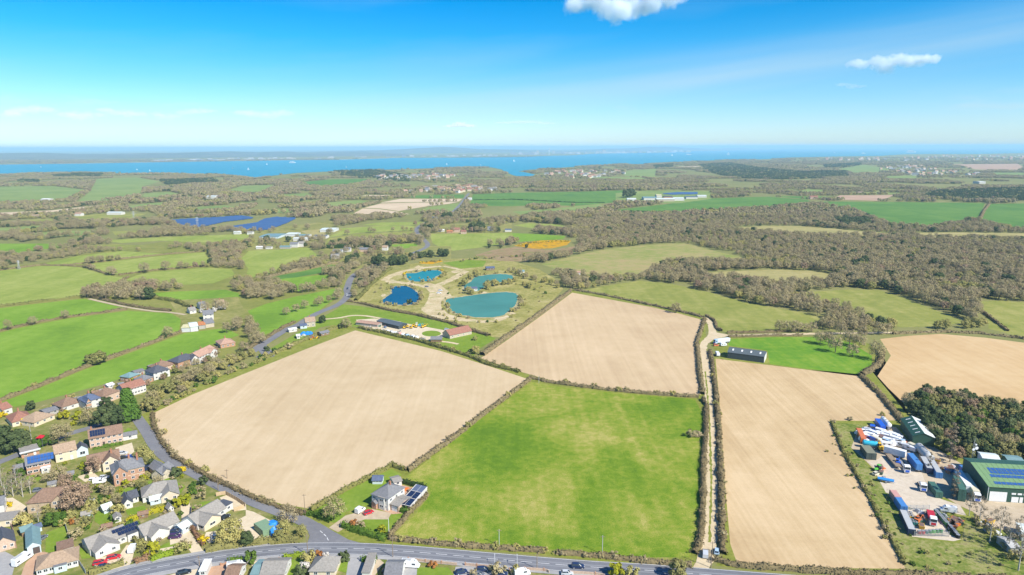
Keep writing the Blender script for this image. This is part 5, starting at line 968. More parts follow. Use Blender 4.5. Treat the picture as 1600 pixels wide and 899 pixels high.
# --- the village, left ---------------------------------------------------------------------------------
h, L = base('long brick terrace house with a dark solar array on its brown roof', (141, 701), (193, 691)); r = block(h, 0, 0, L, 8, 5.0, 3.0, wall='pink', roof='brown', door=2, nw=6); panels(h, 0, 0, 5, 3, 4, 6, 2, .5, .6, 1.0, 1.7); chimney(r, 1.2, 4, 7, 9); block(h, L + .05, 1.5, 6, 5, 2.4, .8, wall='white', roof='slate', st=1, win_on='f')
h, L = base('cream rendered house with a tan roof and a green glazed annex', (88, 724), (121, 716)); r = block(h, 0, 0, L, 8, 4.6, 2.6, wall='cream', roof='tan', door=1); block(h, L + .05, .4, 4.5, 5, 3.6, 2.0, wall='teal', roof='dark', st=1, ax='y', win_on='f', ww=2.2, wh=1.6)
h, L = base('brick house with two rows of bright blue solar panels', (43, 744), (80, 736)); r = block(h, 0, 0, L, 7.5, 4.8, 2.6, wall='brick', roof='slate', nw=4, ww=1.8); panels(h, 0, 0, 4.8, 2.6, 3.75, 8, 2, .6, .5, 1.15, 1.75, solar_b); block(h, L - 3.4, -1.6, 3.2, 1.55, 2.6, .2, flat=True, wall='white', roof='white', st=1, win_on='f')
h, L = base('dark brick bungalow with a pale flat roof beside the street', (34, 717), (62, 710), 'bungalow', 'bungalow'); block(h, 0, 0, L, 7.5, 2.7, .4, flat=True, wall='brick', roof='pgrey', st=1, door=1); block(h, -.4, -.9, L + .8, .85, 2.75, .2, flat=True, wall='white', roof='white', st=1, win_on='', z0=2.4)
h, L = base('small grey roofed garage left of the blue solar house', (24, 744), (40, 740), 'garage', 'garage'); block(h, 0, 0, L, 6, 2.4, 1.4, wall='block', roof='slate', st=1, gar=True, win_on='f', nw=1)
h, L = base('large brown roofed brick house with a projecting right gable', (44, 803), (90, 799)); r = block(h, 0, 0, L + 5, 9, 4.6, 3.4, wall='buff', roof='brown', nw=4, hip=True); block(h, L - 1.5, -1.2, 6.0, 8, 4.4, 3.0, ax='y', wall='buff', roof='brown', nw=2); 
h, L = base('cream house with a steep brown L-shaped roof behind the purple tree', (152, 741), (189, 733)); r = block(h, 2.4, 0, L - 2.5, 7, 4.4, 2.8, ax='y', wall='cream', roof='brown', nw=2); block(h, -3, 2.5, L + 3, 8, 3.8, 3.2, wall='cream', roof='brown', nw=3, win_on='fl'); chimney(r, 6.2, 4, 5, 8.6)
h, L = base('tall ornate brick house with cream bands and a slate roof', (178, 761), (228, 749)); r = block(h, 0, 1.5, L, 9, 5.8, 3.0, wall='brick', roof='slate', hip=True, nw=4); block(h, .3, -.4, 5.2, 7, 5.6, 2.9, ax='y', wall='brick', roof='slate', nw=2, ww=.9, wh=1.7); chimney(r, 7, 6, 7, 10.4); chimney(r, L - 2, 6, 7, 10.2)
for zz in (2.55, 5.05):
    mb = MB(); mb.box(-.04, L + .04, 1.44, 1.49, zz, zz + .25); mb.build('brick_band', WALL['cream'], h)
h, L = base('sprawling bungalow with a wide grey roof and a blue conservatory', (224, 790), (284, 776), 'bungalow', 'bungalow'); r = block(h, 0, 2, L - 1, 9, 2.8, 2.8, wall='white', roof='pgrey', st=1, hip=True); block(h, L - 7.5, -2.2, 6.5, 8, 2.7, 2.2, ax='y', wall='cream', roof='pgrey', st=1); block(h, 2.5, -1.8, 4.4, 3.8, 2.2, .9, wall='teal', roof='gpale', st=1, ww=1.6, wh=1.3, names=('conservatory_wall', 'conservatory_roof'))
h, L = base('white bungalow with a white gabled garage facing two dark cars', (237, 849.5), (286, 828), 'bungalow', 'bungalow'); r = block(h, -1, 2.8, L + 1, 8, 2.7, 2.4, wall='white', roof='pgrey', st=1); block(h, 0, 0, 6.6, 7.5, 2.6, 2.1, ax='y', wall='white', roof='pgrey', st=1, gar=True, nw=1, win_on='f')
h, L = base('pale roofed bungalow with a stepped black solar array', (147, 875.5), (206, 852), 'bungalow', 'bungalow'); r = block(h, 0, 3.6, L, 8.5, 2.8, 2.2, wall='white', roof='pgrey', st=1, nw=4); block(h, .6, 0, 7.8, 8, 2.7, 2.1, ax='y', wall='white', roof='pgrey', st=1, nw=2); panels(h, 0, 3.6, 2.8, 2.2, 4.25, 6, 1, 9.6, .5, 1.05, 1.6); panels(h, 0, 3.6, 2.8, 2.2, 4.25, 8, 1, 8.2, 2.2, 1.05, 1.6); block(h, L - .2, 2.6, 3.6, 7, 3.0, .3, flat=True, wall='white', roof='dark', st=1, win_on='f')
h, L = base('long low bungalow with a pale brown hipped roof at the bottom left', (58, 902), (123, 885), 'bungalow', 'bungalow'); r = block(h, 0, 0, L, 9, 2.7, 2.3, wall='white', roof='tan', st=1, hip=True, nw=7, door=3); block(h, L * .42, -1.0, L * .3, 1.2, 2.5, .2, flat=True, wall='teal', roof='slate', st=1, win_on='f')
h, L = base('brown flat roofed garage behind the long low bungalow', (91, 871), (116, 864), 'garage', 'garage'); block(h, 0, 0, L, 6, 2.5, .3, flat=True, wall='white', roof='brown', st=1, win_on='f')
h, L = base('teal sheet roofed workshop with a wide dark doorway', (44, 869), (65, 863), 'workshop', 'workshop'); r = block(h, 0, 0, L, 13, 3.4, 1.4, ax='y', wall='teal', roof='teal', st=1, win_on=''); mb = MB(); mb.box(L * .4, L * .92, -.05, .05, .1, 2.5); mb.build('door', door_d, h)
h, L = base('small green roofed shed behind the teal workshop', (35, 840), (53, 834), 'shed', 'shed'); block(h, 0, 0, L, 4.5, 2.2, .9, wall='wood', roof='teal', st=1, win_on='f')
h, L = base('tiny blue-grey shed beside the green roofed shed', (54, 834), (66, 830), 'shed', 'shed'); block(h, 0, 0, L, 3, 2.1, .7, wall='teal', roof='blue', st=1, win_on='f', nw=1)
h, L = base('brick bungalow with black solar roof at the left edge', (-8, 866), (25, 856), 'bungalow', 'bungalow'); block(h, 0, 0, L, 8.5, 2.9, 2.6, ax='y', wall='pink', roof='dark', st=1, nw=3, ww=1.0)
h, L = base('grey flat roofed extension at the left edge', (-10, 826), (21, 822), 'garage', 'garage'); block(h, 0, 0, L, 6.5, 2.6, .3, flat=True, wall='cream', roof='pgrey', st=1)
h, L = base('white walled house at the left edge above the grey extension', (-20, 810), (8, 804)); block(h, 0, 0, L, 7, 4.5, 1.8, wall='white', roof='slate')
h, L = base('left white cottage with a dark roof in the middle garden', (194, 797), (208, 793), 'cottage', 'cottage'); block(h, 0, 0, L, 7, 2.5, 1.8, ax='y', wall='white', roof='dark', st=1, nw=1)
h, L = base('right white cottage with a dark roof in the middle garden', (204, 788), (217, 784), 'cottage', 'cottage'); block(h, 0, 0, L, 6, 2.5, 1.7, ax='x', wall='white', roof='dark', st=1, nw=2, ww=.8)
h, L = base('white glazed greenhouse in the middle garden', (163, 804), (177, 799), 'greenhouse', 'greenhouse'); block(h, 0, 0, L, 4.5, 2.0, 1.1, wall='teal', roof='gpale', st=1, nw=3, ww=1.0, wh=1.0)
h, L = base('small white shed behind the solar bungalow', (180, 818), (190, 815), 'shed', 'shed'); block(h, 0, 0, L, 3, 2.2, .8, ax='y', wall='white', roof='pgrey', st=1, nw=1, win_on='f')
h, L = base('tiny white playhouse with a pointed roof', (264, 803), (272, 800), 'playhouse', 'playhouse'); block(h, 0, 0, L, 2.4, 2.2, 1.3, ax='y', wall='white', roof='pgrey', st=1, nw=2, ww=.6, win_on='f')
h, L = base('stone shed with a pinkish wall left of the greenhouse', (137, 794), (149, 789), 'shed', 'shed'); block(h, 0, 0, L, 3, 2.0, 1.0, wall='pink', roof='slate', st=1, win_on='')
h, L = base('grey roofed bungalow with a white gable beside the gravel yard', (320, 831.5), (362, 806), 'bungalow', 'bungalow'); r = block(h, -.5, 3, L + .5, 8.5, 2.8, 2.4, wall='white', roof='pgrey', st=1, nw=4); block(h, 0, 0, 7.6, 8, 2.7, 2.2, ax='y', wall='cream', roof='pgrey', st=1, nw=1, ww=2.6); block(h, L + .05, 3.6, 4, 5, 2.7, .3, flat=True, wall='white', roof='dark', st=1, win_on='f'); block(h, -4.6, 6, 4, 4.5, 2.3, .9, wall='teal', roof='gpale', st=1, win_on='fl', names=('conservatory_wall', 'conservatory_roof'))
h, L = base('left wing of the old slate roofed outbuilding by the lane', (234, 737), (253, 751), 'outbuilding', 'outbuilding'); block(h, 0, 0, L, 5, 2.6, 2.0, wall='stone', roof='slate', st=1, win_on='f'); 
h, L = base('right wing of the old slate roofed outbuilding by the lane', (255, 751), (272, 737), 'outbuilding', 'outbuilding'); block(h, 0, 0, L, 5, 2.7, 2.1, wall='stone', roof='slate', st=1, win_on='f')
# lane houses running up the left side
def row_house(label, A, B, depth, wall, roof, e=5, r=2.4, hip=False, nw=None, wing=None, chim=True, st=2, cat='house'):
    depth *= 1.1 if cat in ('house', 'bungalow') else 1; h, L = base(label, A, B, cat, cat); ro = block(h, 0, 0, L, depth, e, r, wall=wall, roof=roof, hip=hip, nw=nw, st=st)
    if chim: chimney(ro, L * .5, depth * .55, e + r * .6, e + r + 1.1)
    if wing: block(h, L * wing[0], -1.6, L * wing[1], depth * .6, e - .2, r * .8, ax='y', wall=wing[2], roof=roof, nw=2, st=st, win_on='f')
    return h
row_house('bungalow with a long red tiled hipped roof at the left', (20, 668), (52, 660), 11, 'cream', 'red', 2.8, 3.2, True, st=1, cat='bungalow')
row_house('bungalow with a tan tiled roof right of the red one', (54, 668), (86, 655), 10, 'cream', 'tan', 2.7, 2.9, True, st=1, cat='bungalow', chim=False)
row_house('small white house with a red roof at the left edge', (5, 650), (20, 645), 8, 'white', 'red', 3.4, 2.2)
row_house('low flat grey roofed building behind the lime bush', (72, 652), (92, 646), 7, 'block', 'slate', 2.4, .8, chim=False, st=1, cat='garage')
row_house('wide brown roofed bungalow left of the blue slated semis', (98, 644), (130, 634), 9, 'white', 'brown', 2.8, 2.8, True, st=1, cat='bungalow')
row_house('brick and white semi with twin blue slated roofs', (134, 641), (159, 634), 8, 'white', 'blue', 4.8, 2.6, True, wing=(.02, .3, 'brick'))
row_house('brown roofed house right of the blue slated semis', (163, 632), (188, 622), 8, 'pink', 'brown', 4.6, 2.6, True)
row_house('long white house with a red-brown roof behind the tall conifer', (196, 622), (229, 612), 8, 'white', 'red', 4.6, 2.6, nw=7)
row_house('teal roofed low house behind the long white house', (203, 598), (219, 592), 7, 'brick', 'teal', 3.2, 1.8, True, chim=False, st=1)
row_house('small grey-teal hipped bungalow right of the teal roof', (224, 602), (240, 596), 7, 'brick', 'slate', 3, 2, True, st=1)
row_house('white house with a dark slate pyramid roof on the lane', (241, 595), (266, 588), 9, 'white', 'dark', 4.8, 2.8, True)
row_house('brown roofed bungalow behind the dark pyramid roof', (248, 583), (274, 575), 9, 'pink', 'brown', 3, 2.6, True, st=1)
row_house('brick house with a black hipped roof and white gable', (279, 577), (310, 567), 9, 'brick', 'dark', 4.4, 2.6, True, wing=(.6, .35, 'white'))
row_house('white fronted house with a long pinkish roof', (312, 569), (338, 556), 8, 'white', 'pinkish', 4.8, 2.6, wing=(.55, .4, 'white'))
row_house('pink-tan roofed bungalow last in the lane row', (345, 545), (368, 541), 11, 'brick', 'pinkish', 3, 2.6, True, st=1)
row_house('small flat grey garage behind the lane houses', (212, 588), (226, 584), 5, 'block', 'slate', 2.3, .6, chim=False, st=1, cat='garage')
row_house('small white outhouse in the lane back gardens', (170, 609), (179, 606), 4, 'white', 'white', 2.3, .8, chim=False, st=1, cat='shed')
row_house('tiny dark shed at the edge of the green field', (234, 579), (241, 577), 3, 'wood', 'slate', 2.2, .8, chim=False, st=1, cat='shed')
for i, (px, py, m) in enumerate([(118, 629, 'wood'), (145, 619, 'white'), (157, 616, 'wood'), (186, 606, 'teal'), (198, 600, 'wood'), (236, 583, 'white'), (262, 571, 'wood'), (276, 567, 'block'), (292, 561, 'white'), (306, 555, 'wood'), (330, 549, 'teal'), (118, 772, 'wood'), (76, 764, 'white'), (160, 832, 'wood'), (128, 812, 'teal'), (248, 770, 'wood'), (217, 812, 'wood'), (332, 796, 'wood'), (104, 748, 'teal')]):
    where = 'at the end of the lane back gardens' if i < 11 else 'in the village gardens'; w_ = {'wood': 'brown', 'white': 'white', 'teal': 'pale blue', 'block': 'grey'}[m]; h, L = base('small ' + w_ + ' garden shed ' + where, (px, py), (px + 7, py - 1.5), 'shed', 'shed', 'garden sheds ' + where); block(h, 0, 0, 2.8 + i % 3 * .4, 2.2, 1.9, .7, wall=m, roof=['slate', 'brown', 'pgrey'][i % 3], st=1, nw=1, win_on='f', ww=.6, wh=.6)
# farm on the left
row_house('open farm shed with a pale yellow roof', (284, 519.5), (297, 519), 12, 'pale', 'yellowish', 3.6, 1, chim=False, st=0, cat='barn')
row_house('pale grey sheeted farm shed beside the yellow one', (298, 519), (310, 517.5), 15, 'pale', 'gpale', 4, 1.2, chim=False, st=0, cat='barn')
row_house('farm shed with a rusted orange roof', (311, 515), (321, 514), 12, 'block', 'rust', 3.4, 1.4, chim=False, st=0, cat='barn')
row_house('grey roofed stone barn right of the rusted shed', (321.5, 513), (335, 511), 12, 'stone', 'slate', 3.6, 2.4, chim=False, st=0, cat='barn')
row_house('white gabled farmhouse above the farm sheds', (318, 501), (334, 499.5), 9, 'white', 'slate', 4.8, 2.6)
row_house('white bungalow left of the farm hamlet', (297, 491), (307, 489.5), 8, 'white', 'pgrey', 3, 2, st=1, cat='bungalow')
row_house('pale house in the hamlet among the blossom', (313, 484), (323, 482.5), 8, 'white', 'slate', 4, 2)
row_house('tan roofed house at the right of the hamlet', (340, 482), (352, 480.5), 9, 'cream', 'tan', 4, 2.4)
# cottage and nursery
h = row_house('yellow stone cottage with a brown roof and a white chimney by the lane', (478, 512), (493, 510.5), 8, 'stone', 'tan', 4.4, 2.8); block(h, -4.5, -3, 5, 6, 2.6, .8, wall='teal', roof='blue', st=1, win_on='fl', names=('conservatory_wall', 'conservatory_roof'))
row_house('small dark shed below the stone cottage', (502, 526), (515, 523), 5, 'wood', 'slate', 2.3, .9, chim=False, st=1, cat='shed')
row_house('low pale shed in the cottage yard', (452, 520), (464, 518), 4, 'white', 'gpale', 2.2, .7, chim=False, st=1, cat='shed')
row_house('tiny white caravan shed on the cottage lawn', (464, 530), (469, 529.5), 6, 'white', 'white', 2.2, .5, chim=False, st=1, cat='shed')
h, L = base('long dark roofed nursery shed with a black open front', (589, 507), (623, 515), 'shed', 'nursery_shed'); block(h, 0, 0, L, 9, 2.9, 1.1, wall='grey', roof='charcoal', st=0)
h, L = base('low pale pink roofed nursery shed left of the dark one', (556, 508), (590, 512), 'shed', 'nursery_shed'); block(h, 0, 0, L, 7, 2.3, .6, wall='block', roof='pinkish', st=0)
h, L = base('stone barn with an orange-red tiled roof on the nursery lawn', (703, 530), (737, 522.5), 'barn', 'barn'); block(h, 0, 0, L, 9.5, 2.9, 3.2, wall='stone', roof='red', st=1, nw=4, ww=.9, win_on='f')
h, L = base('small dark wooden shed below the round lawn', (673, 535), (690, 535), 'shed', 'shed'); block(h, 0, 0, L, 6, 2.2, 1.4, wall='wood', roof='slate', st=0)
h, L = base('wide low cabin standing at the edge of the grey-green pond', (728, 456), (746, 455), 'cabin', 'cabin'); block(h, 0, 0, L, 8, 2.8, .9, wall='pale', roof='blue', st=1, nw=4)
h, L = base('blue roofed hut above the grey-green pond', (760, 423), (773, 422.5), 'hut', 'hut'); block(h, 0, 0, L, 8, 2.8, 1.2, wall='wood', roof='blue', st=1)
h, L = base('green roofed hut at the right end of the lakes', (813, 428), (820, 427.5), 'hut', 'hut'); block(h, 0, 0, L, 6, 2.6, 1, wall='white', roof='teal', st=1)
h, L = base('purple-brown roofed white house left of the lakes', (561, 428), (581, 427.5), 'house', 'house'); block(h, 0, 0, L, 13, 3, 3, wall='white', roof='brown', hip=True, st=1)
# white house with its outbuildings
h, L = base('white rendered house with a grey hipped slate roof among its own lawns', (581.5, 791), (607, 799)); r = block(h, 0, 0, L, 10.5, 5.4, 2.6, wall='white', roof='slate', hip=True, nw=3, door=1); chimney(r, L * .55, 6, 6.4, 9); block(h, L + .05, 1.0, 4.2, 8, 2.8, .9, wall='pink', roof='pgrey', st=1, win_on='f', gar=True, nw=1); block(h, 1.0, -1.4, 2.2, 1.35, 2.7, .8, ax='y', wall='brick', roof='slate', st=0); block(h, L * .45, -.45, 3, .44, 5.2, .2, flat=True, wall='white', roof='pgrey', st=2, win_on='f', nw=1, ww=2.0)
a = P(627, 794); b = P(641, 800); c = P(668, 769)
ux, uy = (c[0] - b[0], c[1] - b[1]); Lc = math.hypot(ux, uy); an = math.atan2(uy, ux)
for i, (lab, m) in enumerate([('nearest of the three carports with a black glazed roof', 'dark'), ('middle of the three carports with a blue-black solar roof', 'dark'), ('farthest of the three carports with a pale blue glazed roof', 'blue')]):
    t = thing('carport', lab, 'carport', (b[0] + ux * (i * .335), b[1] + uy * (i * .335), .05), an); l = Lc * .315
    mb = MB(); mb.box(0, l, 0, .15, 0, 2.3).box(0, l, 4.6, 4.75, 0, 2.6); mb.build('wall', WALL['white'], t)
    mr = MB(); mr.solid([(-.1, -.2, 2.3), (l + .05, -.2, 2.3), (l + .05, 5, 2.75), (-.1, 5, 2.75), (-.1, -.2, 2.42), (l + .05, -.2, 2.42), (l + .05, 5, 2.87), (-.1, 5, 2.87)], [(0, 3, 2, 1), (4, 5, 6, 7), (0, 1, 5, 4), (1, 2, 6, 5), (2, 3, 7, 6), (3, 0, 4, 7)]); mr.build('roof', WALL['white'], t)
    k = max(2, int(l / 1.3)); tl = math.atan2(.45, 5.2)
    for q in range(k):
        for w_ in range(2):
            pm = MB(); pm.box(0, l / k - .12, 0, 2.2, 0, .06); pm.build('solar_panel', solar_m if i < 2 else ROOF['blue'], t, (q * l / k + .08, .1 + w_ * 2.35, 2.44 + (.3 + w_ * 2.35) * .0865), (tl, 0, 0))
h, L = base('small glasshouse on the upper lawn of the white house', (582, 757), (597, 757), 'greenhouse', 'greenhouse'); block(h, 0, 0, L, 4, 1.9, 1.2, wall='teal', roof='blue', st=1, nw=3, ww=1.0, wh=.9)
row_house('low grey flat roofed outhouse behind the white house', (616, 762), (628, 759), 5, 'white', 'pgrey', 2.4, .5, chim=False, st=1, cat='outhouse')
# barn at the paddock
h, L = base('long charcoal barn with four roof lights by the stony track', (1136.5, 560), (1193.5, 567.5), 'barn', 'barn'); r = block(h, 0, 0, L, 12, 4.3, 2.0, wall='grey', roof='charcoal', st=0, ov=.2); skylights(r, 0, 0, 4.3, 2.0, 6, 4, L); mb = MB(); mb.box(L - .02, L + .09, .1, 11.9, .1, 4.2); mb.build('end_wall', WALL['white'], h)
# bottom strip
h, L = base('bungalow with a grey pyramid roof below the road junction', (484, 903), (523, 903), 'bungalow', 'bungalow'); block(h, 0, 0, L, 8, 2.7, 2.6, wall='cream', roof='pgrey', hip=True, st=1)
h, L = base('bungalow with a pale pinkish roof at the bottom edge left of the green lawn', (408, 909), (444, 908), 'bungalow', 'bungalow'); block(h, 0, 0, L, 9, 2.7, 1.8, wall='white', roof='pgrey', st=1)
h, L = base('teal-grey roofed garage beside the bottom edge bungalow', (393, 908), (407, 908), 'garage', 'garage'); block(h, 0, 0, L, 8, 2.5, .9, wall='block', roof='teal', st=0)
h, L = base('grey roofed house at the bottom edge beside the white campervan', (602, 910), (627, 910), 'house', 'house'); block(h, 0, 0, L, 8, 2.9, 1.8, wall='white', roof='slate', st=1)
h, L = base('white roofed kiosk at the bottom edge by the black car', (312, 903), (323, 902), 'shed', 'shed'); block(h, 0, 0, L, 6.5, 2.3, .3, flat=True, wall='white', roof='white', st=1, win_on='f')
h, L = base('pale concrete roofed garage on the drive opposite the white house', (566, 906), (578, 906), 'garage', 'garage'); block(h, 0, 0, L, 11, 2.5, .3, flat=True, wall='white', roof='pgrey', st=0)
h, L = base('small pale roofed bungalow at the bottom edge left of the campervan', (352, 912), (372, 912), 'bungalow', 'bungalow'); block(h, 0, 0, L, 7, 2.6, 1.6, wall='white', roof='brown', st=1)
# --- lorry yard sheds ------------------------------------------------------------------------------------
h, L = base('large dark green sheeted shed with a bright pale right roof slope', (1425, 695.5), (1459, 699), 'shed', 'industrial_shed'); D = 22
mb = MB(); mb.face([(0, 0, 0), (L, 0, 0), (L, 0, 4.6), (L / 2, 0, 6.4), (0, 0, 4.6)]).face([(0, 0, 0), (0, D, 0), (0, D, 4.6), (0, 0, 4.6)]).face([(L, 0, 0), (L, D, 0), (L, D, 4.6), (L, 0, 4.6)]).face([(0, D, 0), (L, D, 0), (L, D, 4.6), (L / 2, D, 6.4), (0, D, 4.6)]); mb.build('wall', WALL['green'], h, fix=True)
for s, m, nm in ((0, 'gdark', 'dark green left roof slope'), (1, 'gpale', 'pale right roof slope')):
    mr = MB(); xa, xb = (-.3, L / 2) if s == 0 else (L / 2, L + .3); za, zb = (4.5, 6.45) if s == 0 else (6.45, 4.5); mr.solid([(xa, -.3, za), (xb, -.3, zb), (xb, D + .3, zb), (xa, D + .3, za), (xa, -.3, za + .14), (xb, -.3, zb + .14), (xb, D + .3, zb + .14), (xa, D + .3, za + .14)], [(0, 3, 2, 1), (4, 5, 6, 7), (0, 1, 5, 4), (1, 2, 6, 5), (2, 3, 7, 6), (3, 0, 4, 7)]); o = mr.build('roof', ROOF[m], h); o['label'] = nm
    if s == 0:
        for i in range(5):
            mb = MB(); mb.box(-1.1, 1.1, -.35, .35, 0, .06); mb.build('skylight', upvc, o, (L * .26, 2.5 + i * 4.2, 5.66), (0, -math.atan2(1.95, L / 2 + .3), 0))
h, L = base('big green sheeted shed with rows of blue solar panels on its roof', (1542, 783), (1652, 790), 'shed', 'industrial_shed'); pr = [(0, 0), (0, 6.2), (15, 9.4), (21, 8.5), (21, 0)]
mb = MB()
for x_ in (0, L): mb.face([(x_, y_, z_) for y_, z_ in pr])
mb.face([(0, 0, 0), (L, 0, 0), (L, 0, 6.2), (0, 0, 6.2)]).face([(0, 21, 0), (L, 21, 0), (L, 21, 8.5), (0, 21, 8.5)]); mb.build('wall', WALL['green'], h, fix=True)
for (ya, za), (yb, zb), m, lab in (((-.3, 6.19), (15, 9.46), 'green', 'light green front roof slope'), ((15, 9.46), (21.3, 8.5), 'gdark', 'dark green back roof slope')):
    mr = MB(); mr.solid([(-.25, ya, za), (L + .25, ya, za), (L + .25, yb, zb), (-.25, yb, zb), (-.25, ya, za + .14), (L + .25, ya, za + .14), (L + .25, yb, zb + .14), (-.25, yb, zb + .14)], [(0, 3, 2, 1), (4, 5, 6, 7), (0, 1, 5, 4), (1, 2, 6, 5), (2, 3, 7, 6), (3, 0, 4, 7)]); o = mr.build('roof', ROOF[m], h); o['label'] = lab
    if m == 'green':
        for u in np.arange(1.5, L, 2.0): q = MB(); q.solid([(u, ya, za + .14), (u + .08, ya, za + .14), (u + .08, yb, zb + .14), (u, yb, zb + .14), (u, ya, za + .2), (u + .08, ya, za + .2), (u + .08, yb, zb + .2), (u, yb, zb + .2)], [(4, 5, 6, 7), (0, 1, 5, 4), (1, 2, 6, 5), (2, 3, 7, 6), (3, 0, 4, 7)]); q.build('sheet_rib', ROOF['green'], o)
panels(h, 0, 0, 6.2, 3.2, 15, 20, 2, 4.5, 8.4, 1.35, 1.9, solar_b, .1); panels(h, 0, 0, 6.2, 3.2, 15, 18, 1, 3.5, 6.0, 1.35, 1.9, solar_b, .1); panels(h, 0, 0, 6.2, 3.2, 15, 19, 1, 3.0, 1.6, 1.35, 1.7, solar_b, .1)
for i, (u, w_) in enumerate([(.6, 6.4), (8.8, 2.6), (11.8, 1.2), (14, 6)]):
    mb = MB(); mb.box(u, u + w_, -.08, .02, .1, 4.2 if w_ > 5 else 2.4); mb.build('roller_door', door_w, h)
for i in range(3):
    mb = MB(); mb.box(8.6 + i * 2.2, 10.2 + i * 2.2, -.1, .02, 3.4, 4.1); mb.build('sign_panel', upvc, h)
mb = MB(); mb.box(-.12, -.02, -.12, .1, 0, 6.1); mb.build('white_trim', upvc, h)
h, L = base('low grey roofed lean-to behind the big solar shed', (1532, 743), (1558, 746), 'shed', 'shed'); block(h, 0, 0, L, 6, 8.2, .6, wall='pale', roof='gpale', st=0)
h, L = base('pale green roofed lean-to right behind the big solar shed', (1572, 748), (1596, 750), 'shed', 'shed'); block(h, 0, 0, L, 6, 8.2, .6, wall='green', roof='teal', st=0)
h, L = base('old grey hut at the lower right corner of the yard', (1578, 866), (1592, 866), 'hut', 'hut'); block(h, 0, 0, L, 7, 2.6, .8, wall='block', roof='asb', st=0)
h, L = base('pale roofed shed at the right edge below the yard', (1596, 846), (1618, 850), 'shed', 'shed'); block(h, 0, 0, L, 8, 3, 1, wall='pale', roof='gpale', st=0)
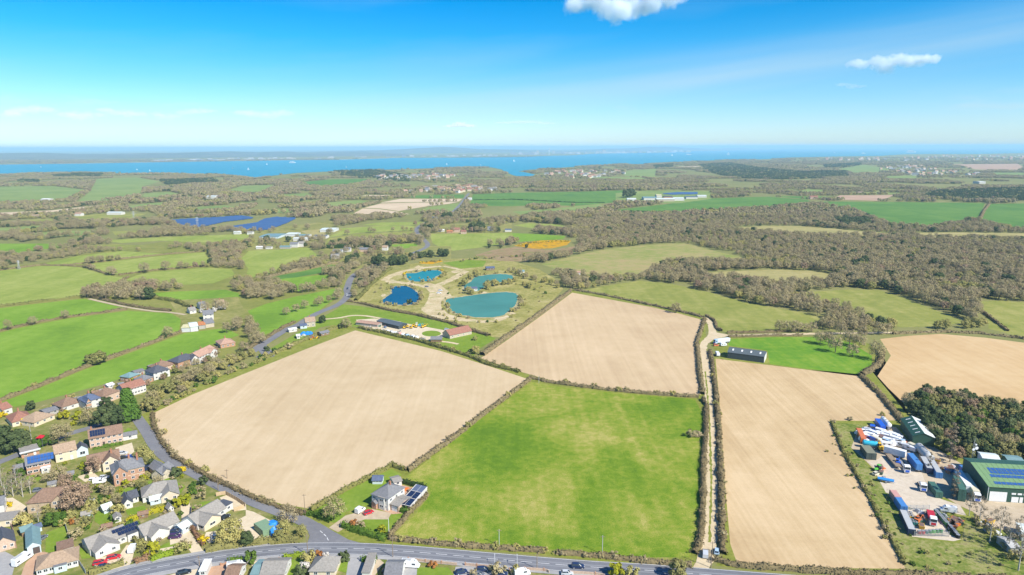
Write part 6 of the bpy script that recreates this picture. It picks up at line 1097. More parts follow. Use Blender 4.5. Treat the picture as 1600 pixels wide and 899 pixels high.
# --- houses and sheds in the middle distance ----------------------------------------------------------------
def far_block(label, px, py, wpx, dm, e, r, wall, roof, cat='house', hip=False, tilt=.0):
    h, L = base(label, (px, py), (px + wpx, py + tilt), cat, cat if cat != 'glasshouse' else 'glasshouse'); block(h, 0, 0, L, dm, e, r, wall=wall, roof=roof, hip=hip, st=0); return h
for a in [('long pale glasshouse left in the nursery hamlet', 405, 373, 30, 40, 3, .8, 'teal', 'teal', 'glasshouse'), ('wide white polytunnel shed in the middle of the hamlet', 447, 370, 16, 22, 4, 1, 'pale', 'gpale', 'shed'), ('cyan roofed white shed in the hamlet', 462, 372, 20, 16, 4, 1, 'white', 'teal', 'shed'), ('white shed below the cyan roofed one', 458, 377, 22, 10, 4, 1, 'white', 'gpale', 'shed'),
          ('blue roofed shed right in the hamlet', 490, 373, 20, 16, 4, 1, 'white', 'blue', 'shed'), ('large pale grey sheeted barn above the blue shed', 500, 363, 22, 30, 4, 1, 'pale', 'gpale', 'barn'), ('grey roofed house in the left of the hamlet', 453, 387, 12, 9, 5, 2.4, 'white', 'slate', 'house'), ('teal roofed stable row above the pale field', 437, 389, 16, 7, 3, 1, 'block', 'teal', 'stable'), ('white caravan shed at the left end of the stable row', 400, 389.5, 10, 6, 3, .8, 'white', 'white', 'shed'), ('second white shed on the stable row', 415, 389.5, 9, 6, 3, .8, 'white', 'pgrey', 'shed'),
          ('white cottage with a pale gable by the hamlet lane', 466, 386, 8, 9, 5, 2.4, 'white', 'pgrey', 'cottage'), ('grey nursery house left behind the dark hedge', 520, 397, 14, 9, 4, 2, 'pale', 'slate', 'house'), ('second grey nursery house behind the dark hedge', 537, 394, 10, 8, 4, 2, 'white', 'slate', 'house'), ('low dark roofed house behind the dark hedge', 558, 394, 22, 9, 3.6, 2, 'pink', 'slate', 'house'), ('small pale house left of the pine clump', 517, 405, 12, 9, 4, 2, 'white', 'pgrey', 'house'), ('white house among the evergreens by the straight road', 597, 392, 8, 9, 4.6, 2.2, 'white', 'tan', 'house'),
          ('red roofed farmhouse beside the pale pasture', 706, 363.5, 12, 12, 5, 2.6, 'pink', 'red', 'farmhouse'), ('long orange roofed barn left of the red farmhouse', 698, 364.5, 9, 9, 3, 1.6, 'brick', 'rust', 'barn'), ('pale shed at the left of the red farmhouse', 684, 362.5, 10, 8, 3, 1, 'white', 'white', 'shed'), ('pink gabled barn right of the red farmhouse', 720, 366, 8, 10, 4, 2.2, 'pink', 'red', 'barn'), ('grey house right beyond the farm evergreens', 762, 361, 9, 9, 5, 2.2, 'white', 'slate', 'house'), ('blue roofed shed right beyond the farm evergreens', 789, 362.5, 10, 9, 3.6, 1, 'white', 'blue', 'shed'), ('white house near the far road bend', 675, 345, 9, 10, 5, 2.4, 'white', 'slate', 'house'),
          ('white box shaped barn by the far end of the straight road', 731, 313, 6, 14, 5, 1, 'white', 'white', 'barn'), ('pale hut in the heath field corner', 900, 430, 7, 6, 3, 1, 'white', 'pinkish', 'hut'), ('white house at the edge of the middle wood', 893, 350, 10, 10, 5, 2.4, 'white', 'pgrey', 'house'), ('grey house at the left edge of the middle wood', 847, 345, 8, 10, 5, 2.4, 'pale', 'slate', 'house'),
          ('left long white barn of the distant farm', 980, 314, 14, 20, 5, 1.5, 'white', 'gpale', 'barn'), ('pale blue roofed barn of the distant farm', 1006, 313, 20, 40, 6, 2, 'white', 'teal', 'barn'), ('large grey barn right of the pale blue one', 1026, 315, 28, 24, 6, 2, 'stone', 'gpale', 'barn'), ('white barn in the middle of the distant farm', 1053, 314, 16, 30, 6, 2, 'white', 'gpale', 'barn'), ('small dark barn in the middle of the distant farm', 1037, 310.5, 14, 20, 5, 1.5, 'brick', 'dark', 'barn'), ('yellow-white barn farthest back in the distant farm', 1026, 309, 8, 30, 6, 2, 'white', 'yellowish', 'barn'), ('blue roofed shed at the right of the distant farm', 1072, 311, 18, 24, 5, 1.5, 'white', 'blue', 'barn'), ('pale shed at the far right of the distant farm', 1090, 309, 14, 20, 5, 1.5, 'white', 'gpale', 'barn'),
          ('pink farmhouse beside the far reddish field', 1266, 311.5, 12, 14, 6, 3, 'pink', 'red', 'farmhouse'), ('white shed beside the far reddish field', 1287, 312, 6, 12, 4, 1, 'white', 'white', 'shed'), ('pale hut above the far reddish field', 1341, 302.5, 8, 12, 4, 1, 'white', 'pinkish', 'hut'), ('white warehouse alone in the far right wood', 1530, 287.5, 10, 40, 8, 1, 'white', 'white', 'warehouse'), ('long white shed in the left woods', 167, 336, 22, 16, 5, 1.2, 'white', 'gpale', 'shed'), ('pale house in the left woods', 116, 338, 10, 12, 5, 2, 'white', 'pinkish', 'house'), ('tan house farther left in the left woods', 48, 341, 14, 14, 5, 2, 'cream', 'tan', 'house'),
          ('large pale shed among the far left fields', 322, 311, 14, 30, 7, 1.5, 'white', 'gpale', 'shed'), ('white shed beside the large pale shed', 338, 309, 12, 20, 6, 1.5, 'white', 'white', 'shed'), ('white farm shed in the far left corner', 64, 315, 12, 20, 6, 1.5, 'white', 'white', 'shed'), ('white shed below the right solar field', 365, 366.5, 10, 9, 4, 1, 'white', 'gpale', 'shed'), ('small white shed right below the solar fields', 386, 366.8, 8, 9, 4, 1, 'white', 'pgrey', 'shed')]:
    far_block(*a)
# --- solar fields
def solar_field(label, pts):
    w = np.array(PP(pts)); c = w.mean(0); t = thing('solar_farm', label, 'solar farm', (*c, 0)); y0, y1 = w[:, 1].min(), w[:, 1].max(); xs = np.arange(w[:, 0].min(), w[:, 0].max(), 1.5)
    for y in np.arange(y0 + 3, y1, 8.0):
        ins = inside(w, xs, np.full(len(xs), y))
        if ins.sum() < 6: continue
        ch = np.split(np.where(ins)[0], np.where(np.diff(np.where(ins)[0]) > 1)[0] + 1)
        for s in ch:
            if len(s) < 5: continue
            a, b = xs[s[0]] - c[0], xs[s[-1]] - c[0]; mb = MB(); mb.solid([(a, y - c[1] - 2.9, .7), (b, y - c[1] - 2.9, .7), (b, y - c[1] + 2.9, 3.0), (a, y - c[1] + 2.9, 3.0), (a, y - c[1] - 2.9, .82), (b, y - c[1] - 2.9, .82), (b, y - c[1] + 2.9, 3.12), (a, y - c[1] + 2.9, 3.12)], [(0, 3, 2, 1), (4, 5, 6, 7), (0, 1, 5, 4), (1, 2, 6, 5), (2, 3, 7, 6), (3, 0, 4, 7)])
            for k in np.arange(a + 2, b, 9.0): mb.box(k, k + .12, y - c[1] - .1, y - c[1] + .1, 0, 1.9)
            mb.build('panel_row', solar_b2, t)
solar_b2 = M('far_solar_glass', (.045, .10, .22), .1, .05, .5, .1)
solar_field('left of the two blue solar fields in the woods', [(265, 345.5), (300, 343.5), (340, 341.5), (376, 338.5), (397, 342), (352, 347.5), (318, 355), (296, 356.5), (278, 350)])
solar_field('right of the two blue solar fields in the woods', [(345, 359), (360, 356), (400, 350), (412, 344), (430, 341), (463, 342.5), (448, 350), (420, 360), (380, 361.5)])
solar_field('thin blue solar field behind the distant farm', [(1034, 303.8), (1060, 301.8), (1090, 301.8), (1090, 304), (1050, 304.6)])
# --- far villages: every house a speck ------------------------------------------------------------------
TINY = []
for wl, rf in (('white', 'slate'), ('white', 'tan'), ('cream', 'red'), ('pink', 'pinkish'), ('pale', 'pgrey')):
    mb = MB(); x0, x1, y0, y1, e, r = -7, 7, -4.5, 4.5, 5.5, 3.5
    mb.face([(x0, y0, 0), (x1, y0, 0), (x1, y0, e), (x0, y0, e)]).face([(x1, y0, 0), (x1, y1, 0), (x1, y1, e), (x1, 0, e + r), (x1, y0, e)]).face([(x1, y1, 0), (x0, y1, 0), (x0, y1, e), (x1, y1, e)]).face([(x0, y1, 0), (x0, y0, 0), (x0, y0, e), (x0, 0, e + r), (x0, y1, e)])
    mb.face([(x0 - .4, y0 - .4, e - .2), (x1 + .4, y0 - .4, e - .2), (x1 + .4, 0, e + r), (x0 - .4, 0, e + r)], 1).face([(x1 + .4, y1 + .4, e - .2), (x0 - .4, y1 + .4, e - .2), (x0 - .4, 0, e + r), (x1 + .4, 0, e + r)], 1).box(1.5, 2.5, -.5, .5, e + r - .6, e + r + 1.3, 1)
    TINY.append(mb.mesh('house', [WALL[wl], ROOF[rf]]))
def town(n, poly, label, group, s=(1., 1.5)):
    w = np.array(PP(poly)); x0, y0 = w.min(0); x1, y1 = w.max(0); k = 0
    while k < n:
        x, y = rng.uniform(x0, x1), rng.uniform(y0, y1)
        if not inside(w, np.array([x]), np.array([y]))[0] or inside_any([SEA_W], np.array([x]), np.array([y]))[0]: continue
        o = place('house', TINY[rng.integers(len(TINY))], None, (x, y, 0), (0, 0, rng.uniform(-.6, .6))); q = rng.uniform(*s); o.scale = (q, q, q); tag(o, label, 'house', group); k += 1
town(52, [(852, 272), (880, 268), (915, 267), (975, 268), (975, 276), (900, 280), (850, 278)], 'tiny pale house in the village right of the creek mouth', 'houses of the creek village', (1.0, 1.5))
town(42, [(575, 279), (600, 275), (690, 273), (720, 276), (660, 283), (600, 284)], 'tiny pale house in the far village near the left shore', 'houses of the shore village', (1.0, 1.5))
town(44, [(630, 301), (650, 296), (740, 291), (775, 294), (775, 299), (735, 301.5), (660, 303.5)], 'small pale house in the row along the far end of the straight road', 'houses of the road village', (.9, 1.2))
town(60, [(1370, 264), (1420, 258.5), (1500, 266), (1530, 273), (1510, 277), (1430, 276)], 'tiny white house in the hillside village on the right', 'houses of the right village', (1.0, 1.6))
town(84, [(1245, 250.5), (1300, 246.5), (1400, 246), (1500, 243.5), (1610, 243), (1610, 250), (1450, 252), (1380, 252)], 'tiny pale house of the coastal town on the right', 'houses of the coastal town', (1.3, 2.4))
# ================================================================== VEHICLES, YARD, STREET FURNITURE
def paint(n, rgb, rough=.3): return M('paint_' + n, rgb, .05, 1, rough, .5)
PT = {'red': paint('red', (.48, .02, .03)), 'white': paint('white', (.75, .76, .76)), 'black': paint('black', (.015, .017, .02)), 'navy': paint('navy', (.02, .035, .09)), 'blue': paint('blue', (.02, .10, .50)), 'silver': paint('silver', (.50, .52, .54)), 'grey': paint('grey', (.14, .15, .17)), 'purple': paint('purple', (.06, .025, .09)), 'green': paint('green', (.03, .22, .05)), 'yellow': paint('yellow', (.75, .46, .02)), 'cyan': paint('cyan', (.04, .42, .56)), 'brown': paint('brown', (.20, .12, .08)), 'orange': paint('orange', (.60, .16, .04)), 'cblue': paint('container_blue', (.06, .20, .46), .5), 'cdark': paint('container_dark', (.055, .075, .065), .6), 'cgreen': paint('container_green', (.05, .13, .095), .6), 'lime': paint('lime', (.12, .5, .06)), 'cream': paint('cream', (.66, .60, .44)), 'teal': paint('teal', (.03, .20, .18)), 'cpink': paint('faded_red', (.52, .28, .24), .6), 'cgrey': paint('galvanised', (.42, .43, .42), .5), 'olive': paint('olive', (.20, .20, .13), .6), 'sage': paint('sage', (.19, .29, .17), .6), 'lblue': paint('light_blue', (.38, .52, .64), .4), 'tyre': M('tyre', (.02, .02, .02), .1), 'steel': paint('steel', (.25, .26, .27), .5), 'wood': M('weathered_wood', (.26, .20, .14), .2, 2), 'pine': M('pine_boards', (.50, .37, .22), .15, 2), 'tarp': paint('blue_tarpaulin', (.02, .22, .62), .5)}
lampm = M('lamp_glass', (.7, .7, .68), .05, 1, .2)
def wheel_mesh(r, w):
    mb = MB(); mb.tube((0, -w / 2, 0), (0, w / 2, 0), r, r, 12); mb.tube((0, -w / 2 - .012, 0), (0, w / 2 + .012, 0), r * .6, r * .6, 8, 1); return mb.mesh('wheel', [PT['tyre'], PT['silver']])
WH = wheel_mesh(.33, .22); WHB = wheel_mesh(.5, .32)
def ring(x, w, zl, zm, zh, k=.9): return [(x, -w, zl), (x, -w, zm), (x, -w * k, zh), (x, w * k, zh), (x, w, zm), (x, w, zl)]
def car_meshes(kind_):
    hs = {'hatch': 1.0, 'estate': 1.0, 'suv': 1.16}[kind_]; ln = {'hatch': 1.0, 'estate': 1.09, 'suv': 1.06}[kind_]
    st = [(-2.08, .76, .48, .60, .78), (-2.0, .85, .3, .62, .93), (-1.3, .89, .22, .62, .97), (.5, .89, .22, .62, .95), (1.15, .88, .22, .6, .90), (1.85, .82, .26, .55, .76), (2.08, .7, .38, .5, .62)]
    b = MB(); b.loft([ring(x * ln, w, zl, zm * hs, zh * hs) for x, w, zl, zm, zh in st])
    rear = -1.97 if kind_ != 'hatch' else -1.9; rt = -1.75 if kind_ != 'hatch' else -1.5
    b.box(rt * ln, .25 * ln, -.62, .62, 1.41 * hs, 1.47 * hs)
    for sx in (-1, 1):
        for xb, xt in ((1.02, .25), (-.35, -.42), (rear, rt)): b.tube((xb * ln, sx * .80, .93 * hs), (xt * ln, sx * .63, 1.42 * hs), .055, .05, 4)
    g = MB(); g.loft([[(rear * ln, -.80, .92 * hs), (1.0 * ln, -.80, .92 * hs), (1.0 * ln, .80, .92 * hs), (rear * ln, .80, .92 * hs)], [(rt * ln, -.62, 1.415 * hs), (.26 * ln, -.62, 1.415 * hs), (.26 * ln, .62, 1.415 * hs), (rt * ln, .62, 1.415 * hs)]])
    l = MB(); l.box(-.06, .06, -.17, .17, -.07, .07)
    return b.mesh('body', PT['white'], smooth=False, fix=True), g.mesh('windows', glass, fix=True), l.mesh('headlight', lampm), ln, hs
CARM = {k: car_meshes(k) for k in ('hatch', 'estate', 'suv')}
def recol(o, mat):
    o.material_slots[0].link = 'OBJECT'; o.material_slots[0].material = mat
def car(px, py, ang, col, label, k='hatch', group=None, roof=None, at=None):
    x, y = at or P(px, py); b, g, l, ln, hs = CARM[k]; t = thing('car', label, 'car', (x, y, .1), R(ang), group)
    recol(place('body', b, t), PT[col]); place('windows', g, t)
    for wx in (-1.28, 1.32):
        for wy in (-.80, .80): place('wheel', WH, t, (wx * ln, wy, .33))
    for wy in (-.55, .55): place('headlight', l, t, (1.98 * ln, wy, .66 * hs))
    if roof:
        mb = MB(); mb.box(-1.4 * ln, .2 * ln, -.58, .58, 1.471 * hs, 1.49 * hs); mb.build('roof_panel', PT[roof], t)
    return t
def van(px, py, ang, col, label, L=5.4, Hh=2.3, group=None, name='van', cat='van', at=None, stripe=None):
    x, y = at or P(px, py); t = thing(name, label, cat, (x, y, .1), R(ang), group); a = L / 2; b = MB()
    b.loft([ring(-a, .95, .35, 1.2, Hh), ring(a - 1.9, .97, .35, 1.2, Hh), ring(a - 1.15, .97, .35, 1.15, Hh * .80), ring(a - .75, .96, .35, 1.0, 1.22), ring(a - .1, .9, .35, .8, .98), ring(a, .82, .45, .7, .8)]); b.build('body', PT[col], t, fix=True)
    g = MB(); g.face([(a - 1.80, -.80, Hh * .98), (a - .83, -.84, 1.27), (a - .83, .84, 1.27), (a - 1.80, .80, Hh * .98)]); g.solid([], [])
    for s in (-1, 1): g.box(a - 2.5, a - 1.3, s * .975 - .01, s * .975 + .01, 1.25, 1.8)
    go = g.build('windscreen', glass, t, (0.03, 0, .05))
    for wx in (-a + 1.0, a - .95):
        for wy in (-.85, .85): place('wheel', WH, t, (wx, wy, .33))
    for wy in (-.6, .6):
        l = MB(); l.box(-.05, .05, -.15, .15, -.1, .1); l.build('headlight', lampm, t, (a - .08, wy, .82))
    if name == 'campervan':
        m = MB(); m.box(-a + .3, .2, -.6, .6, Hh, Hh + .1).box(-.5, .1, -.25, .25, Hh + .1, Hh + .16); m.build('roof_hatch', PT['cgrey'], t)
        for s in (-1, 1):
            w_ = MB(); w_.box(-a + .6, -a + 1.7, s * .975 - .012, s * .975 + .012, 1.3, 1.8); w_.build('window', glass, t)
    if stripe:
        m = MB(); m.box(-a + .2, a - 1.4, -.99, -.97, .75, 1.05).box(-a + .2, a - 1.4, .97, .99, .75, 1.05); m.build('stripe', PT[stripe], t)
    return t
def caravan(px, py, ang, label, L=5.6, group=None, col='white', at=None):
    x, y = at or P(px, py); t = thing('caravan', label, 'caravan', (x, y, .1), R(ang), group); a = L / 2; b = MB()
    b.loft([[(sx, -1.1, zl), (sx, -1.1, zh - .15), (sx, -.9, zh), (sx, .9, zh), (sx, 1.1, zh - .15), (sx, 1.1, zl)] for sx, zl, zh in ((-a, .8, 1.9), (-a + .3, .5, 2.5), (a - .7, .5, 2.5), (a - .1, .6, 1.7), (a, .8, 1.3))]); b.build('body', PT[col], t, fix=True)
    for s in (-1, 1):
        for u in (-.5, .3):
            w_ = MB(); w_.box(u * a - .45, u * a + .45, s * 1.105 - .01, s * 1.105 + .01, 1.35, 1.95); w_.build('window', glass, t)
        place('wheel', WH, t, (-.1, s * .95, .33))
    m = MB(); m.tube((a - .1, -.5, .5), (a + 1.0, 0, .5), .05, .05, 4).tube((a - .1, .5, .5), (a + 1.0, 0, .5), .05, .05, 4); m.build('drawbar', PT['steel'], t); return t
def axis(A, B):
    a, b = P(*A), P(*B); return ((a[0] + b[0]) / 2, (a[1] + b[1]) / 2), math.dist(a, b), math.atan2(b[1] - a[1], b[0] - a[0])
def ribbed(mb, L, W, z0, z1, n, d=.04):
    """corrugated side walls, front, roof: a folded outline raised between floor and roof"""
    pts = []
    for s in (-1, 1):
        us = np.linspace(-L / 2, L / 2, n * 2 + 1) * (1 if s < 0 else -1)
        for i, u in enumerate(us): pts.append((u, s * (W / 2 - (d if i % 2 else 0))))
    k = len(pts); i0 = len(mb.v); mb.v += [(*p, z0) for p in pts] + [(*p, z1) for p in pts]
    for i in range(k): mb.f.append((i0 + i, i0 + (i + 1) % k, i0 + k + (i + 1) % k, i0 + k + i)); mb.m.append(0)
    mb.f.append(tuple(range(i0 + k, i0 + 2 * k))); mb.m.append(0)
def container(A, B, col, label, Hh=2.6, roof=None, z=.05, W_=2.45, group=None, name='shipping_container', door=True, at=None):
    (c, L, an) = at or axis(A, B); t = thing(name, label, 'container', (*c, z), an, group); b = MB(); ribbed(b, L, W_, .12, Hh, max(6, int(L * 2))); b.build('body', PT[col], t, fix=True)
    m = MB(); m.box(-L / 2 - .02, L / 2 + .02, -W_ / 2 - .02, W_ / 2 + .02, 0, .14)
    for sx in (-1, 1):
        for sy in (-1, 1): m.box(sx * L / 2 - .08, sx * L / 2 + .08, sy * W_ / 2 - .08, sy * W_ / 2 + .08, .14, Hh + .03)
    m.build('frame', PT[col], t)
    if roof: m = MB(); m.box(-L / 2 + .1, L / 2 - .1, -W_ / 2 + .1, W_ / 2 - .1, Hh + .01, Hh + .05); m.build('roof', PT[roof], t)
    if door:
        for s in (-1, 1):
            d = MB(); d.box(L / 2 + .02, L / 2 + .07, s * W_ / 4 - W_ / 4 + .06, s * W_ / 4 + W_ / 4 - .06, .2, Hh - .1).tube((L / 2 + .1, s * .25, .2), (L / 2 + .1, s * .25, Hh - .15), .03, .03, 4, cap=False).tube((L / 2 + .1, s * .8, .2), (L / 2 + .1, s * .8, Hh - .15), .03, .03, 4, cap=False); d.build('door', PT[col], t)
    return t
def trailer(A, B, col, label, Hh=3.9, group=None, roof=None, W_=2.5, z0=1.15):
    (c, L, an) = axis(A, B); t = thing('lorry_trailer', label, 'trailer', (*c, .08), an, group); b = MB(); ribbed(b, L, W_, z0, Hh, max(5, int(L * .8)), .025); b.build('body', PT[col], t, fix=True)
    m = MB(); m.box(-L / 2, L / 2, -.5, .5, .85, z0).box(-L / 2 + .2, L / 2 - .2, -W_ / 2 + .1, -W_ / 2 + .18, .7, z0).box(-L / 2 + .2, L / 2 - .2, W_ / 2 - .18, W_ / 2 - .1, .7, z0); m.build('chassis', PT['steel'], t)
    if roof: m = MB(); m.box(-L / 2 + .05, L / 2 - .05, -W_ / 2 + .05, W_ / 2 - .05, Hh + .01, Hh + .05); m.build('roof', PT[roof], t)
    for wx in (-L / 2 + 1.2, -L / 2 + 2.4, -L / 2 + 3.6):
        for s in (-1, 1): place('wheel', WHB, t, (wx, s * 1.05, .5))
    for s in (-1, 1):
        d = MB(); d.box(L / 2 + .01, L / 2 + .06, s * .6 - .56, s * .6 + .56, z0 + .1, Hh - .1); d.build('door', PT[col], t)
    return t
def lorry(A, B, cab, label, back=None, backH=.0, group=None, cabH=3.5, stripe='blue', backname='flatbed'):
    """A = tail, B = cab front on the ground"""
    (c, L, an) = axis(A, B); t = thing('lorry', label, 'lorry', (*c, .08), an, group); a = L / 2; b = MB()
    b.loft([ring(a - 2.2, 1.22, .8, 1.6, cabH), ring(a - .6, 1.22, .8, 1.6, cabH), ring(a - .12, 1.22, .6, 1.5, cabH * .9), ring(a, 1.18, .55, 1.4, 1.95)]); b.build('cab', PT[cab], t, fix=True)
    g = MB(); g.face([(a - .09, -1.02, cabH * .885), (a + .02, -1.08, 2.02), (a + .02, 1.08, 2.02), (a - .09, 1.02, cabH * .885)])
    for s in (-1, 1): g.box(a - 1.5, a - .5, s * 1.225 - .012, s * 1.225 + .012, 1.9, 2.7)
    g.build('windscreen', glass, t); m = MB(); m.box(a + .01, a + .05, -.8, .8, .75, 1.75); m.build('grille', PT[stripe], t)
    m = MB(); m.box(-a, a - 2.2, -.5, .5, .75, 1.05); m.build('chassis', PT['steel'], t)
    if back:
        m = MB()
        if backH: ribbed(m, L - 2.5, 2.45, 1.06, backH, 8, .03); m.v = [(x - 1.2, y, z) for x, y, z in m.v]
        else: m.box(-a, a - 2.4, -1.22, 1.22, 1.06, 1.22).box(a - 2.5, a - 2.4, -1.2, 1.2, 1.22, 2.2)
        m.build('body' if backH else backname, PT[back] if back in PT else back, t, fix=True)
    for wx in ([a - 1.3] + ([-a + 1.0, -a + 2.2] if L > 6 else [-a + .7])):
        for s in (-1, 1): place('wheel', WHB, t, (wx, s * 1.0, .5))
    for s in (-1, 1):
        l = MB(); l.box(a, a + .04, s * .95 - .15, s * .95 + .15, .8, 1.0); l.build('headlight', lampm, t)
    return t
def tank(A, B, col, label, r=1.2, z=.3, name='storage_tank', cat='tank', wheels=False):
    (c, L, an) = axis(A, B); t = thing(name, label, cat, (*c, .05), an); b = MB(); n = 12; zc = z + r + (.9 if wheels else 0)
    rings = [[(x, q * r * math.cos(2 * math.pi * k / n), zc + q * r * math.sin(2 * math.pi * k / n)) for k in range(n)] for x, q in ((-L / 2, .5), (-L / 2 + .3, .95), (-L / 2 + .6, 1), (L / 2 - .6, 1), (L / 2 - .3, .95), (L / 2, .5))]
    b.loft(rings); b.build('tank_body', PT[col], t, smooth=True, fix=True); m = MB(); m.box(-L / 2 + .4, L / 2 - .4, -.6, .6, z, zc - r * .7)
    for u in (-.3, 0, .3): m.tube((u * L, 0, zc + r - .05), (u * L, 0, zc + r + .18), .3, .3, 8)
    m.build('cradle', PT['steel'], t)
    if wheels:
        for wx in (-L / 2 + 1, -L / 2 + 2.2, L / 2 - 1.5):
            for s in (-1, 1): place('wheel', WHB, t, (wx, s * 1.0, .5))
    return t
def digger(px, py, ang, col, label, s=1.0, group=None):
    x, y = P(px, py); t = thing('digger', label, 'digger', (x, y, .08), R(ang), group); t.scale = (s, s, s)
    for sy in (-1, 1):
        m = MB(); m.loft([[(u, sy * .85 - .2, .35 + .35 * v), (u, sy * .85 + .2, .35 + .35 * v), (u, sy * .85 + .2, .35 - .35 * v), (u, sy * .85 - .2, .35 - .35 * v)] for u, v in ((-1.4, .4), (-1.2, 1), (1.2, 1), (1.4, .4))]); m.build('track', PT['tyre'], t, fix=True)
    m = MB(); m.box(-1.5, .9, -.95, .95, .8, 1.6).box(-1.5, -.6, -.95, .95, 1.6, 1.9); m.build('body', PT[col], t); m = MB(); m.box(-.4, .8, .05, .93, 1.6, 2.6); m.build('cab', glass, t); m = MB(); m.box(-.45, .85, .0, .98, 2.6, 2.7); m.build('cab_roof', PT[col], t)
    m = MB(); m.tube((.8, -.2, 1.3), (2.6, -.2, 3.0), .17, .14, 6).tube((2.6, -.2, 3.0), (3.7, -.2, 1.5), .13, .10, 6); m.build('arm', PT[col], t); m = MB(); m.loft([[(3.4, -.6, 1.4), (3.9, -.6, 1.2), (3.9, .2, 1.2), (3.4, .2, 1.4)], [(3.3, -.55, .8), (3.6, -.55, .6), (3.6, .15, .6), (3.3, .15, .8)]]); m.build('bucket', PT['steel'], t, fix=True); return t
def tractor(px, py, ang, col, label):
    x, y = P(px, py); t = thing('tractor', label, 'tractor', (x, y, .08), R(ang)); m = MB(); m.loft([ring(-.6, .5, .8, 1.2, 1.5), ring(.6, .42, .7, 1.2, 1.5), ring(1.9, .38, .7, 1.1, 1.35)]); m.build('bonnet', PT[col], t, fix=True)
    m = MB(); m.loft([[(-1.4, -.7, 1.3), (.1, -.7, 1.3), (.1, .7, 1.3), (-1.4, .7, 1.3)], [(-1.2, -.6, 2.6), (-.1, -.6, 2.6), (-.1, .6, 2.6), (-1.2, .6, 2.6)]]); m.build('cab', glass, t); m = MB(); m.box(-1.35, .05, -.75, .75, 2.6, 2.75); m.build('cab_roof', PT[col], t)
    big = wheel_mesh(.8, .5)
    for s in (-1, 1): place('wheel', big, t, (-.9, s * .9, .8)); place('wheel', WHB, t, (1.4, s * .75, .5))
    return t
# --- parked and driving cars
for a in [(903, 887.5, -3, 'navy', 'dark blue car driving on the main road', 'suv'), (576, 803, 40, 'red', 'red car with a white roof on the white house drive', 'hatch'), (157, 881.5, 22, 'red', 'red car nearest the left on the gravel before the solar bungalow', 'estate'), (178, 873, 20, 'red', 'right-hand red car parked before the solar bungalow', 'estate'), (163, 888, 22, 'navy', 'dark blue car behind the roadside hedge of the solar bungalow', 'hatch'),
          (275, 834, 15, 'navy', 'dark blue car beside the white garage gable', 'suv'), (274, 841, 12, 'purple', 'dark purple car in front of the blue one by the white garage', 'suv'), (288, 897, 28, 'black', 'black car at the bottom edge beside the white kiosk', 'estate'), (406, 888, 0, 'black', 'black car alone on the sandy drive at the bottom', 'hatch'), (376, 884, 5, 'black', 'black car behind the white campervan', 'estate'), (192, 710, 10, 'silver', 'silver car by the terrace on the gravel court', 'hatch'), (195, 718, 0, 'black', 'black car on the gravel court beside the blue one', 'suv'), (204, 716, 20, 'blue', 'bright blue car on the gravel court', 'hatch'), (229, 735, 25, 'navy', 'dark blue car nearest the slate outbuilding', 'suv'), (237, 732, 35, 'navy', 'dark blue car right beside the slate outbuilding', 'suv'), (224, 733, 170, 'navy', 'dark blue estate left of the two by the slate outbuilding', 'estate'),
          (340, 841, 30, 'white', 'white car half under the budding tree in the gravel yard', 'hatch'), (352, 810, 60, 'black', 'black car in the porch shade of the gravel yard bungalow', 'hatch'), (606, 895, 0, 'black', 'dark car beside the grey roofed house at the bottom edge', 'hatch'), (721, 896, 20, 'navy', 'dark blue car on the bottom drive right of the green lawn', 'hatch'), (755, 892, 5, 'navy', 'dark blue car behind the brick wall at the bottom', 'estate'), (784, 899, 0, 'navy', 'dark blue car at the bottom edge beside the purple bush', 'hatch'), (748, 900, 0, 'grey', 'grey car at the very bottom of the drive', 'hatch'), (886, 898, 0, 'silver', 'silver-blue car at the bottom edge left of the passing car', 'hatch'), (60, 728 + 40, 20, 'grey', 'grey car in the shaded drive of the blue solar house', 'hatch'), (148, 752, 15, 'white', 'white car below the cream gable', 'estate'), (163, 748, 15, 'silver', 'silver car right of the white one below the cream gable', 'hatch'), (354, 573, 20, 'navy', 'dark blue car on the drive below the last lane houses', 'hatch'), (542, 462, -75, 'silver', 'silver car queuing on the lane above the junction', 'hatch'), (543, 452, -80, 'navy', 'dark car farther up the lane behind the silver one', 'hatch'), (66, 843, 80, 'grey', 'grey car in the shade of the teal workshop', 'hatch'),
          (1120, 864, 70, 'lblue', 'pale blue car right of the silver van at the track gate', 'hatch'), (661, 531, 10, 'white', 'white car at the end of the nursery gravel', 'hatch'), (686, 459, 0, 'white', 'white car on the sand between the ponds', 'estate'), (688, 455, 10, 'silver', 'silver car behind the white one between the ponds', 'hatch'), (667, 449, 0, 'grey', 'grey car on the sandy track above the deep blue pond', 'hatch'), (698, 516, 0, 'silver', 'silver car beside the red roofed barn', 'hatch'), (476, 512, 60, 'navy', 'dark car beside the stone cottage', 'hatch')]:
    car(*a)
van(36, 878, 80, 'white', 'white motorhome on the brick drive at the bottom left', 7.2, 2.9, None, 'campervan', 'motorhome'); van(370, 888, 15, 'white', 'white campervan parked lengthwise at the bottom', 6.0, 2.5, None, 'campervan', 'campervan', stripe='lblue'); van(208, 860, 100, 'white', 'white van on the drive of the solar bungalow', 5.2, 2.2); van(642, 886, -8, 'white', 'white campervan with a blue windscreen opposite the white house', 6.2, 2.6, None, 'campervan', 'campervan')
van(816, 899, 15, 'white', 'white van at the bottom edge left of the road lamp', 5.4, 2.3); van(563, 800, 60, 'white', 'small white trailer van on the white house lawn edge', 4.4, 2.2); van(308, 820, 100, 'white', 'white van beside the glazed lean-to of the gravel yard bungalow', 4.8, 2.0); van(1102, 868, 75, 'silver', 'silver van parked in the track gateway', 5.0, 1.7)
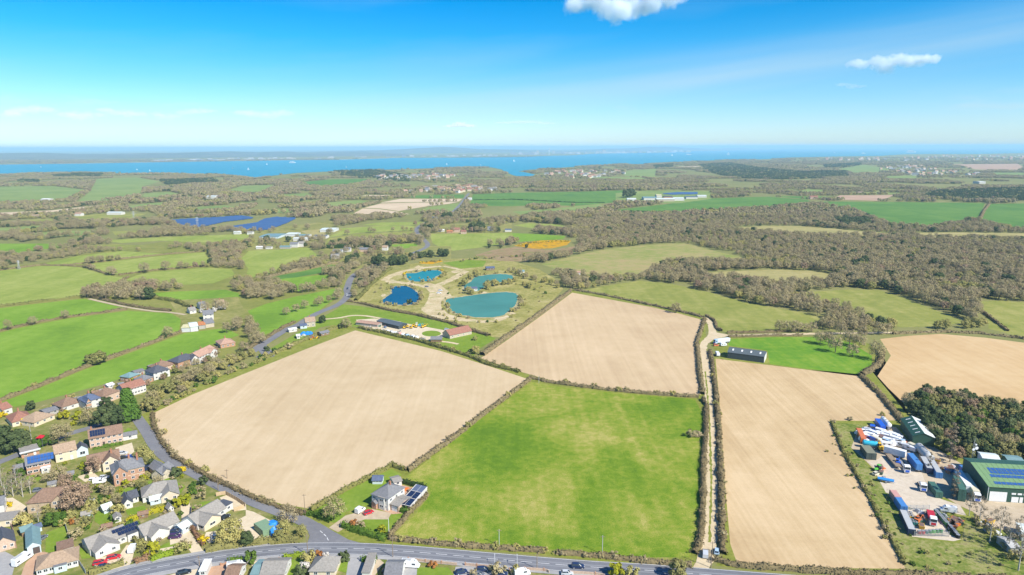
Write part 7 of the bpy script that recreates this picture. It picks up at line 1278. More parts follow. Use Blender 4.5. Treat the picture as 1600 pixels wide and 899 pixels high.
van(156, 738 + 17, 15, 'white', 'white van under the purple tree', 5, 2.1); caravan(1121, 556, 85, 'white site cabin on wheels by the barn', 6); lorry((1139, 535), (1116, 538), 'lblue', 'pale blue horsebox lorry by the track above the barn', 'white', 3.4); car(1119, 541, 10, 'orange', 'orange car before the pale blue lorry', 'suv'); caravan(1130, 541, 10, 'small white caravan right of the orange car', 4.5)
container((407, 825), (421, 837), 'sage', 'pale green shipping container in the gravel yard', 2.8, W_=4.6); 
x, y = P(428, 830); t = thing('covered_trailer', 'trailer under a creased bright blue tarpaulin beside the green container', 'trailer', (x, y, .1), R(125)); mb = MB(); rr = []
for i, u in enumerate(np.linspace(-3.2, 3.2, 9)): rr.append([(u + random.uniform(-.1, .1), s * 1.3 * q + random.uniform(-.08, .08), max(.25, zz * (2.5 + .35 * math.sin(i * 1.7)) * (.75 if i in (0, 8) else 1) + random.uniform(-.1, .1))) for s, q, zz in ((-1, 1.1, .1), (-1, 1, .75), (-1, .5, 1.0), (1, .5, .98), (1, 1, .72), (1, 1.1, .1))])
mb.loft(rr); mb.build('tarpaulin', PT['tarp'], t, fix=True); m = MB(); m.box(-3, 3, -1, 1, .4, .55); m.build('deck', PT['steel'], t); t.scale = (1.25, 1.5, 1.2)
for wx in (-.6, .6):
    for s in (-1, 1): place('wheel', WH, t, (wx, s * 1.05, .33))
x, y = P(479, 523); t = thing('covered_stack', 'heap under a bright blue tarpaulin beside the stone cottage', 'tarpaulin', (x, y, .08), .2); mb = MB(); rr = [[(u, s * 2 * q, max(.1, zz * (2.2 + .3 * math.sin(u * 2)) * (.5 if abs(u) > 4 else 1))) for s, q, zz in ((-1, 1.1, .05), (-1, 1, .7), (-1, .4, 1.0), (1, .4, 1.0), (1, 1, .75), (1, 1.1, .05))] for u in np.linspace(-4.5, 4.5, 8)]; mb.loft(rr); mb.build('tarpaulin', PT['tarp'], t, fix=True)
for i, (px, py, ang, c) in enumerate([(632, 513.5, 10, 'yellow'), (637, 512, 40, 'yellow'), (642, 513.5, 160, 'yellow'), (646, 510.5, 20, 'yellow'), (650, 512, 70, 'yellow'), (656, 510, 10, 'cyan'), (660, 512.5, 120, 'yellow'), (651, 509, 90, 'white'), (664, 511, 30, 'yellow')]):
    digger(px, py, ang, c, ('yellow mini digger' if c == 'yellow' else c + ' mini digger') + ' parked in the row on the nursery gravel', .8, 'mini diggers on the nursery gravel')
for i, (px, py) in enumerate([(606, 521), (612, 522), (618, 523.5), (624, 524), (630, 526), (637, 527.5), (645, 529), (651, 530.5)]):
    caravan(px, py, rng.uniform(0, 180), 'pale stall trailer in the row along the nursery hedge', 3.2, 'stall trailers along the nursery hedge', ['white', 'cgrey', 'white', 'cpink', 'white', 'lblue', 'white', 'white'][i])
# --- lorry yard
Y = lambda X, Yy: (1290 + X / 6.42, 640 + Yy / 6.42)
trailer((1420.5, 721), (1435.5, 739), 'cblue', 'long blue box trailer with its door towards the yard', 4.0)
lorry((1406, 722), (1417.5, 741), 'white', 'white lorry cab with a blue grille beside the blue box trailer', None)
trailer((1387, 714), (1404, 734), 'wood', 'empty brown flatbed trailer left of the white cab', 1.5)
digger(1403, 727, 60, 'blue', 'blue machine between the flatbed and the white cab', 1.0)
lorry((1437, 756), (1443, 770), 'white', 'white lorry cab standing alone in the middle of the yard')
container((1351, 706), (1361, 719), 'cdark', 'dark grey container with a lichened roof at the left of the yard', 3.2, 'olive', W_=4.2)
trailer((1381, 709), (1414, 718), 'white', 'long white refrigerated trailer parked across the yard', 4.0)
tank((1347, 699), (1371, 702), 'cyan', 'bright cyan tanker behind the dark grey container', 1.25, .3, 'tanker_trailer', 'tanker', True)
digger(1376, 704, 80, 'yellow', 'yellow digger at the end of the cyan tanker', 1.3)
container((1341, 677), (1349, 694), 'orange', 'rusty orange container at the far left of the yard', 2.7, 'orange')
lorry((1360, 668), (1363, 676), 'blue', 'bright blue lorry cab at the back of the yard'); trailer((1370, 664), (1379, 676), 'blue', 'dark blue trailer beside the bright blue cab', 3.4); tank((1378, 661), (1389, 673), 'white', 'white tanker at the back of the yard', 1.3, .3, 'tanker_trailer', 'tanker', True)
k = 0
for X, Yy, ty, c, an in [(360, 225, 'v', 'white', 150), (400, 240, 'v', 'navy', 130), (440, 235, 'v', 'white', 140), (480, 250, 'c', 'white', 120), (520, 245, 'v', 'white', 145), (405, 280, 'v', 'white', 130), (450, 300, 'v', 'blue', 130), (500, 310, 'c', 'cream', 110), (545, 300, 't', 'brown', 0), (600, 255, 'c', 'white', 125), (640, 250, 'v', 'white', 130), (680, 270, 'c', 'white', 120), (640, 300, 'v', 'grey', 130), (690, 305, 'c', 'white', 130), (650, 340, 'v', 'white', 100), (700, 345, 'c', 'white', 150), (740, 350, 'c', 'white', 150), (770, 370, 'v', 'silver', 140), (560, 345, 'v', 'white', 150), (600, 360, 'c', 'white', 160), (730, 320, 'v', 'lblue', 130), (380, 320, 'c', 'white', 100), (470, 275, 'v', 'white', 120), (430, 265, 'c', 'white', 135), (570, 270, 'v', 'white', 140), (540, 225, 'c', 'white', 130), (620, 320, 'c', 'white', 140), (665, 325, 'v', 'white', 150), (710, 285, 'v', 'white', 135), (585, 320, 'v', 'lblue', 120), (850, 400, 'v', 'white', 120), (870, 380, 'c', 'cream', 110), (395, 210, 'v', 'silver', 150), (350, 255, 'c', 'white', 120)]:
    px, py = Y(X, Yy + 14); k += 1
    if ty == 'v': van(px, py, an, c, ('white van' if c == 'white' else {'navy': 'dark blue', 'blue': 'blue', 'grey': 'grey', 'silver': 'silver', 'lblue': 'pale blue'}[c] + ' van') + ' packed in the crowd of vehicles at the back of the lorry yard', 5.2, 2.2, 'vehicles packed at the back of the yard')
    elif ty == 'c': caravan(px, py, an, ('white' if c == 'white' else 'cream') + ' caravan packed in the crowd of vehicles at the back of the lorry yard', 5.4, 'vehicles packed at the back of the yard', c)
    else: container(Y(535, 290), Y(610, 345), 'brown', 'dark brown skip container among the packed white vans', 2.2)
tank((1434, 704), (1451, 722), 'cgrey', 'large grey cylindrical tank below the green shed', 1.9, .2); container((1446, 712), (1455, 722), 'cgrey', 'pale grey container beside the grey tank', 2.4)
tractor(1371, 736, 200, 'lime', 'bright green tractor at the left edge of the yard'); car(1369, 742, 30, 'cream', 'pale car below the bright green tractor')
x, y = P(1384, 754); t = thing('boat_trailer', 'blue covered boat on a trailer at the left edge of the yard', 'boat', (x, y, .08), R(-25)); m = MB(); m.loft([[(u, -w_, 1.5), (u, -w_ * .6, .8), (u, w_ * .6, .8), (u, w_, 1.5), (u, 0, 1.9)] for u, w_ in ((-3.2, 1.0), (-1, 1.2), (1.5, 1.0), (3.0, .3))]); m.build('hull', PT['tarp'], t, fix=True); m = MB(); m.box(-3, 3.6, -.1, .1, .45, .6).box(-.3, .3, -1.1, 1.1, .45, .8); m.build('trailer_frame', PT['cgrey'], t)
for s in (-1, 1): place('wheel', WH, t, (0, s * 1.1, .33))
container((1454, 727), (1467, 748), 'cblue', 'blue container with a pale door right of the leafless poplar', 2.7, 'cgrey'); container((1441, 722), (1452, 741), 'navy', 'dark container left of the blue one in shadow', 2.7, 'cgrey'); container((1454, 762), (1467, 779), 'cgreen', 'dark green container beside the grass strip', 2.7)
container((1492, 762), (1502, 784), 'cgreen', 'lower of two stacked dark green containers', 2.6); container((1492, 762), (1502, 784), 'cgreen', 'upper of two stacked dark green containers', 2.6, z=2.68)
trailer((1496, 748), (1513, 774), 'white', 'long white trailer parked beside the big solar shed', 4.0, W_=2.5); lorry((1506, 752), (1527, 786), 'white', 'cream bodied white lorry parked against the big solar shed', 'cream', 3.8, stripe='blue'); container((1502, 735), (1516, 748), 'cblue', 'blue container at the corner of the big solar shed', 2.5)
container((1394, 775), (1402, 786), 'cpink', 'faded red container end to end with the blue one', 2.6, 'cpink'); container((1402, 786.5), (1412, 801), 'cblue', 'mid blue container at the top of the fenced compound', 2.6, 'cblue')
container((1410, 806), (1424, 837), 'navy', 'long dark blue container along the left of the compound', 2.4, 'cgrey', door=True)
lorry((1452, 806), (1458, 824), 'white', 'red and white lorry inside the fenced compound', 'red', 2.4, stripe='red'); digger(1434, 817, 30, 'orange', 'orange digger inside the fenced compound', .9); van(1481, 800, 160, 'white', 'white van on the yard beyond the fenced compound', 5.6, 2.5)
def drum(px, py, col, label, group, name='drum', r=.6, hh=1.2):
    x, y = P(px, py); t = thing(name, label, name.replace('_', ' '), (x, y, .08), random.uniform(0, 3), group); m = MB(); m.tube((0, 0, 0), (0, 0, hh), r, r, 12); m.tube((0, 0, hh * .3), (0, 0, hh * .34), r * 1.06, r * 1.06, 12).tube((0, 0, hh * .66), (0, 0, hh * .7), r * 1.06, r * 1.06, 12); m.build('barrel', PT[col], t); m = MB(); m.tube((0, 0, hh), (0, 0, hh + .06), r * .9, r * .9, 12); m.build('lid', PT['steel'], t)
for i in range(9): drum(1414 + (i % 3) * 4.2 + (i // 3) * 1.4, 804.5 + (i // 3) * 3 + (i % 3) * .9, 'yellow', 'yellow drum standing in the block inside the compound', 'yellow drums in the compound', r=.75, hh=1.5)
for i in range(8): drum(1419 + (i % 4) * 3.6 + (i // 4) * 1.2, 815.5 + (i // 4) * 3.4 + (i % 4) * .7, 'teal', 'dark teal drum standing in the block below the yellow ones', 'teal drums in the compound', r=.65, hh=1.3)
for i in range(9): drum(1462 + i * 2.1, 802 + i * 2.4, 'green' if i % 3 else 'teal', ('green' if i % 3 else 'dark teal') + ' drum in the slanting row right of the compound', 'drums in the slanting row', r=.8, hh=1.4)
for i in range(8): drum(1481 + i * 2.2, 822 + i * 2.7, 'tyre', 'stack of black tyres in the slanting row below the drums', 'black tyre stacks', 'tyre_stack', .75, 1.3)
for i in range(7): drum(1436 + i * 5.6, 834 - .35 * i, ['red', 'red', 'teal', 'green', 'lime', 'green', 'green'][i], {'red': 'red', 'teal': 'dark teal', 'green': 'green', 'lime': 'bright green'}[['red', 'red', 'teal', 'green', 'lime', 'green', 'green'][i]] + ' drum along the lower compound fence', 'drums along the lower compound fence', r=.7, hh=1.1)
def clutter(px, py, kind_, col, label, group):
    x, y = P(px, py); t = thing(kind_, label, kind_.replace('_', ' '), (x, y, .08), rng.uniform(0, 3.1), group); m = MB(); k = rng.uniform(.8, 1.3)
    if kind_ == 'pallet_stack':
        for q in range(rng.integers(3, 8)): m.box(-.6, .6, -.5, .5, q * .16, q * .16 + .04).box(-.6, -.5, -.5, .5, q * .16 + .04, q * .16 + .13).box(-.05, .05, -.5, .5, q * .16 + .04, q * .16 + .13).box(.5, .6, -.5, .5, q * .16 + .04, q * .16 + .13)
        m.build('pallets', PT[col], t)
    elif kind_ == 'skip':
        m.loft([[(-1.2 * k, -.8, 0), (1.2 * k, -.8, 0), (1.2 * k, .8, 0), (-1.2 * k, .8, 0)], [(-1.8 * k, -.9, 1.3), (1.8 * k, -.9, 1.3), (1.8 * k, .9, 1.3), (-1.8 * k, .9, 1.3)]]); m.build('body', PT[col], t, fix=True); m = MB(); m.box(-1.6 * k, 1.6 * k, -.75, .75, 1.25, 1.36); m.build('load', PT['brown'], t)
    else:
        m.loft([[(u, -.7 * q, 0), (u, -.5 * q, .9 * q), (u, .45 * q, 1.05 * q), (u, .75 * q, 0)] for u, q in ((-1.6 * k, .3), (-.7 * k, 1), (.3, 1.2), (1.5 * k, .4))]); m.build('heap', PT[col], t, fix=True); m = MB()
        for q in range(5): m.tube((rng.uniform(-1, 1), rng.uniform(-.6, .6), .5), (rng.uniform(-1.6, 1.6), rng.uniform(-.9, .9), 1.5), .07, .05, 4)
        m.build('scrap', PT['steel'], t)
for poly, n, where in (([(1470, 805), (1500, 812), (1500, 830), (1486, 838)], 16, 'right of the fenced compound'), ([(1430, 800), (1458, 800), (1462, 815), (1440, 830), (1428, 815)], 10, 'inside the fenced compound'), ([(1366, 730), (1376, 730), (1384, 760), (1372, 748)], 7, 'along the left edge of the lorry yard'), ([(1528, 818), (1548, 815), (1575, 858), (1560, 856)], 16, 'among the bare trees below the yard'), ([(1462, 722), (1490, 722), (1500, 745), (1480, 752)], 8, 'on the dirt left of the big solar shed'), ([(1395, 690), (1420, 690), (1432, 704), (1420, 708)], 8, 'before the shed with the pale roof slope'), ([(620, 765), (645, 764), (636, 785), (622, 790)], 5, 'in the paved yard of the white house'), ([(450, 518), (500, 520), (505, 532), (470, 530)], 12, 'in the yard of the stone cottage'), ([(556, 506), (600, 513), (660, 527), (640, 522), (580, 506)], 16, 'on the nursery ground')):
    w = np.array(PP(poly)); k = 0
    while k < n:
        q = rng.uniform(w.min(0), w.max(0))
        if not inside(w, q[:1], q[1:])[0]: continue
        px, py, _ = PROJ(q[0], q[1]); kd, cs_ = [('pallet_stack', ['wood', 'brown', 'cgrey']), ('skip', ['yellow', 'cblue', 'cgreen', 'orange']), ('scrap_heap', ['steel', 'brown', 'cgrey', 'white', 'orange'])][rng.integers(3)]; c_ = cs_[rng.integers(len(cs_))]
        lab = {'wood': 'brown', 'brown': 'dark brown', 'cgrey': 'pale grey', 'yellow': 'yellow', 'cblue': 'blue', 'cgreen': 'dark green', 'orange': 'orange', 'steel': 'dark grey', 'white': 'white'}[c_] + ' ' + kd.replace('_', ' ') + ' ' + where; clutter(px, py, kd, c_, lab, lab); k += 1
def fence(pts, label, h_=2.0, step=2.5, mat='steel', name='fence', solid=False):
    w = resample(PP(pts), step); o = w[0]; t = thing(name, label, 'fence', (*o, .06)); pm = MB(); pm.box(-.06, .06, -.06, .06, 0, h_ + .1); pme = pm.mesh('post', PT[mat]); n = len(w)
    for i in range(n): place('post', pme, t, (w[i][0] - o[0], w[i][1] - o[1], 0))
    for i in range(n - 1):
        a, b = w[i] - o, w[i + 1] - o; l = math.dist(a, b); an = math.atan2(b[1] - a[1], b[0] - a[0]); m = MB()
        if solid: m.box(.06, l - .06, -.025, .025, .08, h_)
        else:
            for zz in (.3, h_ * .6, h_ - .1): m.box(.06, l - .06, -.03, .03, zz, zz + .08)
            for u in np.arange(.2, l, .28): m.box(u, u + .07, -.02, .02, .1, h_)
        m.build('panel', PT[mat], t, (*a, 0), (0, 0, an))
    return t
fence([(1428, 838), (1460, 838.5), (1484, 839)], 'steel palisade fence along the bottom of the compound'); fence([(1412, 797), (1436, 797), (1460, 797)], 'steel palisade fence along the top of the compound', mat='cgrey')
fence([(300, 795), (299, 806), (310, 818)], 'wooden fence along the bungalow drive', 1.7, 1.9, 'wood', solid=True); fence([(338, 776), (352, 773), (372, 784), (386, 794)], 'tan timber fence round the gravel court by the lane', 1.7, 1.9, 'pine', solid=True); fence([(366, 800), (384, 794)], 'pale timber fence beside the gravel yard bungalow', 1.7, 1.9, 'pine', solid=True)
fence([(101, 818), (107, 838), (114, 858), (122, 878), (136, 900)], 'grey concrete panel fence along the narrow garden path', 1.5, 1.9, 'cgrey', solid=True); fence([(196, 818), (205, 836), (214, 856)], 'dark timber fence between the solar bungalow and its neighbour', 1.7, 1.9, 'wood', solid=True); fence([(8, 802), (22, 834), (26, 858)], 'low brick-coloured fence beside the left drive', 1.3, 1.9, 'cpink', solid=True); fence([(1113, 861), (1112, 872), (1111, 884)], 'dark gate fence between the two cars at the track end', 1.6, 2, 'wood'); fence([(168, 792), (152, 798), (138, 803)], 'stone-grey fence left of the greenhouse', 1.2, 1.9, 'cgrey', solid=True)
# brick front walls along the bottom
def wall(pts, label, h_=1.0, mat='pink'):
    w = smooth(PP(pts), 3); o = w[0]; t = thing('garden_wall', label, 'wall', (*o, .06)); m = MB()
    for a, b in zip(w[:-1], w[1:]):
        d = np.array(b) - np.array(a); l = np.linalg.norm(d); n = np.array([-d[1], d[0]]) / l * .12; a_, b_ = np.array(a) - o, np.array(b) - o
        m.solid([(*(a_ - n), 0), (*(b_ - n), 0), (*(b_ + n), 0), (*(a_ + n), 0), (*(a_ - n), h_), (*(b_ - n), h_), (*(b_ + n), h_), (*(a_ + n), h_)], [(4, 5, 6, 7), (0, 1, 5, 4), (2, 3, 7, 6), (1, 2, 6, 5), (3, 0, 4, 7)])
    m.build('brickwork', WALL[mat], t); c = MB()
    for a, b in zip(w[::3], w[3::3]):
        a_ = np.array(a) - o; c.box(a_[0] - .2, a_[0] + .2, a_[1] - .2, a_[1] + .2, 0, h_ + .25)
    c.build('piers', WALL['brick'], t); return t
wall([(638, 876), (665, 879), (690, 881.5), (714, 884)], 'brick front wall before the green lawn at the bottom'); wall([(727, 884), (745, 886), (768, 888)], 'brick front wall left of the purple bush'); wall([(796, 893), (800, 899)], 'short brick wall beside the white lamp post'); wall([(820, 891), (850, 893), (858, 896)], 'brick front wall at the bottom beside the white van'); wall([(880, 896), (930, 899), (945, 902)], 'long low brick wall at the bottom below the passing car'); wall([(436, 875), (424, 876), (412, 877)], 'low brick planter wall on the sandy drive', .7, 'brick'); wall([(345, 884), (353, 882.5), (360, 881)], 'low brick planter wall left of the campervan', .7, 'brick')
# --- poles, lamps, mast, pylons
def pole(px, py, dpx, label, arm=True, mat='wood', r=.14, hh=None):
    x, y = P(px, py); h_ = hh or hgt(px, py, dpx); t = thing('telegraph_pole', label, 'pole', (x, y, .0)); m = MB(); m.tube((0, 0, 0), (0, 0, h_), r, r * .7, 7); m.build('pole', PT[mat], t)
    if arm:
        m = MB(); m.box(-.8, .8, -.06, .06, h_ - .6, h_ - .48)
        for u in (-.7, -.35, .35, .7): m.tube((u, 0, h_ - .48), (u, 0, h_ - .3), .04, .03, 5)
        m.build('crossarm', PT['wood'], t)
    return (x, y, h_)
P1 = pole(780, 853, 24, 'pale telegraph pole in the hedge below the central field, left one', True, 'cgrey'); P2 = pole(941, 866, 27, 'pale telegraph pole in the hedge below the central field, right one', True, 'cgrey'); pole(1111, 888, 38, 'dark wooden pole in the track gateway', True); pole(614, 871, 30, 'dark wooden pole at the roadside below the white house'); pole(608, 838, 26, 'white painted pole in the corner of the white house garden', False, 'white', .1); P3 = pole(477, 806, 32, 'wooden pole behind the lane hedge at the corner of the ploughed field'); pole(481, 868, 30, 'dark wooden pole at the roadside opposite the junction')
pole(341, 766, 17, 'dark wooden pole on the lane verge above the gravel court'); pole(265, 705, 18, 'wooden pole in the hedge of the ploughed field by the lane'); pole(355, 748, 14, 'short wooden pole behind the lane hedge'); pole(312, 886, 16, 'wooden pole beside the white kiosk at the road'); pole(50, 692, 26, 'pale wooden pole beside the street among the dark evergreens', True, 'cgrey'); pole(842, 599, 12, 'pole on the hedge at the top of the central green field', False, 'cgrey'); pole(235, 872, 12, 'short dark pole beside the lime tree on the road hedge', False)
def lamp(px, py, dpx, label):
    x, y = P(px, py); h_ = hgt(px, py, dpx); t = thing('street_lamp', label, 'street lamp', (x, y, .1)); m = MB(); m.tube((0, 0, 0), (0, 0, h_), .09, .06, 7).tube((0, 0, h_), (0, 1.2, h_ + .15), .05, .04, 6); m.build('pole', PT['white'], t); m = MB(); m.box(-.15, .15, 1.0, 1.7, h_ + .08, h_ + .22); m.build('lamp_head', PT['cgrey'], t)
lamp(773, 884, 12, 'white street lamp left of the two on the pavement'); lamp(808, 888, 15, 'white street lamp right of the two on the pavement'); pole(839, 890, 23, 'wooden pole on the pavement right of the street lamps')
x, y = P(1517, 733); h_ = 12.5; t = thing('radio_mast', 'pale lattice radio mast with dishes beside the big solar shed', 'mast', (x, y, .05)); m = MB()
for sx, sy in ((-.45, -.4), (.45, -.4), (0, .5)): m.tube((sx, sy, 0), (sx * .8, sy * .8, h_), .05, .04, 4)
for q in range(12):
    z0, z1 = q * h_ / 12, (q + 1) * h_ / 12; m.tube((-.45, -.4, z0), (.45, -.4, z1), .03, .03, 3, cap=False).tube((.45, -.4, z0), (0, .5, z1), .03, .03, 3, cap=False).tube((0, .5, z0), (-.45, -.4, z1), .03, .03, 3, cap=False)
m.build('lattice', PT['cgrey'], t)
for zz, sx, rr_ in ((10.2, .7, .75), (9.6, -.6, .6), (4.2, -.6, .6), (11.8, .3, .4)):
    m = MB(); m.loft([[(sx + rr_ * q * math.cos(a), -.6 - d, zz + rr_ * q * math.sin(a)) for a in np.linspace(0, 2 * math.pi, 10, endpoint=False)] for q, d in ((.2, -.15), (.8, .0), (1, .2))]); m.build('dish', PT['white'], t, fix=True)
m = MB(); m.tube((0, 0, h_), (0, 0, h_ + 2.2), .05, .03, 5); m.build('aerial', PT['white'], t)
def pylon(px, py, dpx, label):
    x, y = P(px, py); h_ = hgt(px, py, dpx); t = thing('pylon', label, 'pylon', (x, y, 0)); m = MB(); b = h_ * .11
    for sx in (-1, 1):
        for sy in (-1, 1): m.tube((sx * b, sy * b, 0), (sx * b * .3, sy * b * .3, h_ * .65), .16, .12, 3).tube((sx * b * .3, sy * b * .3, h_ * .65), (0, 0, h_), .12, .1, 3)
    for q in range(6):
        z0, z1 = q * h_ * .11, (q + 1) * h_ * .11; k0, k1 = b * (1 - .7 * z0 / (h_ * .65)), b * (1 - .7 * z1 / (h_ * .65))
        for s in (-1, 1): m.tube((-k0, s * k0, z0), (k1, s * k1, z1), .08, .08, 3).tube((k0, s * k0, z0), (-k1, s * k1, z1), .08, .08, 3)
    m.build('lattice', PT['cgrey'], t)
    for zz, l in ((.68, .16), (.80, .2), (.91, .14)):
        m = MB(); m.loft([[(-l * h_, 0, zz * h_), (-l * h_, .1, zz * h_), (-l * h_, 0, zz * h_ + .1)], [(0, -.6, zz * h_), (0, .6, zz * h_), (0, 0, zz * h_ + 1)], [(l * h_, 0, zz * h_), (l * h_, .1, zz * h_), (l * h_, 0, zz * h_ + .1)]]); m.build('crossarm', PT['cgrey'], t, fix=True)
pylon(210, 349, 19, 'steel pylon in the woods left of the solar fields'); pylon(309, 357, 18, 'steel pylon standing before the left solar field'); pylon(30, 421, 14, 'pale steel pylon on the far left pasture')
x, y = P(66, 699); t = thing('canopy', 'red garden canopy on the green bushes', 'canopy', (x, y, .05)); m = MB()
for sx in (-1, 1):
    for sy in (-1, 1): m.tube((sx * 1.4, sy * 1.4, 0), (sx * 1.4, sy * 1.4, 5.2), .05, .05, 5)
m.build('frame', PT['steel'], t); m = MB(); m.solid([(-1.6, -1.6, 5.2), (1.6, -1.6, 5.2), (1.6, 1.6, 5.2), (-1.6, 1.6, 5.2), (0, 0, 6.4)], [(0, 1, 4), (1, 2, 4), (2, 3, 4), (3, 0, 4), (3, 2, 1, 0)]); m.build('cover', PT['red'], t)
def trough(px, py, label, name='sheep', s=1.0):
    pass
# --- boats, ship, far city -----------------------------------------------------------------------------------
def sailboat(px, py, dpx, label):
    x, y = P(px, py, .6); h_ = hgt(px, py, dpx); t = thing('sailing_boat', label, 'boat', (x, y, .7), rng.uniform(-.6, .6)); k = h_ / 12; m = MB(); m.loft([[(u * k, -w_ * k, 1.2 * k), (u * k, 0, -.1), (u * k, w_ * k, 1.2 * k)] for u, w_ in ((-4.5, 1.0), (-1, 1.6), (2, 1.2), (5, .1))]); m.build('hull', PT['white'], t, fix=True)
    m = MB(); m.tube((.5 * k, 0, 1 * k), (.5 * k, 0, 12 * k), .12 * k, .06 * k, 5); m.build('mast', PT['cgrey'], t); m = MB(); m.solid([(.4 * k, .1 * k, 2 * k), (-4.2 * k, .9 * k, 2.2 * k), (.4 * k, .1 * k, 11.8 * k), (-1.4 * k, .55 * k, 6 * k), (.4 * k, 0, 2 * k), (-4.2 * k, .8 * k, 2.2 * k), (.4 * k, 0, 11.8 * k)], [(0, 1, 3), (0, 3, 2), (4, 6, 5), (1, 5, 6, 2)]); m.build('mainsail', PT['white'], t); m = MB(); m.solid([(.7 * k, 0, 10.5 * k), (4.6 * k, 0, 1.6 * k), (1.0 * k, .9 * k, 2.2 * k), (.7 * k, -.08 * k, 10.5 * k), (4.6 * k, -.08 * k, 1.6 * k)], [(0, 1, 2), (3, 4, 2)]); m.build('jib', PT['white'], t)
for px, py, d, w_ in [(64, 262, 3, 'white sailing boat farthest left on the strait'), (214, 266, 2.5, 'small white sail left of centre near the left woods'), (234, 268, 3, 'white sail close above the left woods'), (363, 264, 4, 'white sail left of the pair off the left headland'), (388, 266, 4, 'white sail right of the pair off the left headland'), (417, 258, 3, 'pale sail off the left headland, far out'), (541, 262, 3, 'white sail above the shore village'), (698, 258, 3.4, 'white sail left of the creek mouth'), (803, 253, 4, 'white sail straight above the creek mouth'), (751, 258.5, 2, 'small sail between the creek and the shore village'), (822, 246.5, 3, 'white sail before the far city'), (1050, 244, 3.5, 'white sail left of the pair off the right coast'), (1138, 242.5, 5, 'tall white sail off the right coast'), (1304, 239.5, 2.5, 'small pale sail far right on the strait')]: sailboat(px, py, d, w_)
def ship(px0, px1, py, hpx, label, name='ship'):
    a = P(px0, py, .6); b = P(px1, py, .6); L = math.dist(a, b); hh = hgt((px0 + px1) / 2, py, hpx); t = thing(name, label, 'ship', ((a[0] + b[0]) / 2, (a[1] + b[1]) / 2, .6), math.atan2(b[1] - a[1], b[0] - a[0])); l = L / 2; w_ = L * .07
    m = MB(); m.loft([[(u, -q * w_, hh * .38), (u, -q * w_ * .7, 0), (u, q * w_ * .7, 0), (u, q * w_, hh * .38)] for u, q in ((-l, .8), (-l * .8, 1), (l * .7, 1), (l, .1))]); m.build('hull', PT['white'], t, fix=True)
    m = MB(); m.box(-l * .85, l * .6, -w_ * .9, w_ * .9, hh * .38, hh * .72).box(-l * .75, l * .4, -w_ * .8, w_ * .8, hh * .72, hh * .9); m.build('superstructure', PT['white'], t); m = MB(); m.loft([[(-l * .3 + u, -q, z), (-l * .3 + u + l * .12, -q, z), (-l * .3 + u + l * .12, q, z), (-l * .3 + u, q, z)] for u, q, z in ((0, w_ * .4, hh * .9), (-l * .03, w_ * .3, hh * 1.1))]); m.build('funnel', PT['cblue'], t, fix=True)
    m = MB()
    for z in (.45, .56, .66): m.box(-l * .83, l * .58, -w_ * .91, -w_ * .9, hh * z, hh * (z + .04))
    m.build('window_band', glass, t)
ship(1416, 1431, 238.8, 4.2, 'large white ship on the far right horizon'); ship(452, 462, 255, 2.6, 'grey-white ferry off the left headland'); ship(1072, 1080, 242.5, 2, 'small white ferry off the right coast'); ship(1346, 1352, 240.5, 1.8, 'small pale cargo ship near the large white ship')
# observation tower: two bowed legs joined by a sail-like curve
x, y = P(858, 242); hh = hgt(858, 242, 12.5); t = thing('observation_tower', 'tall white sail shaped tower above the far city', 'tower', (x, y, 0)); w_ = hh * .06; m = MB()
for s in (-1, 1):
    pts = [(s * w_ * .5 * (1 - q) + s * .02 * hh * math.sin(q * 3.1), 0, q * hh * .85) for q in np.linspace(0, 1, 8)]
    for a, b in zip(pts[:-1], pts[1:]): m.tube(a, b, w_ * .28, w_ * .25, 6)
m.build('legs', PT['white'], t); m = MB(); m.loft([[(u, -w_ * .3, z0), (u, w_ * .3, z0), (u, w_ * .3, z1), (u, -w_ * .3, z1)] for u, z0, z1 in ((-w_ * .3, hh * .3, hh * .85), (w_ * .5, hh * .42, hh * .84), (w_ * 1.1, hh * .55, hh * .80), (w_ * 1.3, hh * .66, hh * .74))]); m.build('sail', PT['white'], t, fix=True); m = MB(); m.tube((0, 0, hh * .8), (0, 0, hh), w_ * .2, w_ * .05, 6); m.build('spire', PT['white'], t); m = MB(); m.tube((0, 0, hh * .62), (0, 0, hh * .7), w_ * .9, w_ * .8, 10); m.build('deck', glass, t)
citym = [M('far_city_' + n, c, .05) for n, c in (('pale', (.46, .46, .45)), ('cream', (.40, .38, .33)), ('grey', (.26, .28, .30)))]
for i in range(72):
    px = rng.choice([rng.uniform(800, 900), rng.uniform(880, 1000), rng.uniform(960, 1075)]); py = 242.6 - (px - 800) / 275 * 4.6 + rng.uniform(-1.2, .2); a = P(px, py); k = rng.uniform(20, 70); z = rng.uniform(14, 42) * (1.7 if rng.uniform() < .15 else 1); m = MB(); m.box(-k, k, -40, 40, 0, z).box(-k * .6, k * .3, -30, 30, z, z * 1.12); o = m.build('tower_block', citym[rng.integers(3)], None, (*a, 0)); tag(o, 'pale block in the line of the far city across the water', 'building', 'blocks of the far city')
for i in range(70):
    px = rng.choice([rng.uniform(230, 420), rng.uniform(640, 800), rng.uniform(400, 640)]); w0 = np.interp(px, [237, 400, 525, 625, 800], [252.9, 250.2, 248.6, 245.8, 244.6]); a = P(px, w0 + rng.uniform(-2.0, 0)); k = rng.uniform(12, 40); m = MB(); z = rng.uniform(7, 15); m.box(-k, k, -20, 20, 0, z).solid([(-k, -20, z), (k, -20, z), (k, 20, z), (-k, 20, z), (-k, 0, z * 1.3), (k, 0, z * 1.3)], [(0, 1, 5, 4), (2, 3, 4, 5), (1, 2, 5), (3, 0, 4)]); o = m.build('waterfront_building', citym[rng.integers(3)], None, (*a, 0)); tag(o, 'tiny pale building along the far shore on the left', 'building', 'buildings of the far shore')
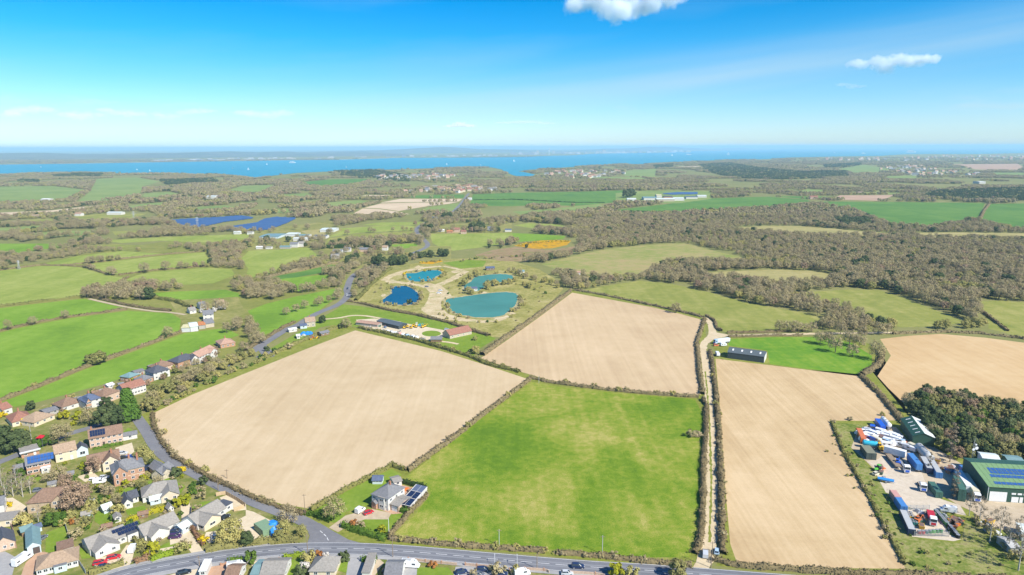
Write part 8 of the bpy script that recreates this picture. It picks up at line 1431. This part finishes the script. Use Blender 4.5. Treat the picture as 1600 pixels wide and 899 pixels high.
# --- clouds, far beyond the air near the ground ------------------------------------------------------------
def cloudmat(name, dens, nsc, col=(1, 1, 1)):
    m, t, b = newmat(name); t.nodes.remove(b); pv = N(t, 'ShaderNodeVolumePrincipled'); pv.inputs['Color'].default_value = (*col, 1); pv.inputs['Anisotropy'].default_value = -.3
    c = N(t, 'ShaderNodeTexCoord').outputs['Object']; nz = noise(t, N(t, 'ShaderNodeNewGeometry').outputs['Position'], nsc, 6, .62, .2)
    ln = N(t, 'ShaderNodeVectorMath', operation='LENGTH'); t.links.new(c, ln.inputs[0])
    d = math_node(t, 'SUBTRACT', math_node(t, 'MULTIPLY_ADD', nz, 1.9, -.22), ln.outputs['Value']); d = math_node(t, 'MULTIPLY', d, 3, clamp=True)
    t.links.new(math_node(t, 'MULTIPLY', d, dens), pv.inputs['Density']); t.links.new(pv.outputs[0], t.nodes['Material Output'].inputs['Volume']); return m
def cloud(px, py, wpx, hpx, dist, label, dens=.02, n=5, seed=1):
    g = np.random.default_rng(seed); d = _f * FPX + _r * (px - 800) - _u * (py - 449.5); d = d / d[1] * dist; c = d + np.array([0, 0, H]); s = dist / FPX; t = thing('cloud', label, 'cloud', tuple(c)); cm = cloudmat('cloud_vapour', dens, 2.2 / (hpx * s), (.93, .97, 1))
    del t['category']; t['kind'] = 'structure'
    for i in range(n):
        u = (i + .5) / n - .5; b = bmesh.new(); bmesh.ops.create_icosphere(b, subdivisions=2, radius=1.0); me = bpy.data.meshes.new('puff'); b.to_mesh(me); b.free(); me.materials.append(cm)
        o = place('puff', me, t, (u * wpx * s * .9, g.uniform(-.1, .1) * wpx * s, g.uniform(-.15, .25) * hpx * s)); k = (1 - abs(u) * 1.1) * g.uniform(.8, 1.15); o.scale = (wpx * s / n * 1.15, wpx * s / n * 1.0, hpx * s * .62 * max(.45, k)); o.rotation_euler = (0, 0, 0)
S.cycles.volume_step_rate = 2.0
cloud(975, 8, 185, 62, 9000, 'white cumulus cloud at the top of the picture', .010, 6, 2)
cloud(1398, 100, 130, 26, 14000, 'small ragged cloud with a bright head on the right', .006, 6, 4)
cloud(1330, 134, 40, 10, 14000, 'small grey wisp below the ragged cloud', .002, 3, 5)
cloud(719, 197, 44, 9, 30000, 'tiny white cloud low over the strait', .003, 3, 6)
for i, (px, py, w_, h_) in enumerate([(40, 176, 80, 22), (130, 180, 70, 16), (190, 176, 70, 16), (258, 181, 44, 14), (305, 176, 60, 14), (410, 180, 90, 18), (820, 192, 90, 8)]):
    cloud(px, py, w_, h_, 30000, ['large low cloud at the far left', 'low cloud second from the left', 'low cloud third from the left', 'small low cloud fourth from the left', 'low cloud fifth from the left', 'faint low cloud left of the centre', 'faint flat cloud above the far city'][i], .0006, 4, 10 + i)
# ================================================================== haze
mb = MB(); mb.box(-95000, 95000, -450, 75000, -1.5, 190)
hz, ht, hb = newmat('haze'); ht.nodes.remove(hb)
pv = N(ht, 'ShaderNodeVolumePrincipled'); pv.inputs['Color'].default_value = (.50, .80, 1.0, 1); pv.inputs['Density'].default_value = HAZE_DENSITY; pv.inputs['Anisotropy'].default_value = 0.0
ht.links.new(pv.outputs[0], ht.nodes['Material Output'].inputs['Volume'])
o = mb.build('haze', hz); o['kind'] = 'stuff'
